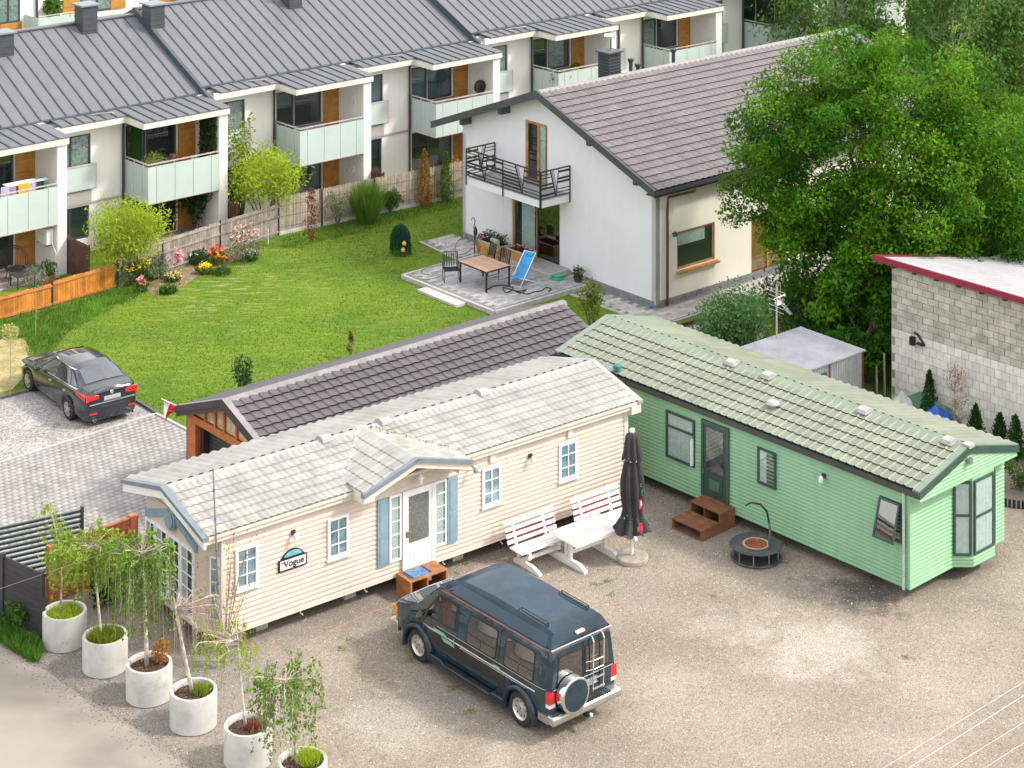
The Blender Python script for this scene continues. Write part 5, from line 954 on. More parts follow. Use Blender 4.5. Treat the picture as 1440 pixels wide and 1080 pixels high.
# ================================================================== VEHICLES
def loft(xs, ring, name, mat, par, smooth=35):
    """ring(x): half outline [(y,z)...] from the bottom centre to the top centre"""
    m = MB(); R = []
    for x in xs:
        h = ring(x); full = [(x, y, z) for y, z in h] + [(x, -y, z) for y, z in h[-2:0:-1]]; R.append(full)
    n = len(R[0]); m.v = [p for r in R for p in r]
    m.f = [(i * n + k, (i + 1) * n + k, (i + 1) * n + (k + 1) % n, i * n + (k + 1) % n) for i in range(len(R) - 1) for k in range(n)] + [tuple(range(n)), tuple(range((len(R) - 1) * n, len(R) * n))[::-1]]
    m.mi = [0] * len(m.f); return m.build(name, mat, par, auto=smooth)
def yside(ring, x, z):
    h = ring(x); best = 0
    for (y0, z0), (y1, z1) in zip(h[:-1], h[1:]):
        if min(z0, z1) - 1e-6 <= z <= max(z0, z1) + 1e-6 and abs(z1 - z0) > 1e-6: best = max(best, y0 + (y1 - y0) * (z - z0) / (z1 - z0))
    return best
def patch(par, name, mat, ring, c4, eps=.008, side=1, nu=8, nv=4, smooth=True, rounded=0., off=None):
    """c4: (x,z) corners bl, br, tr, tl on the vehicle's side"""
    if rounded:
        out = []; r = .5 * rounded + .08
        for qx, qz, a0 in ((1, 1, 0), (-1, 1, pi / 2), (-1, -1, pi), (1, -1, 1.5 * pi)):
            for k in range(6): t = a0 + pi / 2 * k / 5; out.append((qx * (1 - r) + r * cos(t), qz * (1 - r) + r * sin(t)))
        n = len(out); m = MB(); m.v = []; R_ = 5
        for q in range(R_):
            sc = (q + 1) / R_
            for u, v in out:
                u2, v2 = .5 + u * sc / 2, .5 + v * sc / 2; b = [c4[0][k] * (1 - u2) + c4[1][k] * u2 for k in (0, 1)]; t = [c4[3][k] * (1 - u2) + c4[2][k] * u2 for k in (0, 1)]
                x, z = b[0] * (1 - v2) + t[0] * v2, b[1] * (1 - v2) + t[1] * v2; m.v.append((x, side * (yside(ring, x, z) + eps), z))
        m.f = [tuple(range(n))] + [(q * n + k, (q + 1) * n + k, (q + 1) * n + (k + 1) % n, q * n + (k + 1) % n) for q in range(R_ - 1) for k in range(n)]
        if side > 0: m.f = [f[::-1] for f in m.f]
        m.mi = [0] * len(m.f); return m.build(name, mat, par, smooth=smooth)
    m = MB(); G_ = []
    for j in range(nv + 1):
        for i in range(nu + 1):
            u, v = i / nu, j / nv
            if rounded:       # pull the corners in
                e = rounded * (max(0, 2 * abs(u - .5) - .7) / .3) * (max(0, 2 * abs(v - .5) - .7) / .3); u2 = .5 + (u - .5) * (1 - e); v2 = .5 + (v - .5) * (1 - e)
            else: u2, v2 = u, v
            b = [c4[0][k] * (1 - u2) + c4[1][k] * u2 for k in (0, 1)]; t = [c4[3][k] * (1 - u2) + c4[2][k] * u2 for k in (0, 1)]
            x, z = b[0] * (1 - v2) + t[0] * v2, b[1] * (1 - v2) + t[1] * v2; G_.append((x, side * (yside(ring, x, z) + eps), z))
    m.v = G_; m.f = [(j * (nu + 1) + i, j * (nu + 1) + i + 1, (j + 1) * (nu + 1) + i + 1, (j + 1) * (nu + 1) + i) for j in range(nv) for i in range(nu)]
    if side > 0: m.f = [f[::-1] for f in m.f]
    m.mi = [0] * len(m.f); return m.build(name, mat, par, smooth=smooth)
TYRE = M("tyre_rubber", (.028, .028, .028), .85, var=.15); ALLOY = M("alloy", (.62, .61, .58), .28, metal=.75, var=.05); REDL = M("red_lens", (.55, .01, .012), .15, coat=1, var=.1); AMB = M("amber_lens", (.7, .3, .02), .2, coat=.5); CLEARL = M("clear_lens", (.75, .75, .73), .12, coat=.6)
def wheel(par, x, y, r, w, side, rim='steel', nsp=5):
    t = MB().lathe([(r * .62, -w / 2), (r * .9, -w / 2), (r, -w * .33), (r, w * .33), (r * .9, w / 2), (r * .62, w / 2), (r * .6, 0), (r * .62, -w / 2)], 36, (0, 0, 0), 'y').build('wheel', TYRE, par, smooth=False, auto=40); t.location = (x, y, r); s = side
    rm = MB().lathe([(r * .62, s * w * .5), (r * .60, s * w * .42), (r * .56, s * w * .36), (r * .3, s * w * .30), (r * .16, s * w * .40), (.001, s * w * .42)], 36, (0, 0, 0), 'y').build('rim', ALLOY if rim == 'steel' else DARKM, t, auto=40)
    if rim == 'steel':
        for k in range(8): a = 2 * pi * k / 8; MB().lathe([(.001, s * (w * .37)), (r * .06, s * (w * .345))], 8, (r * .43 * cos(a), 0, r * .43 * sin(a)), 'y').build('vent_hole', DARKM, rm)
        MB().lathe([(.001, s * w * .55), (r * .12, s * w * .53), (r * .15, s * w * .4)], 16, (0, 0, 0), 'y').build('hub_cap', CHROME, rm)
    else:
        for k in range(nsp):
            a = 2 * pi * k / nsp + .3; c_, s_ = cos(a), sin(a); d = Vector((c_, 0, s_)); p = Vector((-s_, 0, c_)); yy = s * w * .46
            for q in (-.45, .45):
                A = d * r * .1 + p * r * .08 * q + Vector((0, yy, 0)); B = d * r * .6 + p * r * .26 * q + Vector((0, yy * .95, 0)); MB().beam(A, B, .03, r * .10, p).build('spoke', ALLOY, rm)
        MB().lathe([(r * .56, s * w * .44), (r * .62, s * w * .50), (r * .64, s * w * .46)], 36, (0, 0, 0), 'y').build('rim_lip', ALLOY, rm, smooth=True); MB().lathe([(.001, s * w * .52), (r * .12, s * w * .5)], 14, (0, 0, 0), 'y').build('hub_cap', ALLOY, rm)
    return t
I_ = np.interp
# ---------------------------------------------------- high roof van
VP = Fr(.166, 43.0, 130.6); vx, vy = VP.w(.22, -1.0)
TEAL = M("dark_teal_paint", (.002, .026, .042), .05, var=.15, sc=1, coat=.8, spec=.4); TEAL2 = M("dusty_roof_paint", (.006, .028, .048), .16, var=.3, sc=.9, coat=.15, spec=.3, dirt=((.05, .06, .08), 2.2, .5, .5)); CHARC = M("charcoal_lower_paint", (.012, .013, .011), .12, coat=.6, var=.2)
GLV = glassmat("van_glass", (.25, .27, .27), .5); PINS = M("pale_stripe", (.5, .52, .52), .4); PINR = M("red_stripe", (.5, .12, .09), .4); MINT = M("mint_print", (.2, .42, .32), .5)
van = thing('van', 'dark teal high roof conversion van with spare wheel and ladder on its back', 'van', vx, vy, VP.a)
WB = 3.505; RW = .37
VO = -.2
def arch(x, sill, ra=.45, wb=WB, r=.37):
    z = sill
    for c in ((VO, wb + VO) if wb == WB else (0, wb)):
        if abs(x - c) < ra: z = max(z, r * .9 + sqrt(ra ** 2 - (x - c) ** 2) * .95)
    return z
def vring(x):
    z0 = arch(x, .40, .44); zt = I_(x, [-1.12, -1.05, 2.55, 2.72, 3.38, 3.6, 4.1, 4.28, 4.33], [1.97, 2.0, 2.02, 1.97, 1.33, 1.27, 1.12, .98, .86]); k = I_(x, [-1.12, -1.0, -.8, 3.5, 3.9, 4.2, 4.33], [.90, .965, 1, 1, .985, .93, .84])
    zb = min(1.16, zt - .07); cab = I_(zt, [1.3, 2.0], [0, 1]); wt = (.93 * (1 - cab) + .84 * cab) * k; W = 1.0 * k
    return [(0, z0), (W * .93, z0), (W * .985, z0 + min(.14, (zb - z0) * .3)), (W, max(z0 + .16, .78) if zb > .95 else (z0 + zb) / 2), (W * .99, zb), (wt + (W - wt) * .18, zt - .09 if cab > .2 else zt - .05), (wt, zt - .025), (wt * .8, zt), (0, zt + .015)]
xs = sorted(set([round(x, 3) for x in np.arange(-1.12, 4.331, .06)] + [4.33, 2.72, 2.55, 3.38, -1.05] + [c + d * .44 for c in (VO, WB + VO) for d in (-.999, -.96, -.88, .88, .96, .999)]))
loft(xs, vring, 'body', TEAL, van)
bx('underbody', BLACK, van, (-1.0, 4.1, -.8, .8, .24, .6))
# raised roof
def hring(x):
    zt = I_(x, [-1.06, -.92, -.7, 1.0, 2.0, 2.35, 2.62, 2.78], [2.03, 2.40, 2.44, 2.50, 2.44, 2.34, 2.14, 2.02]); h = zt - 2.0; k = I_(x, [-1.06, -.9, 2.3, 2.78], [.97, 1, 1, .9]); wt = (.85 - .40 * h) * k
    return [(0, 1.98), (.865 * k, 1.98), (.87 * k, 2.02), (wt + .02, zt - .06 * min(1, h * 4)), (wt - .03, zt - .012), (wt * .6, zt), (0, zt + .012)]
loft(sorted(set(list(np.arange(-1.06, 2.78, .1)) + [2.78, -.92, 2.35, 2.62])), hring, 'raised_roof', TEAL2, van)
for sgn in (1, -1):
    patch(van, 'roof_side_band', TEAL, hring, [(-.9, 2.05), (2.4, 2.05), (2.15, 2.33), (-.85, 2.33)], .004, sgn, 20, 3)
    patch(van, 'pin_stripe', PINS, hring, [(-1.04, 2.0), (2.7, 2.0), (2.7, 2.012), (-1.04, 2.012)], .008, sgn, 24, 1); patch(van, 'pin_stripe', PINR, vring, [(-1.06, 1.952), (2.6, 1.952), (2.6, 1.972), (-1.06, 1.972)], .012, sgn, 24, 1)
    patch(van, 'window', GLV, vring, [(.62, 1.12), (1.58, 1.12), (1.55, 1.78), (.62, 1.78)], .010, sgn, rounded=.25); patch(van, 'window', GLV, vring, [(-.62, 1.12), (.30, 1.12), (.30, 1.78), (-.58, 1.78)], .010, sgn, rounded=.25)
    for c in ([(.62, 1.12), (1.58, 1.12), (1.55, 1.78), (.62, 1.78)], [(-.62, 1.12), (.30, 1.12), (.30, 1.78), (-.58, 1.78)]):
        cx_ = sum(p[0] for p in c) / 4; cz_ = sum(p[1] for p in c) / 4; patch(van, 'window_surround', BLACK, vring, [(cx_ + (p[0] - cx_) * 1.07, cz_ + (p[1] - cz_) * 1.09) for p in c], .005, sgn, rounded=.25)
        (xa, z_), (xb_, _) = c[0], c[1]; patch(van, 'window_bar', BLACK, vring, [(xa, 1.33), (xb_, 1.33), (xb_, 1.345), (xa, 1.345)], .014, sgn, 8, 1); patch(van, 'window_bar', BLACK, vring, [((xa + xb_) / 2, 1.12), ((xa + xb_) / 2 + .015, 1.12), ((xa + xb_) / 2 + .015, 1.33), ((xa + xb_) / 2, 1.33)], .014, sgn, 1, 3)
    patch(van, 'front_door_glass', GLV, vring, [(2.02, 1.22), (3.02, 1.22), (2.62, 1.78), (2.02, 1.78)], .010, sgn, rounded=.1); patch(van, 'door_glass_frame', BLACK, vring, [(1.95, 1.18), (3.12, 1.18), (2.66, 1.84), (1.95, 1.84)], .005, sgn)
    patch(van, 'lower_side_paint', CHARC, vring, [(.28, .62), (2.84, .62), (2.84, 1.04), (.28, 1.04)], .004, sgn, 16, 4); patch(van, 'side_stripe', PINS, vring, [(-.7, .93), (2.9, .93), (3.1, .965), (-.7, .965)], .009, sgn, 30, 1); patch(van, 'side_stripe', PINS, vring, [(-.4, .895), (1.8, .895), (1.8, .907), (-.4, .907)], .009, sgn, 20, 1); patch(van, 'pin_stripe', PINS, vring, [(-1.0, 1.075), (2.6, 1.075), (2.6, 1.085), (-1.0, 1.085)], .009, sgn, 30, 1)
    patch(van, 'printed_flash', MINT, vring, [(2.15, .93), (2.62, .93), (2.75, 1.01), (2.35, 1.01)], .011, sgn, 6, 2); patch(van, 'printed_flash', MINT, vring, [(1.95, .83), (2.35, .83), (2.45, .91), (2.1, .91)], .011, sgn, 6, 2); patch(van, 'printed_flash', MINT, vring, [(.35, .94), (.6, .94), (.66, 1.0), (.45, 1.0)], .011, sgn, 6, 2)
    for x in (1.90, 3.16, .50): patch(van, 'door_gap', BLACK, vring, [(x, .55), (x + .012, .55), (x + .012, 1.88 if x < 3 else 1.15), (x, 1.88 if x < 3 else 1.15)], .007, sgn, 1, 10)
    ys_ = yside(vring, 1.8, 1.0) * sgn; bx('door_handle', CHROME, van, (1.97, 2.0, min(ys_, ys_ + .03 * sgn), max(ys_, ys_ + .03 * sgn), .86, 1.02)); 
    # running board between the flared arches
    m = MB().prism([(.26, .28), (.26, .42), (.65, .42), (.72, .36), (2.3, .36), (2.38, .42), (2.86, .42), (2.86, .28)], 'y', min(sgn * .88, sgn * 1.08), max(sgn * .88, sgn * 1.08)); m.build('running_board', M("board_blue", (.004, .018, .032), .35, coat=.5) if 'board_blue' not in bpy.data.materials else bpy.data.materials['board_blue'], van, bevel=.02)
    for i_, xc in enumerate((.75, 1.6)): bx('step_pad', BLACK, van, (xc, xc + .75, min(sgn * .95, sgn * 1.06), max(sgn * .95, sgn * 1.06), .362 if i_ else .365, .372))
    for c in (VO, WB + VO):
        m = MB(); n = 18; pr = []
        for i in range(n + 1):
            a = pi * (-.08 + 1.16 * i / n); pr.append([(c + rr * cos(a), sgn * y, .34 + rr * sin(a)) for rr, y in ((.43, .95), (.43, 1.05), (.485, 1.06), (.52, 1.0), (.52, .95))])
        m.v = [p for q in pr for p in q]; m.f = [(i * 5 + k, i * 5 + k + 1, (i + 1) * 5 + k + 1, (i + 1) * 5 + k) for i in range(n) for k in range(4)]; m.mi = [0] * len(m.f); m.build('wheel_flare', bpy.data.materials['board_blue'], van, smooth=True)
    wheel(van, VO, sgn * .87, RW, .24, sgn); wheel(van, WB + VO, sgn * .87, RW, .24, sgn)
    mr = MB().lathe([(.001, -.08), (.09, -.07), (.12, 0), (.1, .07), (.001, .09)], 12, (2.98, sgn * 1.14, 1.22), 'x').path([(3.0, sgn * .95, 1.15), (2.98, sgn * 1.1, 1.18)], .025, 5).build('wing_mirror', CHARC, van); bx('mirror_glass', CHROME, mr, (2.895, 2.9, sgn * 1.14 - .07, sgn * 1.14 + .07, 1.16, 1.28))
    tl = bx('tail_light', REDL, van, (-1.125, -1.0, min(sgn * .80, sgn * .965), max(sgn * .80, sgn * .965), .80, 1.05)); bx('reversing_lens', CLEARL, tl, (-1.122, -1.0, min(sgn * .80, sgn * .963), max(sgn * .80, sgn * .963), .72, .80))
    bx('front_indicator', AMB, van, (4.1, 4.29, min(sgn * .86, sgn * .94), max(sgn * .86, sgn * .94), .72, .92)); bx('headlight', CLEARL, van, (4.2, 4.34, min(sgn * .55, sgn * .82), max(sgn * .55, sgn * .82), .72, .90))
    MB().path([(-.62, sgn * .62, 2.43), (-.62, sgn * .62, 2.50), (.25, sgn * .62, 2.52), (.25, sgn * .62, 2.45)], .014, 5).path([(-.62, sgn * .54, 2.43), (-.62, sgn * .54, 2.50), (.25, sgn * .54, 2.52), (.25, sgn * .54, 2.45)], .014, 5).beam((-.62, sgn * .62, 2.5), (-.62, sgn * .54, 2.5), .02, .02).build('roof_rail', BLACK, van)
# glass of the windscreen, bonnet details
def wspt(t, s): x = 3.36 + (2.73 - 3.36) * t; w = (.86 - .10 * t) * s; z = I_(x, [2.72, 3.38], [1.97, 1.33]) + .012 + .03 * (1 - s * s); return (x + .012 + .03 * (1 - s * s), w, z)
m = MB(); n = 10
m.v = [wspt(.06 + .86 * j / 4, -1 + 2 * i / n) for j in range(5) for i in range(n + 1)]; m.f = [(j * (n + 1) + i, j * (n + 1) + i + 1, (j + 1) * (n + 1) + i + 1, (j + 1) * (n + 1) + i) for j in range(4) for i in range(n)]; m.mi = [0] * len(m.f); m.build('windscreen', GLASSD, van, smooth=True)
MB().path([(3.42, .5, 1.33), (3.2, -.05, 1.52)], .008, 4).build('wiper', BLACK, van); MB().path([(3.42, -.2, 1.33), (3.2, -.7, 1.52)], .008, 4).build('wiper', BLACK, van)
bx('cowl_grille', BLACK, van, (3.40, 3.52, -.6, .6, 1.29, 1.315)); bx('radiator_grille', DARKM, van, (4.27, 4.345, -.5, .5, .62, .9))
MB().prism([(4.1, .36), (4.42, .38), (4.44, .56), (4.3, .60), (4.1, .6)], 'y', -.94, .94).build('front_bumper', CHROME, van, bevel=.03)
# back: doors, glass, bumper, spare wheel, ladder
for sgn in (1, -1):
    a, b = sorted((sgn * .06, sgn * .74)); gw_ = MB().prism([(a, 1.16), (b, 1.16), (a if sgn < 0 else b, 1.16)] if 0 else [(a, 1.17), (b, 1.17), (b - (.06 if sgn > 0 else 0), 1.80), (a + (.06 if sgn < 0 else 0), 1.80)], 'x', -1.135, -1.12); gw_.build('rear_window', GLV, van); MB().prism([(a - .03, 1.13), (b + .03, 1.13), (b - (.03 if sgn > 0 else -.03), 1.84), (a + (.03 if sgn < 0 else -.03), 1.84)], 'x', -1.128, -1.115).build('rear_window_frame', BLACK, van)
bx('door_gap', BLACK, van, (-1.13, -1.12, -.008, .008, .55, 1.95)); bx('pin_stripe', PINS, van, (-1.128, -1.12, -.85, .85, 1.07, 1.082)); bx('pin_stripe', PINR, van, (-1.09, -1.08, -.85, .85, 1.975, 1.99)); bx('pin_stripe', PINS, van, (-1.088, -1.06, -.86, .86, 2.01, 2.03))
bl = bx('roof_marker_light', CLEARL, van, (-1.06, -.96, -.12, .12, 2.17, 2.25), bevel=.02); bx('marker_lens', REDL, bl, (-1.065, -1.05, -.1, .05, 2.175, 2.2))
bmp = MB().prism([(-1.06, .40), (-1.26, .40), (-1.28, .46), (-1.27, .56), (-1.22, .59), (-1.06, .59)], 'y', -.98, .98).build('rear_bumper', M("bright_bumper", (.5, .5, .5), .18, metal=.85, var=.05), van, bevel=.035); bx('bumper_pad', BLACK, bmp, (-1.24, -1.08, -.7, .7, .59, .60))
for sgn in (1, -1): bx('bumper_end', bpy.data.materials['bright_bumper'], bmp, (-1.1, -.78, min(sgn * .9, sgn * .985), max(sgn * .9, sgn * .985), .40, .56))
MB().lathe([(.001, .0), (.05, -.02), (.05, -.06), (.001, -.09)], 10, (-1.32, 0, .36), 'x').build('tow_ball', CHROME, van); bx('tow_bar', BLACK, van, (-1.3, -1.1, -.03, .03, .3, .36))
sw = MB().lathe([(.30, .0), (.385, .02), (.39, .14), (.385, .20), (.35, .215)], 40, (-1.36, .42, .93), 'x').build('spare_wheel', CHROME, van, smooth=False, auto=30)
MB().lathe([(.001, -.002), (.33, -.002), (.35, .012), (.35, .03)], 40, (-1.362, .42, .93), 'x').build('spare_wheel_cover', TEAL, sw, auto=30); MB().lathe([(.33, .0), (.36, -.004), (.385, .01), (.385, .03)], 40, (-1.362, .42, .93), 'x').build('cover_ring', CHROME, sw, smooth=True)
ld = MB()
for y in (-.22, -.52): ld.path([(-1.02, y, 2.02), (-1.16, y, 2.0), (-1.21, y, 1.9), (-1.20, y, 1.3), (-1.18, y, .72), (-1.13, y, .70)], .016, 7)
ldo = ld.build('ladder', M("ladder_tube", (.62, .55, .52), .25, metal=.7), van)
for z in (1.0, .78): bx('rung', bpy.data.materials['ladder_tube'], ldo, (-1.215, -1.18, -.54, -.20, z - .012, z + .012))
for z in (1.42, 1.2): MB().path([(-1.2, -.22, z), (-1.14, -.05, z)], .008, 4).path([(-1.2, -.22, z), (-1.2, -.52, z)], .010, 5).build('rung', bpy.data.materials['ladder_tube'], ldo)
bx('number_plate', M("blank_plate", (.4, .42, .44), .5), van, (-1.145, -1.13, -.36, .0, .86, 1.0)); bx('rear_door_handle', BLACK, van, (-1.16, -1.12, -.06, .0, 1.0, 1.06))
bx('dashboard', DARKM, van, (2.6, 3.1, -.8, .8, .9, 1.2))
def squash(o):
    for c in o.children:
        for v in c.data.vertices:
            z = v.co.z + c.location.z
            if z > 1.16: v.co.z = (1.16 + (z - 1.16) * .845 if z < 2.0 else 1.87 + (z - 2.0) * .68) - c.location.z
        squash(c)
squash(van)
# ---------------------------------------------------- saloon car
cf = Fr(-13.02, 59.42, 127.6); cx, cy = cf.w(0, -.9)
NAVY = M("dark_navy_paint", (.012, .016, .024), .18, var=.15, coat=1.); car = thing('saloon_car', 'dark navy saloon car parked on pale gravel beside the lawn', 'car', cx, cy, cf.a); CW = 2.77; CR = .325
def cring(x):
    z0 = arch(x, .22, .375, CW, CR)
    zt = I_(x, [-1.08, -1.04, -.98, -.62, -.02, .35, .95, 1.5, 1.75, 2.38, 2.7, 3.2, 3.55, 3.7, 3.76], [.62, .95, 1.06, 1.13, 1.40, 1.455, 1.475, 1.43, 1.37, 1.02, .95, .87, .76, .62, .5]); k = I_(x, [-1.08, -1.0, -.7, -.2, 2.9, 3.3, 3.6, 3.76], [.80, .89, .965, 1, 1, .965, .86, .66])
    belt = I_(x, [-1.08, -.6, 0, 1.5, 2.4, 3.76], [.95, 1.02, 1.0, .94, .90, .7]); zb = min(belt, zt - .05); cab = max(0, min(1, (zt - belt - .06) / .35)); W = .905 * k; wt = (W - .12) * (1 - cab) + (.60) * cab * k; zs = zt - .02 - .05 * cab
    return [(0, z0), (W * .9, z0), (W * .97, z0 + min(.1, (zb - z0) * .3)), (W, (z0 + zb) / 2 if z0 > .3 else .56), (W * .985, zb - .06), (W * .955, zb), (wt + (W * .955 - wt) * .22 * cab, zb + (zs - zb) * (.8 if cab > 0 else .5)), (wt, zs), (wt * .78, zt - .005), (0, zt + .02)]
xs = sorted(set([round(x, 3) for x in np.arange(-1.08, 3.761, .05)] + [3.76] + [c + d * .375 for c in (0, CW) for d in (-.999, -.95, -.85, .85, .95, .999)]))
loft(xs, cring, 'body', NAVY, car, 50); bx('underbody', BLACK, car, (-.95, 3.5, -.75, .75, .16, .4))
GLC = glassmat("car_glass", (.22, .30, .30), .45)
for sgn in (1, -1):
    patch(car, 'front_side_glass', GLC, cring, [(.95, 1.0), (1.92, .98), (1.38, 1.33), (.93, 1.36)], .006, sgn); patch(car, 'rear_side_glass', GLC, cring, [(-.05, 1.04), (.88, 1.0), (.86, 1.36), (.35, 1.35)], .006, sgn); patch(car, 'quarter_glass', GLC, cring, [(-.42, 1.07), (-.1, 1.05), (.28, 1.33), (.1, 1.28)], .006, sgn)
    patch(car, 'glass_surround', BLACK, cring, [(-.5, 1.04), (2.05, .955), (1.42, 1.37), (.12, 1.36)], .003, sgn, 16, 5)
    patch(car, 'chrome_trim', CHROME, cring, [(-.5, 1.03), (2.1, .945), (2.1, .96), (-.5, 1.048)], .010, sgn, 20, 1)
    patch(car, 'chrome_trim', CHROME, cring, [(.1, 1.362), (1.4, 1.375), (1.4, 1.39), (.1, 1.38)], .010, sgn, 12, 1)
    for x in (.92, 2.02, -.02): patch(car, 'door_gap', BLACK, cring, [(x, .34), (x + .01, .34), (x + .01, .95), (x, .95)], .003, sgn, 1, 8)
    for x in (.12, 1.08): y_ = yside(cring, x, .83) * sgn; bx('door_handle', CHROME, car, (x, x + .17, min(y_, y_ + .03 * sgn), max(y_, y_ + .03 * sgn), .815, .845))
    patch(car, 'tail_light', REDL, cring, [(-.99, .80), (-.55, .90), (-.45, .99), (-.95, .985)], .012, sgn, 8, 3)
    a, b = sorted((sgn * .42, sgn * .80)); MB().prism([(a, .84 if sgn > 0 else .80), (b, .80 if sgn > 0 else .84), (b, .985 if sgn > 0 else .93), (a, .93 if sgn > 0 else .985)], 'x', -1.075, -1.0).build('tail_light', REDL, car); bx('reflector', REDL, car, (-1.10, -1.05, min(sgn * .5, sgn * .72), max(sgn * .5, sgn * .72), .42, .46))
    MB().lathe([(.04, -.06), (.05, -.06), (.05, .06)], 14, (-1.1, sgn * .6, .27), 'x').build('exhaust_tip', CHROME, car)
    patch(car, 'headlight', CLEARL, cring, [(3.2, .62), (3.6, .58), (3.55, .72), (2.95, .78)], .008, sgn)
    wheel(car, 0, sgn * .80, CR, .22, sgn, 'alloy'); wheel(car, CW, sgn * .80, CR, .22, sgn, 'alloy')
    MB().lathe([(.001, -.09), (.06, -.07), (.08, 0), (.06, .06), (.001, .08)], 10, (1.88, sgn * 1.0, 1.0), 'x').path([(1.88, sgn * .86, .95), (1.88, sgn * .96, .98)], .02, 5).build('wing_mirror', NAVY, car)
def csurf(name, x0, x1, w0, w1, mat, eps):
    m = MB(); nu, nv = 10, 6; V_ = []
    for j in range(nv + 1):
        x = x0 + (x1 - x0) * j / nv; h = cring(x)[6:]
        for i in range(nu + 1):
            s = -1 + 2 * i / nu; y = s * (w0 + (w1 - w0) * j / nv); ay = abs(y); z = None
            for (y0, z0), (y1, z1) in zip(h[:-1], h[1:]):
                if y1 - 1e-6 <= ay <= y0 + 1e-6: z = z0 + (z1 - z0) * ((y0 - ay) / (y0 - y1 + 1e-9))
            if z is None: z = h[0][1]
            V_.append((x, y, z + eps))
    m.v = V_; m.f = [(j * (nu + 1) + i, (j + 1) * (nu + 1) + i, (j + 1) * (nu + 1) + i + 1, j * (nu + 1) + i + 1) for j in range(nv) for i in range(nu)]; m.mi = [0] * len(m.f); m.build(name, mat, car, smooth=True)
csurf('rear_window', -.58, -.0, .60, .53, M("mirror_dark_glass", (.05, .06, .07), .03, coat=1., spec=1.), .012); csurf('windscreen', 2.32, 1.76, .66, .56, bpy.data.materials['mirror_dark_glass'], .012)
MB().beam((-1.085, -.72, .70), (-1.085, .72, .70), .02, .035).build('boot_trim', M("satin_trim", (.4, .42, .45), .2, metal=.6), car); bx('number_plate', bpy.data.materials['blank_plate'], car, (-1.095, -1.06, -.26, .26, .75, .86))
MB().lathe([(.001, -.0), (.05, .0), (.06, .015)], 16, (-1.065, 0, .94), 'x').build('boot_badge', CHROME, car)
MB().path([(-1.06, -.7, .60), (-1.095, 0, .585), (-1.06, .7, .60)], .008, 4).build('bumper_gap', BLACK, car)
# ================================================================== FENCES AND GATES
def plank_fence(name, label, pts, h, pw, mat, rails, post_mat, cat='fence', gap=.006, postw=.06, hpost=.06, step=None, capmat=None, group=None):
    t = thing(name, label, cat, pts[0][0], pts[0][1], 0, group=group); o = Vector(pts[0]); cnt = 0
    for si, (a, b) in enumerate(zip(pts[:-1], pts[1:])):
        a, b = Vector(a) - o, Vector(b) - o; d = b - a; L = d.length; d.normalize(); an = atan2(d.y, d.x); n = int(L / pw); hh = h[si] if isinstance(h, (list, tuple)) else h
        me = MB().box(gap / 2, L / n - gap / 2, -.012, .012, .03, hh).mesh('plank', mat)
        for i in range(n):
            k = link('plank', me, t); p = a + d * (L * i / n); k.location = (p.x, p.y, RNG.uniform(-.012, .012)); k.rotation_euler = (0, 0, an + RNG.uniform(-.02, .02)); 
        nrm = Vector((d.y, -d.x)) * .03
        for z in rails: MB().beam((a.x + nrm.x, a.y + nrm.y, z * hh), (b.x + nrm.x, b.y + nrm.y, z * hh), .035, .075).build('rail', capmat or mat, t)
        for p in (a, b) if si == len(pts) - 2 else (a,): bx('post', post_mat, t, (p.x - postw / 2, p.x + postw / 2, p.y - postw / 2 - .03, p.y + postw / 2 - .03, 0, hh + hpost))
    return t
ORF = M("orange_plank", (.52, .20, .03), .6, var=.2, sc=2.5, rnd=.22, wave=((5, 5, .8), 5, .25)); ORF2 = M("orange_rail", (.5, .19, .07), .6, var=.15)
plank_fence('timber_fence', 'low orange brown plank fence between the left patio and the lawn', [gnd(-40, 461), gnd(74, 431), gnd(164, 405)], [.8, .86], .1, ORF, (.90, .12), DARKM, capmat=ORF2)
GYF = M("grey_plank", (.31, .265, .235), .85, var=.2, sc=3, rnd=.2, wave=((6, 6, .8), 5, .25), bump=.2)
plank_fence('weathered_fence', 'weathered grey plank fence behind the flower bed', [gnd(166, 405), gnd(229, 384), gnd(310, 357), gnd(392, 331)], 1.2, .115, GYF, (.93, .62, .12), DARKM, hpost=.05)
BRF = M("brown_plank", (.12, .055, .035), .7, var=.2, rnd=.12, wave=((6, 6, .8), 5, .2))
for j, lb in ((0, 'dark brown plank screen beside the first white column'), (1, 'dark brown plank screen behind the yellow willow'), (2, 'dark brown plank screen behind the ornamental grass')):
    plank_fence('garden_screen', lb, [tw(PW * j + .05, 1.6), tw(PW * j + .05, (-1.5, -.55, -.75)[j])], 1.35, .12, BRF, (.95,), BRF)
REED = M("reed", (.42, .345, .285), .85, var=.12, sc=4, island=.3); rp0, rp1 = gnd(392, 331), gnd(760, 253)
rf = thing('reed_fence', 'pale reed screen fence on dark posts along the back of the lawn', 'fence', rp0[0], rp0[1]); d = Vector(rp1) - Vector(rp0); L = d.length; d.normalize(); n = 2600
T_ = RNG.uniform(0, L, n); off = RNG.uniform(-.015, .015, n); lean = RNG.normal(size=n) * .012; hh = RNG.uniform(1.28, 1.42, n); w = .011
A = np.stack([d.x * T_ - d.y * off, d.y * T_ + d.x * off, np.full(n, .05)], 1); B = A + np.stack([d.x * lean, d.y * lean, hh], 1); dw = np.array([d.x, d.y, 0]) * w
V = np.stack([A - dw, A + dw, B + dw, B - dw], 1).reshape(-1, 3); npmesh('reeds', V, np.arange(n * 4).reshape(-1, 4), REED, rf, 'stuff')
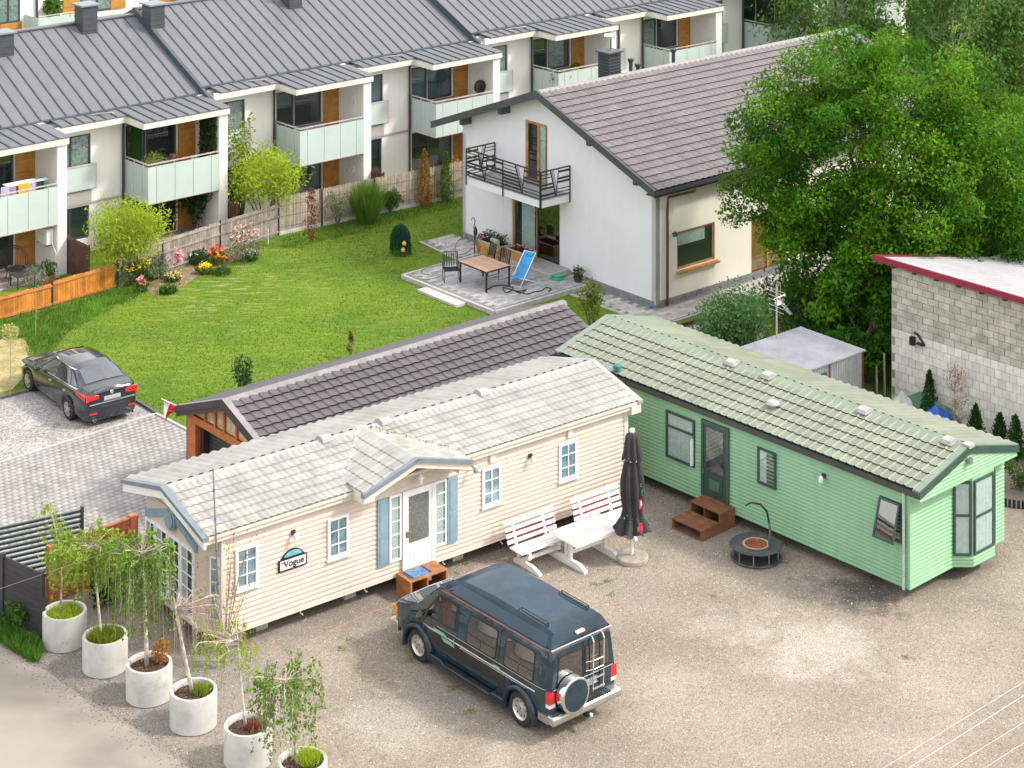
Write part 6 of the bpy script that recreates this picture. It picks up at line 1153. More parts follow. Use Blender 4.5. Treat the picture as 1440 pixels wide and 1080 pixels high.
MB().quad((0, 0, .05), (d.x * L, d.y * L, .05), (d.x * L, d.y * L, 1.3), (0, 0, 1.3)).build('reed_mat', M("reed_backing", (.26, .215, .18), .9, var=.2, sc=15), rf)
for z in (.3, .7, 1.1): MB().beam((0, 0, z), (d.x * L, d.y * L, z), .05, .012).build('binding_wire', M("thin_wire", (.2, .17, .14), .7) if 'thin_wire' not in bpy.data.materials else bpy.data.materials['thin_wire'], rf)
for px in (452, 526, 602): k = (px - 720) / FPX; t_ = (k * rp0[1] - rp0[0]) / (d.x - k * d.y); bx('post', DARKM, rf, (d.x * t_ - .03 + d.y * .05, d.x * t_ + .03 + d.y * .05, d.y * t_ - .03 - d.x * .05, d.y * t_ + .03 - d.x * .05, 0, 1.45))
bx('kick_board', CONC, rf, (0, .001, 0, .001, 0, .1)); MB().beam((d.y * .02, -d.x * .02, .07), (d.x * L, d.y * L, .07), .05, .14).build('kick_board', CONC, rf)
# louvred gate, black solid panels, orange moulded wall
DKG = M("black_green_slat", (.022, .045, .042), .35, coat=.3); g0 = Vector((-12.9, 48.66)); g1 = Vector((-10.62, 49.93)); gt = thing('louvred_gate', 'black metal gate of horizontal slats at the paved drive', 'gate', g0.x, g0.y, atan2((g1 - g0).y, (g1 - g0).x)); L = (g1 - g0).length
for k in range(12): bx('slat', DKG, gt, (0, L, -.03, .03, .12 + k * .125, .12 + k * .125 + .06))
bx('gate_post', DKG, gt, (L, L + .07, -.05, .05, 0, 1.64)); bx('gate_post', DKG, gt, (-.07, 0, -.05, .05, 0, 1.64))
b0, b1 = Vector(gnd(-60, 845)), Vector(gnd(60, 905)); bf = thing('black_fence', 'tall solid black composite fence panels in the lower left corner', 'fence', b1.x, b1.y, atan2((b0 - b1).y, (b0 - b1).x)); L = (b1 - b0).length; BLKP = M("black_composite", (.035, .034, .036), .5, var=.1, rnd=.1)
Lp = (Vector(gnd(15, 873)) - b1).length; xx = 0.
for k in range(4):
    xa, xb = k * Lp + .06, (k + 1) * Lp - .03
    for r in range(11): bx('panel_board', BLKP, bf, (xa, xb, -.015, .015, .12 + r * .135, .12 + r * .135 + .13))
    bx('fence_post', BLKP, bf, (k * Lp - .04, k * Lp + .05, -.05, .05, 0, 1.66)); bx('base_plinth', CONC, bf, (xa, xb, -.03, .03, 0, .12))
TERW = M("terracotta_concrete", (.50, .17, .07), .8, var=.2, sc=4, rnd=.15, bump=.5, bsc=30); w0, w1 = Vector((-11.0, 48.45)), Vector((-9.25, 50.2)); ow = thing('moulded_wall', 'orange moulded stone pattern concrete wall behind the birch planters', 'wall', w0.x, w0.y, atan2((w1 - w0).y, (w1 - w0).x)); L = (w1 - w0).length
bx('wall_core', TERW, ow, (0, L, 0, .06, 0, 1.26)); bx('wall_post', TERW, ow, (-.09, .03, -.06, .1, 0, 1.36)); bx('wall_post', TERW, ow, (L - .25, L - .1, -.06, .1, 0, 1.36)); bx('wall_cap', TERW, ow, (0, L, -.03, .09, 1.26, 1.31))
for r in range(14):
    x = 0.
    while x < L - .3: w_ = RNG.uniform(.2, .55); w_ = min(w_, L - .26 - x); bx('wall_stone', TERW, ow, (x + .008, x + w_ - .008, -.02 - RNG.uniform(0, .035), 0, r * .09 + .008, r * .09 + .082)); x += w_
# ================================================================== PLANTERS WITH BIRCHES
PLANT = M("planter_concrete", (.51, .50, .475), .85, var=.08, sc=2, bump=.15, bsc=60, dirt=((.27, .25, .20), 3.2, .53, .6), wave=((5, 5, .5), 2, .08)); BARKCH = M("bark_chips", (.22, .12, .08), .95, island=.5, var=.2); SOIL = M("dark_soil", (.07, .045, .03), .95, bump=.6, bsc=60, var=.3, sc=20)
BIRCH = M("birch_bark", (.62, .58, .53), .8, col2=(.25, .2, .17), sc=9, bump=.2); TWIG = M("pink_brown_twig", (.36, .25, .19), .8, var=.2); BARK = M("brown_bark", (.16, .12, .09), .9, var=.25, sc=9, bump=.4, bsc=30)
PP = [(-10.26, 46.53), (-9.11, 45.42), (-7.91, 44.22), (-6.77, 43.11), (-5.43, 41.75), (-4.18, 40.45)]
plab = ['round concrete planter nearest the black fence, filled with yellow green grass', 'round concrete planter second from the black fence, filled with tufty grass', 'round concrete planter with an orange shrub, third from the black fence', 'round concrete planter under the bare drooping birch', 'round concrete planter with red dry grass, second from the bottom edge', 'round concrete planter cut by the bottom edge of the photo']
prof = [(.47, 0), (.5, .02), (.503, .4), (.5, .73), (.492, .75), (.43, .75), (.42, .73), (.42, .6)]
for i, ((x, y), lb) in enumerate(zip(PP, plab)):
    t = thing('concrete_planter', lb, 'planter', x, y, i * 1.1, group='round concrete planters along the road'); MB().lathe(prof, 48).build('planter_wall', PLANT, t, auto=30); MB().lathe([(.42, .64), (.2, .66), (.001, .665)], 24).build('soil', SOIL, t, smooth=True)
    P = ell((0, 0, .668), (.39, .39, .012), 420, 0.); leaves('bark_chips', P, .035, BARKCH, t, kind='stuff', up=1.5)
def tuft(label, x, y, z, r, n, h, w, mat, lean=.7, cat='plant', name='grass_clump', group=None):
    t = thing(name, label, cat, x, y, 0, z, group); a = RNG.uniform(0, 6.28, n); q = RNG.uniform(0, 1, n) ** .5 * r; blades('blades', np.stack([q * np.cos(a), q * np.sin(a), np.zeros(n)], 1), h, w, mat, t, lean=lean); return t
x, y = PP[0]; tuft('yellow green grass filling the planter nearest the black fence', x, y, .66, .38, 900, .16, .02, LEAFL, .8)
x, y = PP[1]; tuft('long arching green grass in the second planter from the black fence', x, y, .66, .34, 800, .30, .022, LEAFY, .8)
x, y = PP[2]; t = thing('shrub', 'small orange leaved shrub in the third planter', 'shrub', x + .25, y + .12, 0, .66); leaves('foliage', ell((0, 0, .28), (.2, .2, .26), 520, .2), .055, LEAFO, t); MB().path([(0, 0, 0), (0, 0, .4)], .01, 5).build('stem', TWIG, t)
x, y = PP[3]; tuft('two tone green tuft in the planter under the bare drooping birch', x + .15, y + .05, .66, .22, 300, .22, .02, LEAFY, .7)
x, y = PP[4]; t = tuft('red brown dry tuft in the fifth planter', x + .12, y - .02, .66, .16, 260, .22, .018, LEAFR, .7)
x, y = PP[5]; tuft('bright green grass tuft in the planter at the bottom edge', x + .12, y + .12, .66, .26, 600, .26, .022, LEAFL, .8)
BLEAF = leafmat("birch_leaf", (.22, .34, .035), .3, .02); BLEAF2 = leafmat("dark_birch_leaf", (.13, .25, .03), .35, .02)
def weeper(label, base, top, bend, strands, mat, lsize, dens, sr=.4, bare=0., thick=.035, extra=None, group='young birches in the concrete planters'):
    """trunk from base to top, arching limbs, hanging strands; strands = (n, rmin, rmax, zdrop_min, zdrop_max, a0, a1)"""
    bxx, byy, bz = base; t = thing('weeping_birch', label, 'tree', bxx, byy, 0, bz, group); T = Vector((top[0] - bxx, top[1] - byy, top[2] - bz))
    pts = [Vector((0, 0, 0)), T * .3 + Vector((bend * .6, 0, 0)), T * .65 + Vector((bend, .02, 0)), T]; sm = [pts[0]]
    for a, b in zip(pts[:-1], pts[1:]): sm += [a.lerp(b, .5), b]
    MB().path(sm, thick, 8, thick * .55).build('trunk', BIRCH, t, smooth=True); tw = MB(); P = []; main = MB()
    n, r0, r1, d0, d1, a0, a1 = strands
    for i in range(n):
        a = RNG.uniform(a0, a1); r = RNG.uniform(r0, r1); up = RNG.uniform(.05, .25) * (r / max(r1, .1)) + .05; dr = RNG.uniform(d0, d1); s0 = T * RNG.uniform(.9, 1.0); dx, dy = cos(a), sin(a); q = []
        for k in range(9):
            u = k / 8; rr = r * (1 - (1 - min(1, u * 2)) ** 2) if u < .5 else r * (1 + .10 * (u - .5)); zz = up * sin(min(1, u * 2) * pi * .75) if u < .5 else up * .707 - dr * ((u - .5) * 2) ** 1.15
            q.append(s0 + Vector((dx * rr + RNG.normal() * .012, dy * rr + RNG.normal() * .012, zz)))
        (main if i % 5 == 0 else tw).path(q, .010 if i % 5 == 0 else .0035, 4, .003)
        if RNG.uniform() >= bare:
            m_ = int(dens * (dr + r)); 
            for _ in range(m_):
                u = RNG.uniform(.25, 1) * 8; k = min(7, int(u)); P.append(q[k].lerp(q[k + 1], u - k) + Vector(RNG.normal(size=3) * .03))
    tw.build('twigs', TWIG, t)['kind'] = 'stuff'; main.build('branches', BIRCH, t)['kind'] = 'stuff'
    if extra: P += extra
    if P: leaves('foliage', [tuple(p) for p in P], lsize, mat, t, droop=(0, 0, -.6), asp=.7)
    return t
x, y = PP[0]
t = thing('young_birch', 'slim upright birch growing from the planter nearest the black fence', 'tree', x - .1, y, 0, .66, 'young birches in the concrete planters'); MB().path([(0, 0, 0), (.03, 0, .8), (-.05, 0, 1.7), (-.3, 0, 2.65)], .03, 8, .008).build('trunk', BIRCH, t, smooth=True); m = MB(); P = []
for i in range(34):
    u = RNG.uniform(.3, 1); z = 2.6 * u; c = Vector((.03 - .3 * max(0, u - .6) / .4, 0, z)); a = RNG.uniform(0, 6.28); r = RNG.uniform(.25, .75) * (1.15 - u * .8); e = c + Vector((cos(a) * r, sin(a) * r, .12 * r - .1)); md = c.lerp(e, .5) + Vector((0, 0, .08)); m.path([c, md, e, e + Vector((0, 0, -.12))], .007, 4, .003)
    for _ in range(int(36 * r / .4)): q = RNG.uniform(.3, 1); P.append(tuple(c.lerp(e, q) + Vector(RNG.normal(size=3) * .07)))
m.build('branches', TWIG, t)['kind'] = 'stuff'; leaves('foliage', P, .065, BLEAF, t, droop=(0, 0, -.3), asp=.7)
x, y = PP[1]; weeper('light green weeping birch in the second planter from the black fence', (x - .08, y, .66), (x - .32, y, 2.75), .02, (110, .1, .9, .25, 1.05, 0, 6.28), BLEAF, .066, 42, thick=.03)
x, y = PP[2]; weeper('dense weeping birch with thick white trunk in the third planter', (x - .05, y, .66), (x - .18, y, 3.15), .03, (125, .15, .8, .4, 1.7, 0, 6.28), BLEAF2, .062, 32, thick=.05)
x, y = PP[3]; weeper('almost bare birch with pinkish hanging twigs in the fourth planter', (x - .02, y, .66), (x - .38, y, 2.5), -.02, (70, .3, .95, .2, .9, -1.5, 1.9), BLEAF, .05, 6, bare=.6, thick=.05)
x, y = PP[4]; weeper('sparse birch with low leafy side sprays in the fifth planter', (x - .05, y, .66), (x - .22, y, 2.5), -.02, (70, .3, .95, .1, .7, 1.2, 5.6), BLEAF, .055, 17, bare=.3, thick=.035)
x, y = PP[5]; weeper('umbrella shaped weeping birch in the planter at the bottom edge', (x - .1, y, .66), (x - .35, y, 2.35), .04, (80, .25, .8, .5, 1.45, 0, 6.28), BLEAF2, .058, 28, bare=.1, thick=.04)
# tall bare shrub and cut grass by the corner of the cream home
bsx, bsy = FB.w(.35, -.35); t = thing('bare_shrub', 'tall bare reddish shrub standing against the corner of the cream home', 'shrub', bsx, bsy); m = MB(); P = []
for i in range(26):
    a = RNG.uniform(0, 6.28); r = RNG.uniform(.15, .9); h_ = RNG.uniform(1.2, 3.1); q = [Vector((0, 0, 0)), Vector((cos(a) * r * .25, sin(a) * r * .25, h_ * .4)), Vector((cos(a) * r * .6, sin(a) * r * .6, h_ * .75)), Vector((cos(a) * r, sin(a) * r, h_))]; m.path(q, .012, 5, .003)
    for _ in range(3): u = RNG.uniform(.3, .9); p = q[1].lerp(q[3], u); m.path([p, p + Vector(RNG.normal(size=3) * .12) + Vector((0, 0, .3))], .004, 4, .002)
    for _ in range(16): P.append(tuple(q[1].lerp(q[3], RNG.uniform(.2, 1.05)) + Vector(RNG.normal(size=3) * .08)))
m.build('stems', TWIG, t)['kind'] = 'stuff'; leaves('sparse_leaves', P, .05, LEAFY, t)
def bush(label, px, py, r, h, n, size, mat, name='shrub', cat='shrub', z0=0., ctr=None, asp=.55, shell=.35, group=None, D=None):
    if D: x, y = (px - 720) / FPX * D, D
    else: x, y = gnd(px, py)
    t = thing(name, label, cat, x, y, 0, z0, group); c = ctr if ctr else h * .55; k = max(1, int(n / 60)); P = []
    for _ in range(k):
        d = RNG.normal(size=3); d /= np.linalg.norm(d); q = np.array([0, 0, c]) + d * np.array([r, r, h * .45]) * RNG.uniform(.35, .85); P.append(ell(q, (r * .4, r * .4, h * .22), 60, .1))
    P = np.concatenate(P); P[:, 2] = np.abs(P[:, 2]) + .02; leaves('foliage', P, size, mat, t, asp=asp); m = MB()
    for i in range(6): a = i * 1.05; m.path([(0, 0, 0), (cos(a) * r * .3, sin(a) * r * .3, h * .4), (cos(a) * r * .7, sin(a) * r * .7, h * .85)], .018 * max(.5, h), 5, .004)
    m.build('branches', BARK, t)['kind'] = 'stuff'; return t
bush('low leafy green shrub at the foot of the orange wall', 152, 848, .5, .9, 900, .09, LEAFD); bush('light green leafy weed clump beside the black fence', 35, 885, .5, .75, 900, .1, LEAFM)
bush('spreading light green sprays around the bare shrub', 318, 905, .75, .55, 500, .06, LEAFY)
# ================================================================== GARDEN PLANTS
bush('bushy yellow green willow rising over the grey plank fence', 178, 398, 1.5, 2.6, 8500, .13, LEAFL, 'willow_bush', 'shrub', ctr=1.75, asp=.28, shell=.2)
bush('bushy yellow green willow in the middle garden', 372, 326, 1.6, 2.5, 9000, .13, LEAFL, 'willow_bush', 'shrub', ctr=2.1, asp=.28)
bush('taller pale green sapling behind the middle willow', 338, 322, .7, 3.5, 800, .12, LEAFY, ctr=2.9, asp=.7); bush('dark green shrub between the two willows', 272, 330, .75, 2.2, 1500, .12, LEAFD, ctr=1.4); bush('purple leaved shrub beside the second white column', 302, 326, .3, 1.5, 300, .1, leafmat("purple_leaf", (.09, .035, .05)), ctr=1.1)
bush('small shrub tucked behind the left willow', 180, 372, .4, 1.7, 260, .1, LEAFM, ctr=1.5)
bush('slender pale shrub in front of the reed fence', 475, 322, .55, 1.6, 700, .09, LEAFG, ctr=.95); bush('round grassy shrub right of the ornamental grass', 549, 300, .55, 1.1, 900, .1, LEAFM, ctr=.55); bush('small dark green shrub behind the garage ridge', 340, 562, .36, 1.25, 900, .07, LEAFD, ctr=.75); bush('small red leaved shrub behind the garage ridge', 493, 505, .17, .7, 240, .06, LEAFR, ctr=.48)
t = tuft('tall ornamental grass clump against the reed fence', *gnd(516, 314), 0, .3, 3600, 1.45, .026, leafmat("fine_grass", (.14, .27, .04), .3), .26)
def conifer(label, px, py, r, h, n, mat, size=.07, group=None, D=None, bottom=.0):
    x, y = gnd(px, py) if D is None else ((px - 720) / FPX * D, D)
    t = thing('conifer', label, 'conifer', x, y, 0, 0, group); u = RNG.uniform(0, 1, n); a = RNG.uniform(0, 6.28, n); rr = r * (1 - u) ** .7 * np.minimum(1, (u + .06) * 6) * (.72 + .28 * np.sin(a * 5 + u * 25)) * RNG.uniform(.6, 1.05, n)
    leaves('foliage', np.stack([rr * np.cos(a), rr * np.sin(a), bottom + u * h], 1), size, mat, t, asp=.5, droop=(0, 0, .7)); MB().path([(0, 0, 0), (0, 0, h * .9)], .03, 6, .005).build('trunk', BARK, t); return t
conifer('half browned orange conifer by the reed fence', 597, 290, .52, 2.25, 2800, leafmat("rusty_thuja", (.34, .20, .045), .4, .03)); conifer('green conifer nearest the white house by the reed fence', 627, 284, .46, 2.0, 2400, leafmat("green_thuja", (.10, .19, .03), .35)); bush('brownish shrub half hidden behind the white house corner', 642, 284, .35, 1.6, 500, .08, LEAFO, D=82.5)
THU = leafmat("dark_thuja", (.035, .10, .02), .35)
for px, D, h_, r_, lb in ((1307, 59.4, 1.42, .24, 'slim conifer nearest the blue tarpaulin against the block wall'), (1372, 57.6, 1.12, .27, 'small conifer between the dead sapling and the pair at the right edge'), (1406, 57.1, 1.08, .26, 'small conifer second from the right edge'), (1428, 56.6, 1.2, .28, 'small conifer nearest the right edge of the photo')): conifer(lb, px, 0, r_ * 1.5, h_, 2200, THU, .07, 'small conifers along the block wall', D)
bush('leafy bush in the edged bed at the right edge', 1436, 0, .5, .9, 700, .08, LEAFM, D=54.6); e = MB()
ex, ey = (1436 - 720) / FPX * 54.3, 54.3
t = thing('bed_edging', 'black corrugated plastic bed edging at the right edge', 'edging', ex, ey); me = MB().lathe([(.04, 0), (.04, .2), (.001, .2)], 8).mesh('edging_ridge', BLACK)
for k in range(22): a = 2.6 + k * .13; o = link('edging_ridge', me, t); o.location = (.9 * cos(a), .8 * sin(a) * 1., 0)
x, y = (1343 - 720) / FPX * 58.6, 58.6; t = thing('dead_sapling', 'dead brown leaved sapling against the block wall', 'tree', x, y); m = MB(); P = []
for i in range(46):
    z = RNG.uniform(.15, 1.7); a = RNG.uniform(0, 6.28); r = .55 * (1.1 - z / 2.2); q = (cos(a) * r, sin(a) * r, z + .25); m.path([(0, 0, z), q], .006, 4, .002); P += [tuple(Vector((0, 0, z)).lerp(Vector(q), RNG.uniform(.3, 1)) + Vector(RNG.normal(size=3) * .05)) for _ in range(14)]
m.path([(0, 0, 0), (0, 0, 2.0)], .015, 5, .004); m.build('branches', TWIG, t)['kind'] = 'stuff'; leaves('dead_leaves', P, .05, M("dead_leaf", (.32, .19, .12), .9, island=.3), t)
# red column maple, weeping pine, little standards
x, y = gnd(438, 348); t = thing('red_sapling', 'slim red leaved sapling on the lawn before the reed fence', 'tree', x, y); n = 700; z = RNG.uniform(.25, 2.2, n); a = RNG.uniform(0, 6.28, n); r = .26 * np.sin(np.clip((z - .1) / 2.2, 0, 1) * 3.1) ** .6 * RNG.uniform(.2, 1, n); leaves('foliage', np.stack([r * np.cos(a), r * np.sin(a), z], 1), .075, LEAFR, t); MB().path([(0, 0, 0), (0, 0, 2.1)], .015, 5, .004).build('stem', BARK, t)
x, y = gnd(563, 358); t = thing('weeping_pine', 'small weeping blue green pine with yellow bird boxes on the lawn', 'tree', x, y); P = []
for i in range(500):
    a = RNG.uniform(0, 6.28); r = .36 * RNG.uniform(0, 1) ** .6; z1 = .55 + .62 * sqrt(max(0, 1 - (r / .38) ** 2))
    for _ in range(12): u = RNG.uniform(0, 1); P.append((r * cos(a) * (1 + .1 * u), r * sin(a) * (1 + .1 * u), z1 - u * RNG.uniform(.5, .9)))
leaves('needles', P, .09, leafmat("blue_needle", (.035, .11, .06), .3), t, droop=(0, 0, -1.2), asp=.18); MB().path([(0, 0, 0), (0, 0, 1)], .03, 6).build('trunk', BARK, t)
YEL = M("yellow_paint", (.6, .42, .05), .5)
for k, (dx, z) in enumerate(((.16, .52), (.12, .28))): o = MB().lathe([(.001, -.08), (.07, -.05), (.08, .02), (.04, .08), (.001, .09)], 10, (0, 0, 0)).build('garden_ornament', YEL, None, loc=(x + dx, y - .36, z)); tag(o, ['upper yellow round ornament hanging on the weeping pine', 'lower yellow round ornament hanging on the weeping pine'][k], 'ornament')
def standard(label, px, py, h, r, n, mat, size=.07, zc=None, stake=False):
    x, y = gnd(px, py); t = thing('standard_tree', label, 'tree', x, y); leaves('foliage', ell((0, 0, zc or h - r * .6), (r, r, r * .9), n, .3), size, mat, t); MB().path([(0, 0, 0), (.02, 0, h * .5), (0, 0, h - r * .5)], .014, 5, .008).build('stem', TWIG, t); return t
standard('thin young tree with forked leafy top before the orange fence', 50, 478, 2.3, .42, 320, LEAFG, .08); standard('small round topped variegated standard at the left edge', 14, 560, 2.15, .26, 420, leafmat("variegated_leaf", (.42, .42, .16), .25), .07); standard('thin young tree among the flowers by the grey fence', 222, 426, 1.45, .4, 300, LEAFG, .07)
x, y = gnd(377, 345); o = MB().path([(0, 0, 0), (0, 0, .62)], .02, 6).build('garden_stake', WHITE, None, loc=(x, y, 0)); tag(o, 'single pale wooden stake at the lawn edge right of the flower bed', 'stake')
# flowers
def flowers(label, px, py, r, h, n, fm, nf=40, lm=None, fs=.07, size=.08):
    x, y = gnd(px, py); t = thing('flowering_plant', label, 'flowers', x, y, 0, 0); leaves('foliage', np.abs(ell((0, 0, h * .4), (r, r, h * .45), n, 0.)) * np.where(np.arange(3) < 2, 1, 1) * np.sign(RNG.normal(size=(n, 3)) + np.array([0, 0, 99])), size, lm or LEAFM, t)
    c = ell((0, 0, h * .75), (r * .9, r * .9, h * .28), nf, .5); P = (c[:, None] + RNG.normal(size=(nf, 7, 3)) * .02).reshape(-1, 3); leaves('petals', P, fs, fm, t, up=1.); return t
PET = lambda nm, c: M(nm, c, .7, island=.2, var=.1)
flowers('tall plants with yellow daisies in the corner of both fences', 185, 398, .75, 1.0, 1800, PET("yellow_petal", (.75, .55, .03)), 60); flowers('tall green leafy clump right of the yellow daisies', 207, 392, .6, 1.0, 1400, PET("yellow_petal2", (.7, .55, .05)), 14)
flowers('pale pink climbing roses against the grey fence post', 343, 368, .62, 1.35, 900, PET("pale_rose", (.72, .42, .38)), 46, LEAFG, .08); flowers('orange and red lilies in the bed before the rose', 307, 372, .42, .6, 500, PET("orange_lily", (.8, .2, .03)), 22, None, .1); flowers('small red lily clump left of the orange lilies', 303, 368, .2, .6, 120, PET("red_lily", (.65, .03, .08)), 10, None, .1)
flowers('tall pink lily on a single stem in the bed', 250, 403, .16, 1.35, 90, PET("pink_lily", (.75, .3, .38)), 16, None, .12); flowers('pink peony low in the bed', 200, 410, .24, .5, 260, PET("pink_peony", (.7, .25, .3)), 16, None, .09); flowers('low yellow coreopsis cushion in the bed', 287, 385, .28, .36, 360, PET("yellow_petal3", (.78, .6, .02)), 50); flowers('pale yellow low flowers beside the pink lily', 243, 396, .3, .3, 300, PET("cream_petal", (.7, .55, .25)), 30)
flowers('bright green low cushion plant in the bed', 236, 412, .34, .3, 700, PET("green_bud", (.2, .35, .05)), 5); flowers('leafy dark green perennial in the middle of the bed', 280, 372, .38, .65, 700, PET("white_bud", (.6, .6, .55)), 4, LEAFD); flowers('leafy perennial with white buds before the rose', 352, 366, .35, .4, 500, PET("white_petal", (.7, .7, .66)), 30); flowers('grey green shrub behind the pink lily', 228, 392, .25, 1.2, 500, PET("bud", (.2, .3, .1)), 4, LEAFG); flowers('low green mound at the lawn edge of the bed', 310, 385, .4, .25, 500, PET("bud2", (.2, .3, .05)), 3)
# long grass and lawn blades
GRS = leafmat("long_grass", (.10, .22, .03), .35); P = scatter([gnd(*p) for p in ((-40, 466), (74, 434), (164, 408), (205, 412), (150, 440), (95, 470), (70, 500), (112, 540), (128, 527), (90, 548), (40, 505), (36, 478), (-40, 480))], 9000, .012); blades('long_grass', P, .28, .035, GRS, None, 'stuff', .5)
P = scatter([gnd(*p) for p in ((-40, 880), (10, 862), (30, 880), (60, 908), (55, 935), (30, 925), (0, 905), (-40, 890))], 8000, .01); blades('verge_grass', P, .27, .03, GRS, None, 'stuff', .6)
P = scatter([gnd(*p) for p in ((395, 335), (640, 282), (645, 292), (560, 312), (470, 338), (400, 350))], 5000, .012); blades('edge_grass', P, .22, .035, GRS, None, 'stuff', .5)
LB = leafmat("lawn_blade", (.115, .18, .018), .5, .03); P = scatter([(v[0], v[1]) for v in (gnd(-20, 470), gnd(160, 408), gnd(390, 334), gnd(650, 278), gnd(655, 330), gnd(560, 390), gnd(700, 445), gnd(480, 560), gnd(260, 600), gnd(205, 578), gnd(130, 530))], 100000, .012) if 0 else scatter([gnd(-20, 470), gnd(160, 408), gnd(390, 334), gnd(650, 278), gnd(655, 330), gnd(560, 390), gnd(700, 445), gnd(480, 560), gnd(260, 600), gnd(205, 578), gnd(130, 530)], 70000, .012); q_ = np.array(gnd(310, 405)); dd = np.hypot(P[:, 0] - q_[0], P[:, 1] - q_[1]); P = P[RNG.uniform(0, 1, len(P)) < np.clip((dd - .5) / 4.5, .18, 1)]; blades('lawn_grass', P, .055, .026, LB, None, 'stuff', .7)
WG = leafmat("weed_leaf", (.20, .29, .06), .3); k = 0; P = []
for px, py in ((500, 903), (482, 913), (572, 906), (575, 930), (579, 925), (635, 972), (640, 968), (660, 1001), (713, 806), (742, 810), (755, 800), (838, 822), (855, 818), (690, 805), (640, 806), (655, 793), (950, 720), (1003, 840), (1010, 745), (490, 900), (260, 955), (185, 945), (230, 985), (555, 862), (563, 866), (860, 836), (1100, 790), (1275, 925), (735, 700), (452, 995), (160, 935), (150, 955)):
    gx_, gy_ = gnd(px, py); m_ = int(RNG.uniform(10, 45)); P.append(np.stack([gx_ + RNG.normal(size=m_) * .07, gy_ + RNG.normal(size=m_) * .07, np.full(m_, .005)], 1))
blades('weeds', np.concatenate(P), .06, .03, WG, None, 'stuff', 1.1)
# ================================================================== TREES
def tree(label, x, y, trunk_h, c, rad, nl, nleaf, size, mats, name='tree', tr=.2, lob=(.7, 1.2), shell=.5, droop=None, limbs=9, bark=None, group=None, cut=None, asp=.5):
    t = thing(name, label, 'tree', x, y, 0, 0, group); bark = bark or BARK; c = np.array(c, float); rad = np.array(rad, float); centres = []
    MB().path([(0, 0, 0), (c[0] * .3, c[1] * .3, trunk_h * .6), (c[0] * .6, c[1] * .6, trunk_h)], tr, 10, tr * .7).build('trunk', bark, t, smooth=True)
    while len(centres) < nl:
        d = RNG.normal(size=3); d /= np.linalg.norm(d); q = c + d * rad * RNG.uniform(shell, 1) ** .6
        if cut is None or cut(q): centres.append(q)
    lm = MB(); s0 = Vector((c[0] * .6, c[1] * .6, trunk_h))
    for i in range(limbs):
        e = Vector(centres[i * len(centres) // limbs]); q = [s0 + Vector((0, 0, -.1 * i / limbs * trunk_h)), s0.lerp(e, .35) + Vector((0, 0, .12 * (e - s0).length)), s0.lerp(e, .75) + Vector(RNG.normal(size=3) * .15), e]; lm.path(q, tr * .45, 6, tr * .06)
        for _ in range(4): u = RNG.uniform(.3, .9); p = q[1].lerp(q[3], u); f = Vector(centres[RNG.integers(len(centres))]); lm.path([p, p.lerp(f, .25) + Vector(RNG.normal(size=3) * .1), p.lerp(f, .5)], tr * .12, 5, .012)
    lm.build('limbs', bark, t)['kind'] = 'stuff'; per = nleaf // nl // len(mats)
    for mi, mat in enumerate(mats):
        P = []
        for k, q in enumerate(centres):
            if k % len(mats) != mi: continue
            r = RNG.uniform(*lob); pts = ell(q, (r, r, r * .62), per * len(mats), .15)
            if droop: pts[:, 2] -= np.abs(RNG.normal(size=len(pts))) * droop
            P.append(pts)
        leaves('foliage', np.concatenate(P), size, mat, t, asp=asp, droop=(0, 0, -.35) if droop else None, up=.5)
    return t
WAL = leafmat("walnut_leaf", (.10, .235, .014), .5, .02, .4); WAL2 = leafmat("walnut_leaf_dark", (.055, .165, .014), .5, .02, .35)
t = tree('big broad walnut tree beside the white house and over the block building', 11.3, 66.0, 2.6, (1.0, .0, 5.4), (5.25, 3.7, 4.65), 400, 165000, .125, [WAL, WAL2, WAL], 'walnut_tree', .28, (.5, .95), .3, limbs=16)
tree('lower leafy tree between the metal shed and the block building', 10.9, 62.4, .9, (-.1, .2, 1.9), (1.3, 1.1, 1.6), 34, 9000, .16, [WAL2, WAL], 'walnut_sapling', .06, (.35, .6))
ELD = leafmat("elder_leaf", (.085, .18, .06), .35, .015)
bush('rounded dark green bush in front of the sunlit house wall beside the shed', 1026, 0, 1.2, 3.2, 10000, .10, ELD, 'bush', 'bush', D=61.8, ctr=1.75); bush('dark green bush between the rounded bush and the walnut trunk', 1110, 0, 1.3, 2.3, 4200, .11, ELD, 'bush', 'bush', D=65.6, ctr=1.3); bush('dark green undergrowth beneath the walnut behind the shed', 1180, 0, 1.3, 1.9, 3600, .13, WAL2, 'bush', 'bush', D=64.6, ctr=1.0); bush('small pale leafy bush at the end of the garage roof', 832, 0, .62, 1.7, 900, .1, LEAFY, D=66.6, ctr=1.0)
BW = leafmat("birch_wood_leaf", (.10, .20, .045), .35, .02); BW2 = leafmat("sunny_birch_leaf", (.16, .29, .035), .3, .02)
bk = [(20.5, 92, 8.5, 'weeping birch behind the far end of the tiled roof', [BW]), (15.2, 96, 9.5, 'dark weeping birch beside the last terraced house', [BW]), (24.5, 94, 9.5, 'sunlit weeping birch right of the birch stems', [BW2]), (28.5, 99, 9.5, 'dark weeping birch third from the right behind', [BW]), (31.5, 107, 10.5, 'tall dark tree at the far right behind', [BW]), (24.5, 83, 5.5, 'low sunny tree behind the walnut on the right', [BW2]), (20.8, 76.5, 5.5, 'dark tree behind the block building', [BW]), (27.8, 111, 11, 'dark tree high in the right corner', [BW]), (22.5, 110, 11, 'tall dark birch at the top edge', [BW]), (17.5, 107, 10, 'tall dark birch above the roof end', [BW]), (23.8, 76, 4.8, 'dark broad tree at the right edge over the block roof', [WAL2]), (17.6, 69.5, 6.4, 'leafy tree overhanging the block building roof', [WAL])]
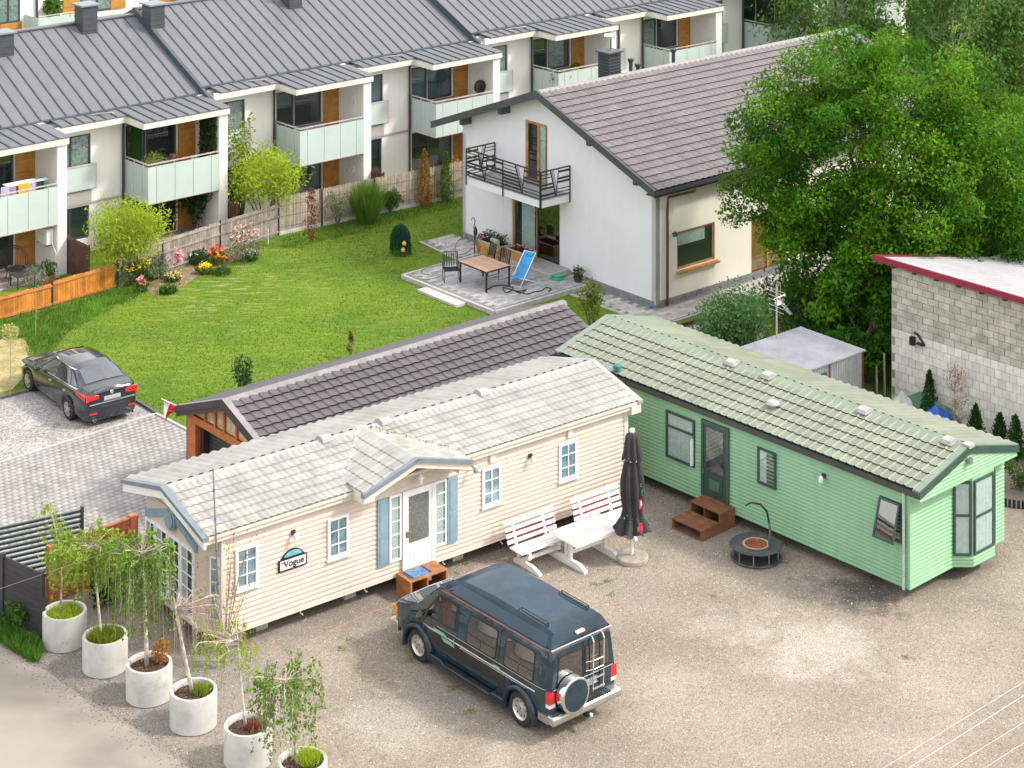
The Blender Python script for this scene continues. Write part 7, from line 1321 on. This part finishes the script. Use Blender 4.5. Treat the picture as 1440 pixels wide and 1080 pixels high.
for x, y, h_, lb, ms in bk: tree(lb, x, y, h_ * .35, (0, 0, h_ * .56), (h_ * .33, h_ * .33, h_ * .46), 70, 15000, .2, ms, 'background_tree', .13, (.7, 1.3), .3, droop=.55 if ms[0] in (BW, BW2) else None, bark=BIRCH if h_ > 8 else BARK, group='trees behind the white house', asp=.5)
# ================================================================== TERRACE FURNITURE
def hpt(px, py, z=.156): X, Y = gnd(px, py, z); return X, Y
TBT = M("table_slat", (.46, .30, .20), .55, var=.15, sc=6, rnd=.06); t = thing('garden_table', 'rectangular brown slatted table with black legs on the terrace', 'table', *FH.w(-3.64, 4.62), FH.a, .156)
for i in range(8): bx('table_slat', TBT, t, (i * .135, i * .135 + .13, 0, 1.48, .72, .74))
bx('table_frame', BLACK, t, (-.01, 1.09, -.01, .02, .68, .72)); bx('table_frame', BLACK, t, (-.01, 1.09, 1.46, 1.49, .68, .72)); bx('table_frame', BLACK, t, (-.01, .02, .02, 1.46, .68, .72)); bx('table_frame', BLACK, t, (1.06, 1.09, .02, 1.46, .68, .72))
for a in (.0, 1.03): 
    for b in (.0, 1.43): bx('leg', BLACK, t, (a, a + .05, b, b + .05, 0, .70))
def gchair(label, x, y, rz):
    t = thing('garden_chair', label, 'chair', *FH.w(x, y), FH.a + rz, .156, 'black metal garden chairs round the terrace table'); r = .014
    for s in (-.28, .28): MB().path([(s, -.26, .0), (s, .28, .0), (s, .28, .62), (s, -.22, .60), (s, -.26, .0)], r, 5).build('side_frame', BLACK, t)
    for i in range(6): MB().path([(-.28, -.22 + i * .09, .40), (.28, -.22 + i * .09, .40)], .016, 5).build('seat_bar', BLACK, t)
    for s in (-.26, .26): MB().path([(s, -.24, .40), (s, -.34, .9)], r, 5).build('back_upright', BLACK, t)
    for i in range(6): x_ = -.21 + i * .084; MB().path([(x_, -.245, .43), (x_, -.335, .88)], .016, 5).build('back_bar', BLACK, t)
    MB().path([(-.27, -.34, .9), (.27, -.34, .9)], r, 5).build('top_bar', BLACK, t); return t
gchair('black slatted garden chair left of the terrace table', -3.72, 6.45, 2.6); gchair('black slatted garden chair behind the terrace table by the flower box', -2.05, 6.6, 1.3); gchair('black slatted garden chair tucked between the table and the blue deckchair', -2.2, 5.65, 1.6)
dc = thing('deck_chair', 'bright blue folding deckchair with white frame on the terrace', 'deck chair', *FH.w(-2.05, 4.62), FH.a - radians(80), .156); SKY = M("blue_canvas", (.04, .30, .62), .75, var=.12, sc=5)
for s in (-.28, .28):
    MB().path([(s, -.42, .32), (s, .42, .0)], .016, 6).path([(s * .9, -.36, .0), (s * .9, .50, .98)], .016, 6).build('frame_tube', WHITEPVC, dc)
for a, b in (((-.28, .42, 0), (.28, .42, 0)), ((-.25, -.36, 0), (.25, -.36, 0)), ((-.25, .5, .98), (.25, .5, .98))): MB().path([a, b], .014, 6).build('frame_tube', WHITEPVC, dc)
m = MB(); pr = [(-.42, .34), (-.2, .26), (.02, .27), (.2, .5), (.36, .78), (.5, .98)]; n = 6
for (y0, z0), (y1, z1) in zip(pr[:-1], pr[1:]):
    for i in range(n): x0, x1 = -.25 + .5 * i / n, -.25 + .5 * (i + 1) / n; s = lambda x: -.03 * (1 - (x / .25) ** 2); m.quad((x0, y0, z0 + s(x0)), (x1, y0, z0 + s(x1)), (x1, y1, z1 + s(x1)), (x0, y1, z1 + s(x0)))
m.build('canvas', SKY, dc, smooth=True); bx('head_pillow', M("pillow_blue", (.06, .35, .68), .75), dc, (-.16, .16, .40, .48, .84, .96), bevel=.03)
BOXW = M("box_wood", (.52, .29, .09), .6, var=.15, rnd=.1, sc=4, wave=((3, 3, 10), 3, .2))
def trough(label, y0, y1, x0, x1, fm, n, fh, pet):
    t = thing('flower_box', label, 'flower box', *FH.w(x0, y0), FH.a, .156); w, l = x1 - x0, y1 - y0
    for k in range(4): z = k * .12; bx('box_board', BOXW, t, (0, w, 0, .03, z, z + .115)); bx('box_board', BOXW, t, (0, w, l - .03, l, z, z + .115)); bx('box_board', BOXW, t, (0, .03, .03, l - .03, z, z + .115)); bx('box_board', BOXW, t, (w - .03, w, .03, l - .03, z, z + .115))
    for a, b in ((0, 0), (w - .05, 0), (0, l - .05), (w - .05, l - .05)): bx('corner_post', BOXW, t, (a - .01, a + .06, b - .01, b + .06, 0, .53))
    bx('rim', KERB, t, (-.02, w + .02, -.02, .05, .48, .51)); bx('rim', KERB, t, (-.02, w + .02, l - .05, l + .02, .48, .51)); bx('rim', KERB, t, (-.02, .05, .05, l - .05, .48, .51)); bx('rim', KERB, t, (w - .05, w + .02, .05, l - .05, .48, .51)); bx('soil', SOIL, t, (.03, w - .03, .03, l - .03, .3, .43))
    P = RNG.uniform((.05, .05, .44), (w - .05, l - .05, .44 + fh), (n, 3)); leaves('planting', P, .07, fm, t); P = RNG.uniform((.1, .1, .44 + fh * .5), (w - .1, l - .1, .48 + fh), (60, 3)); leaves('petals', P, .06, pet, t); return t
trough('wooden flower box with a bushy plant at the left of the patio door', 6.95, 8.15, -1.08, -.55, LEAFD, 900, .38, PET("magenta_petal", (.5, .05, .2))); trough('wooden flower box with low red flowers in front of the patio door', 5.75, 6.8, -.92, -.35, leafmat("maroon_leaf", (.09, .05, .035)), 400, .08, PET("dark_red_petal", (.4, .02, .06)))
x, y = FH.w(-1.1, 8.35); t = thing('heron_ornament', 'thin dark metal heron ornament beside the left flower box', 'ornament', x, y, FH.a, .156); m = MB().path([(0, 0, 0), (0, 0, .6), (0, .04, .95), (.0, -.03, 1.15), (0, .05, 1.27), (0, .14, 1.22), (0, .2, 1.12)], .022, 6, .012); m.build('neck', DARKM, t); MB().lathe([(.001, -.2), (.08, -.05), (.07, .1), (.001, .25)], 10, (0, -.05, .75)).build('body', DARKM, t)
x, y = FH.w(-1.0, 8.15); t = thing('flower_pot', 'magenta flowers in a pot beside the heron ornament', 'potted plant', x, y, 0, .156); pot(0, 0, 0, .15, .3, TERRA, t); leaves('petals', ell((0, 0, .62), (.12, .12, .1), 140, .1), .06, PET("magenta_petal2", (.6, .05, .25)), t)
x, y = FH.w(-1.3, 6.95); t = thing('patterned_cushion', 'yellow and blue patterned cushion on the garden chair by the flower boxes', 'cushion', x, y, FH.a, .6); bx('cover', M("floral_print", (.55, .5, .08), .8, col2=(.05, .18, .25), sc=14), t, (-.06, .06, -.22, .22, 0, .42), bevel=.04); bx('piping', YEL, t, (-.065, .065, -.225, .225, .2, .215))
x, y = FH.w(-1.9, 7.2); t = thing('watering_pot', 'small dark bucket on the terrace behind the table', 'bucket', x, y, 0, .156); pot(0, 0, 0, .12, .24, BLACK, t)
GPL = M("green_plastic", (.03, .38, .16), .35); x, y = hpt(784, 392); o = thing('hose_reel', 'flat bright green plastic hose reel on the terrace', 'hose reel', x, y, .4, .156); MB().lathe([(.001, .0), (.22, .0), (.23, .03), (.18, .05), (.17, .11), (.2, .13), (.001, .14)], 20).build('reel', GPL, o); MB().path([(.2, 0, .06), (.42, .12, .05)], .03, 6).build('handle', GPL, o)
x, y = hpt(813, 396); potplant('small green potted plant at the house wall right of the hose reel', x, y, .156, .17, .18, 380, .07, LEAFM, DARKM, spread=.22)
def hose(label, pts, z, r, mat, name='garden_hose'):
    P = [Vector((*gnd(px, py, z), z + r)) for px, py in pts]; sm = []
    for i in range(len(P) - 1):
        p0, p1, p2, p3 = P[max(0, i - 1)], P[i], P[i + 1], P[min(len(P) - 1, i + 2)]
        for k in range(6): u = k / 6; sm.append(.5 * ((2 * p1) + (-p0 + p2) * u + (2 * p0 - 5 * p1 + 4 * p2 - p3) * u * u + (-p0 + 3 * p1 - 3 * p2 + p3) * u ** 3))
    o = MB().path(sm + [P[-1]], r, 6).build(name, mat, None, smooth=True); return tag(o, label, 'hose')
hose('tangled black hose lying in front of the table and deckchair', [(684, 408), (695, 403), (708, 402), (722, 406), (712, 412), (708, 405), (728, 410), (740, 408), (732, 413), (724, 409), (740, 414), (752, 411), (762, 409), (768, 405), (775, 407), (771, 411)], .156, .018, BLACK); hose('yellow green hose curving at the left corner of the terrace', [(577, 385), (581, 390), (596, 393), (612, 391), (621, 387)], .156, .014, M("hose_green", (.35, .42, .18), .5)); hose('thin grey hose loop on the left part of the terrace', [(700, 350), (680, 352), (650, 362), (620, 372), (597, 378), (593, 384), (604, 387)], .156, .010, DARKM)
hose('thin dark cable looped on the side path at the house corner', [(652, 333), (643, 341), (640, 350), (644, 358), (656, 356), (664, 349), (668, 354)], .03, .008, BLACK, 'cable')
hose('faded orange string lying on the gravel before the cream home', [(430, 905), (470, 885), (520, 862), (560, 850), (620, 825), (680, 795), (715, 782)], .0, .006, M("orange_string", (.5, .27, .2), .8), 'orange_string')
bb_ = MB().prism([(0, 0), (.14, 0), (.11, .06), (.03, .06)], 'y', 0, .2).build('plastic_scoop', M("blue_rubber", (.03, .25, .6), .5), None, loc=(*gnd(912, 434), .03)); tag(bb_, 'small bright blue plastic scoop at the foot of the house corner', 'scoop')
wb = MB().beam((*gnd(958, 460), .06), (*gnd(1000, 448), .06), .06, .12).build('timber_edging', BRF, None); tag(wb, 'short brown timber edging at the end of the grass strip', 'edging')
P = scatter([gnd(*p) for p in ((958, 465), (1000, 450), (1080, 470), (1040, 500), (975, 480))], 1500, .03); stones('pebbles', P, .05, M("grey_pebble", (.42, .42, .44), .8, island=.35)); 
# ================================================================== MASTS, CABLES, TARPAULIN
x, y = -6.58, 45.66; t = thing('thin_mast', 'thin grey mast with blue bands rising at the corner of the cream home', 'mast', x, y); MB().path([(.04, 0, 0), (-.15, 0, 4.36)], .024, 8, .018).build('mast_tube', M("grey_tube", (.28, .28, .29), .4, metal=.4), t)
for z in (1.75, 2.5, 3.2, 3.85): MB().path([(.04 - .19 * z / 4.36, 0, z), (.04 - .19 * (z + .05) / 4.36, 0, z + .05)], .028, 8).build('blue_band', M("blue_tape", (.1, .1, .45), .5) if 'blue_tape' not in bpy.data.materials else bpy.data.materials['blue_tape'], t)
bx('mast_bracket', STEEL, t, (-.07, -.01, .0, .12, 2.07, 2.10))
o = MB().path([(x - .13, y, 4.1), (-8.4, y - 1.6, 3.35), (-13.2, y - 4.6, 2.9)], .003, 5).build('cable', STEEL, None); tag(o, 'thin cable running from the mast to the lower left', 'cable')
ax, az = onY(Fr(0, 60.5, 0), 0, 1092, 405); ax, _ = ax, 0; an_ = thing('television_aerial', 'tall television aerial mast rising behind the green caravan', 'aerial', ax, 60.5, .6); MB().path([(0, 0, 0), (0, 0, 3.62)], .026, 8).build('mast', M("mast_grey", (.5, .42, .38), .4, metal=.4), an_)
AL = M("aerial_alu", (.55, .53, .52), .35, metal=.6); MB().path([(-.1, 0, 3.2), (.35, 0, 3.25)], .012, 5).build('boom', AL, an_)
for k, (z, l) in enumerate(((3.45, .38), (3.36, .38), (3.24, .36), (3.12, .36), (2.95, .34), (2.82, .32))): MB().path([(0, -l, z), (0, l, z)], .008, 4).build('aerial_rod', AL, an_)
for k in range(10): MB().path([(.08 + k * .05, -.12, 3.2 - k * .06), (.08 + k * .05, .16, 3.2 - k * .06)], .007, 4).build('aerial_rod', AL, an_)
MB().path([(0, 0, 3.2), (.55, 0, 2.6)], .012, 5).build('boom', AL, an_); MB().path([(.1, .05, 3.1), (.1, .05, 3.55), (.16, .05, 3.62), (.2, .05, 3.5), (.2, .05, 2.95)], .008, 4).build('loop_dipole', AL, an_); bx('junction_box', WHITEPVC, an_, (.0, .14, -.05, .07, 3.0, 3.1))
for k, ((pa_, pb_), lb) in enumerate(zip((((1180, 1118), (1500, 922)), ((1210, 1123), (1500, 940)), ((1280, 1115), (1500, 978)), ((1330, 1115), (1500, 1006))), ('uppermost overhead wire in the lower right corner', 'brightest overhead wire, second from the top in the lower right corner', 'third overhead wire in the lower right corner', 'lowest overhead wire at the right corner'))):
    a, b = (*gnd(*pa_, 8.5), 8.5), (*gnd(*pb_, 8.5), 8.5); a, b = Vector(a), Vector(b); d_ = b - a; o = MB().path([a - d_ * .6, b + d_ * .6], .005 if k != 1 else .008, 5).build('overhead_wire', STEEL, None); tag(o, lb, 'wire', 'overhead wires crossing the lower right corner')
tp_ = thing('covered_pile', 'pile of junk under blue and green tarpaulins against the block wall', 'covered pile', (1290 - 720) / FPX * 59.6, 59.6, radians(-47)); BT_ = M("blue_tarpaulin", (.02, .13, .6), .35, var=.2, coat=.2); m = MB(); n = 14
def hz(i, j, s, h): u, v = i / n, j / n; return h * sin(pi * u) ** .7 * sin(pi * v) ** .7 + .10 * sin(13 * u + s) * cos(11 * v + 2 * s) * sin(pi * u)
for nm, mt, ox, oy, sx, sy, h_, s in (('blue_sheet', BT_, .0, -.35, 1.3, .8, .5, 1), ('green_sheet', M("green_tarpaulin", (.08, .18, .1), .5, var=.2), -1.0, -.1, 2.4, .7, .62, 3), ('white_sacks', M("white_sack", (.62, .6, .6), .7, var=.2), -.9, -.35, .9, .5, .6, 5)):
    m = MB()
    for i in range(n):
        for j in range(n): m.quad(*[(ox + sx * a / n, oy + sy * b / n, max(0, hz(a, b, s, h_))) for a, b in ((i, j), (i + 1, j), (i + 1, j + 1), (i, j + 1))])
    m.build(nm, mt, tp_)
bx('plank', GYF, None, (0, .1, 0, .05, 0, .1)) if 0 else None
x, y = (1248 - 720) / FPX * 61.2, 61.2; o = thing('leaning_boards', 'two weathered boards leaning beside the corner of the block building', 'boards', x - .1, y - .1, 0); MB().beam((0, 0, 0), (0, .15, 1.3), .16, .04, (1, 0, 0)).build('board', GYF, o); MB().beam((-.25, -.1, 0), (-.25, .05, .95), .14, .04, (1, 0, 0)).build('board', GYF, o)
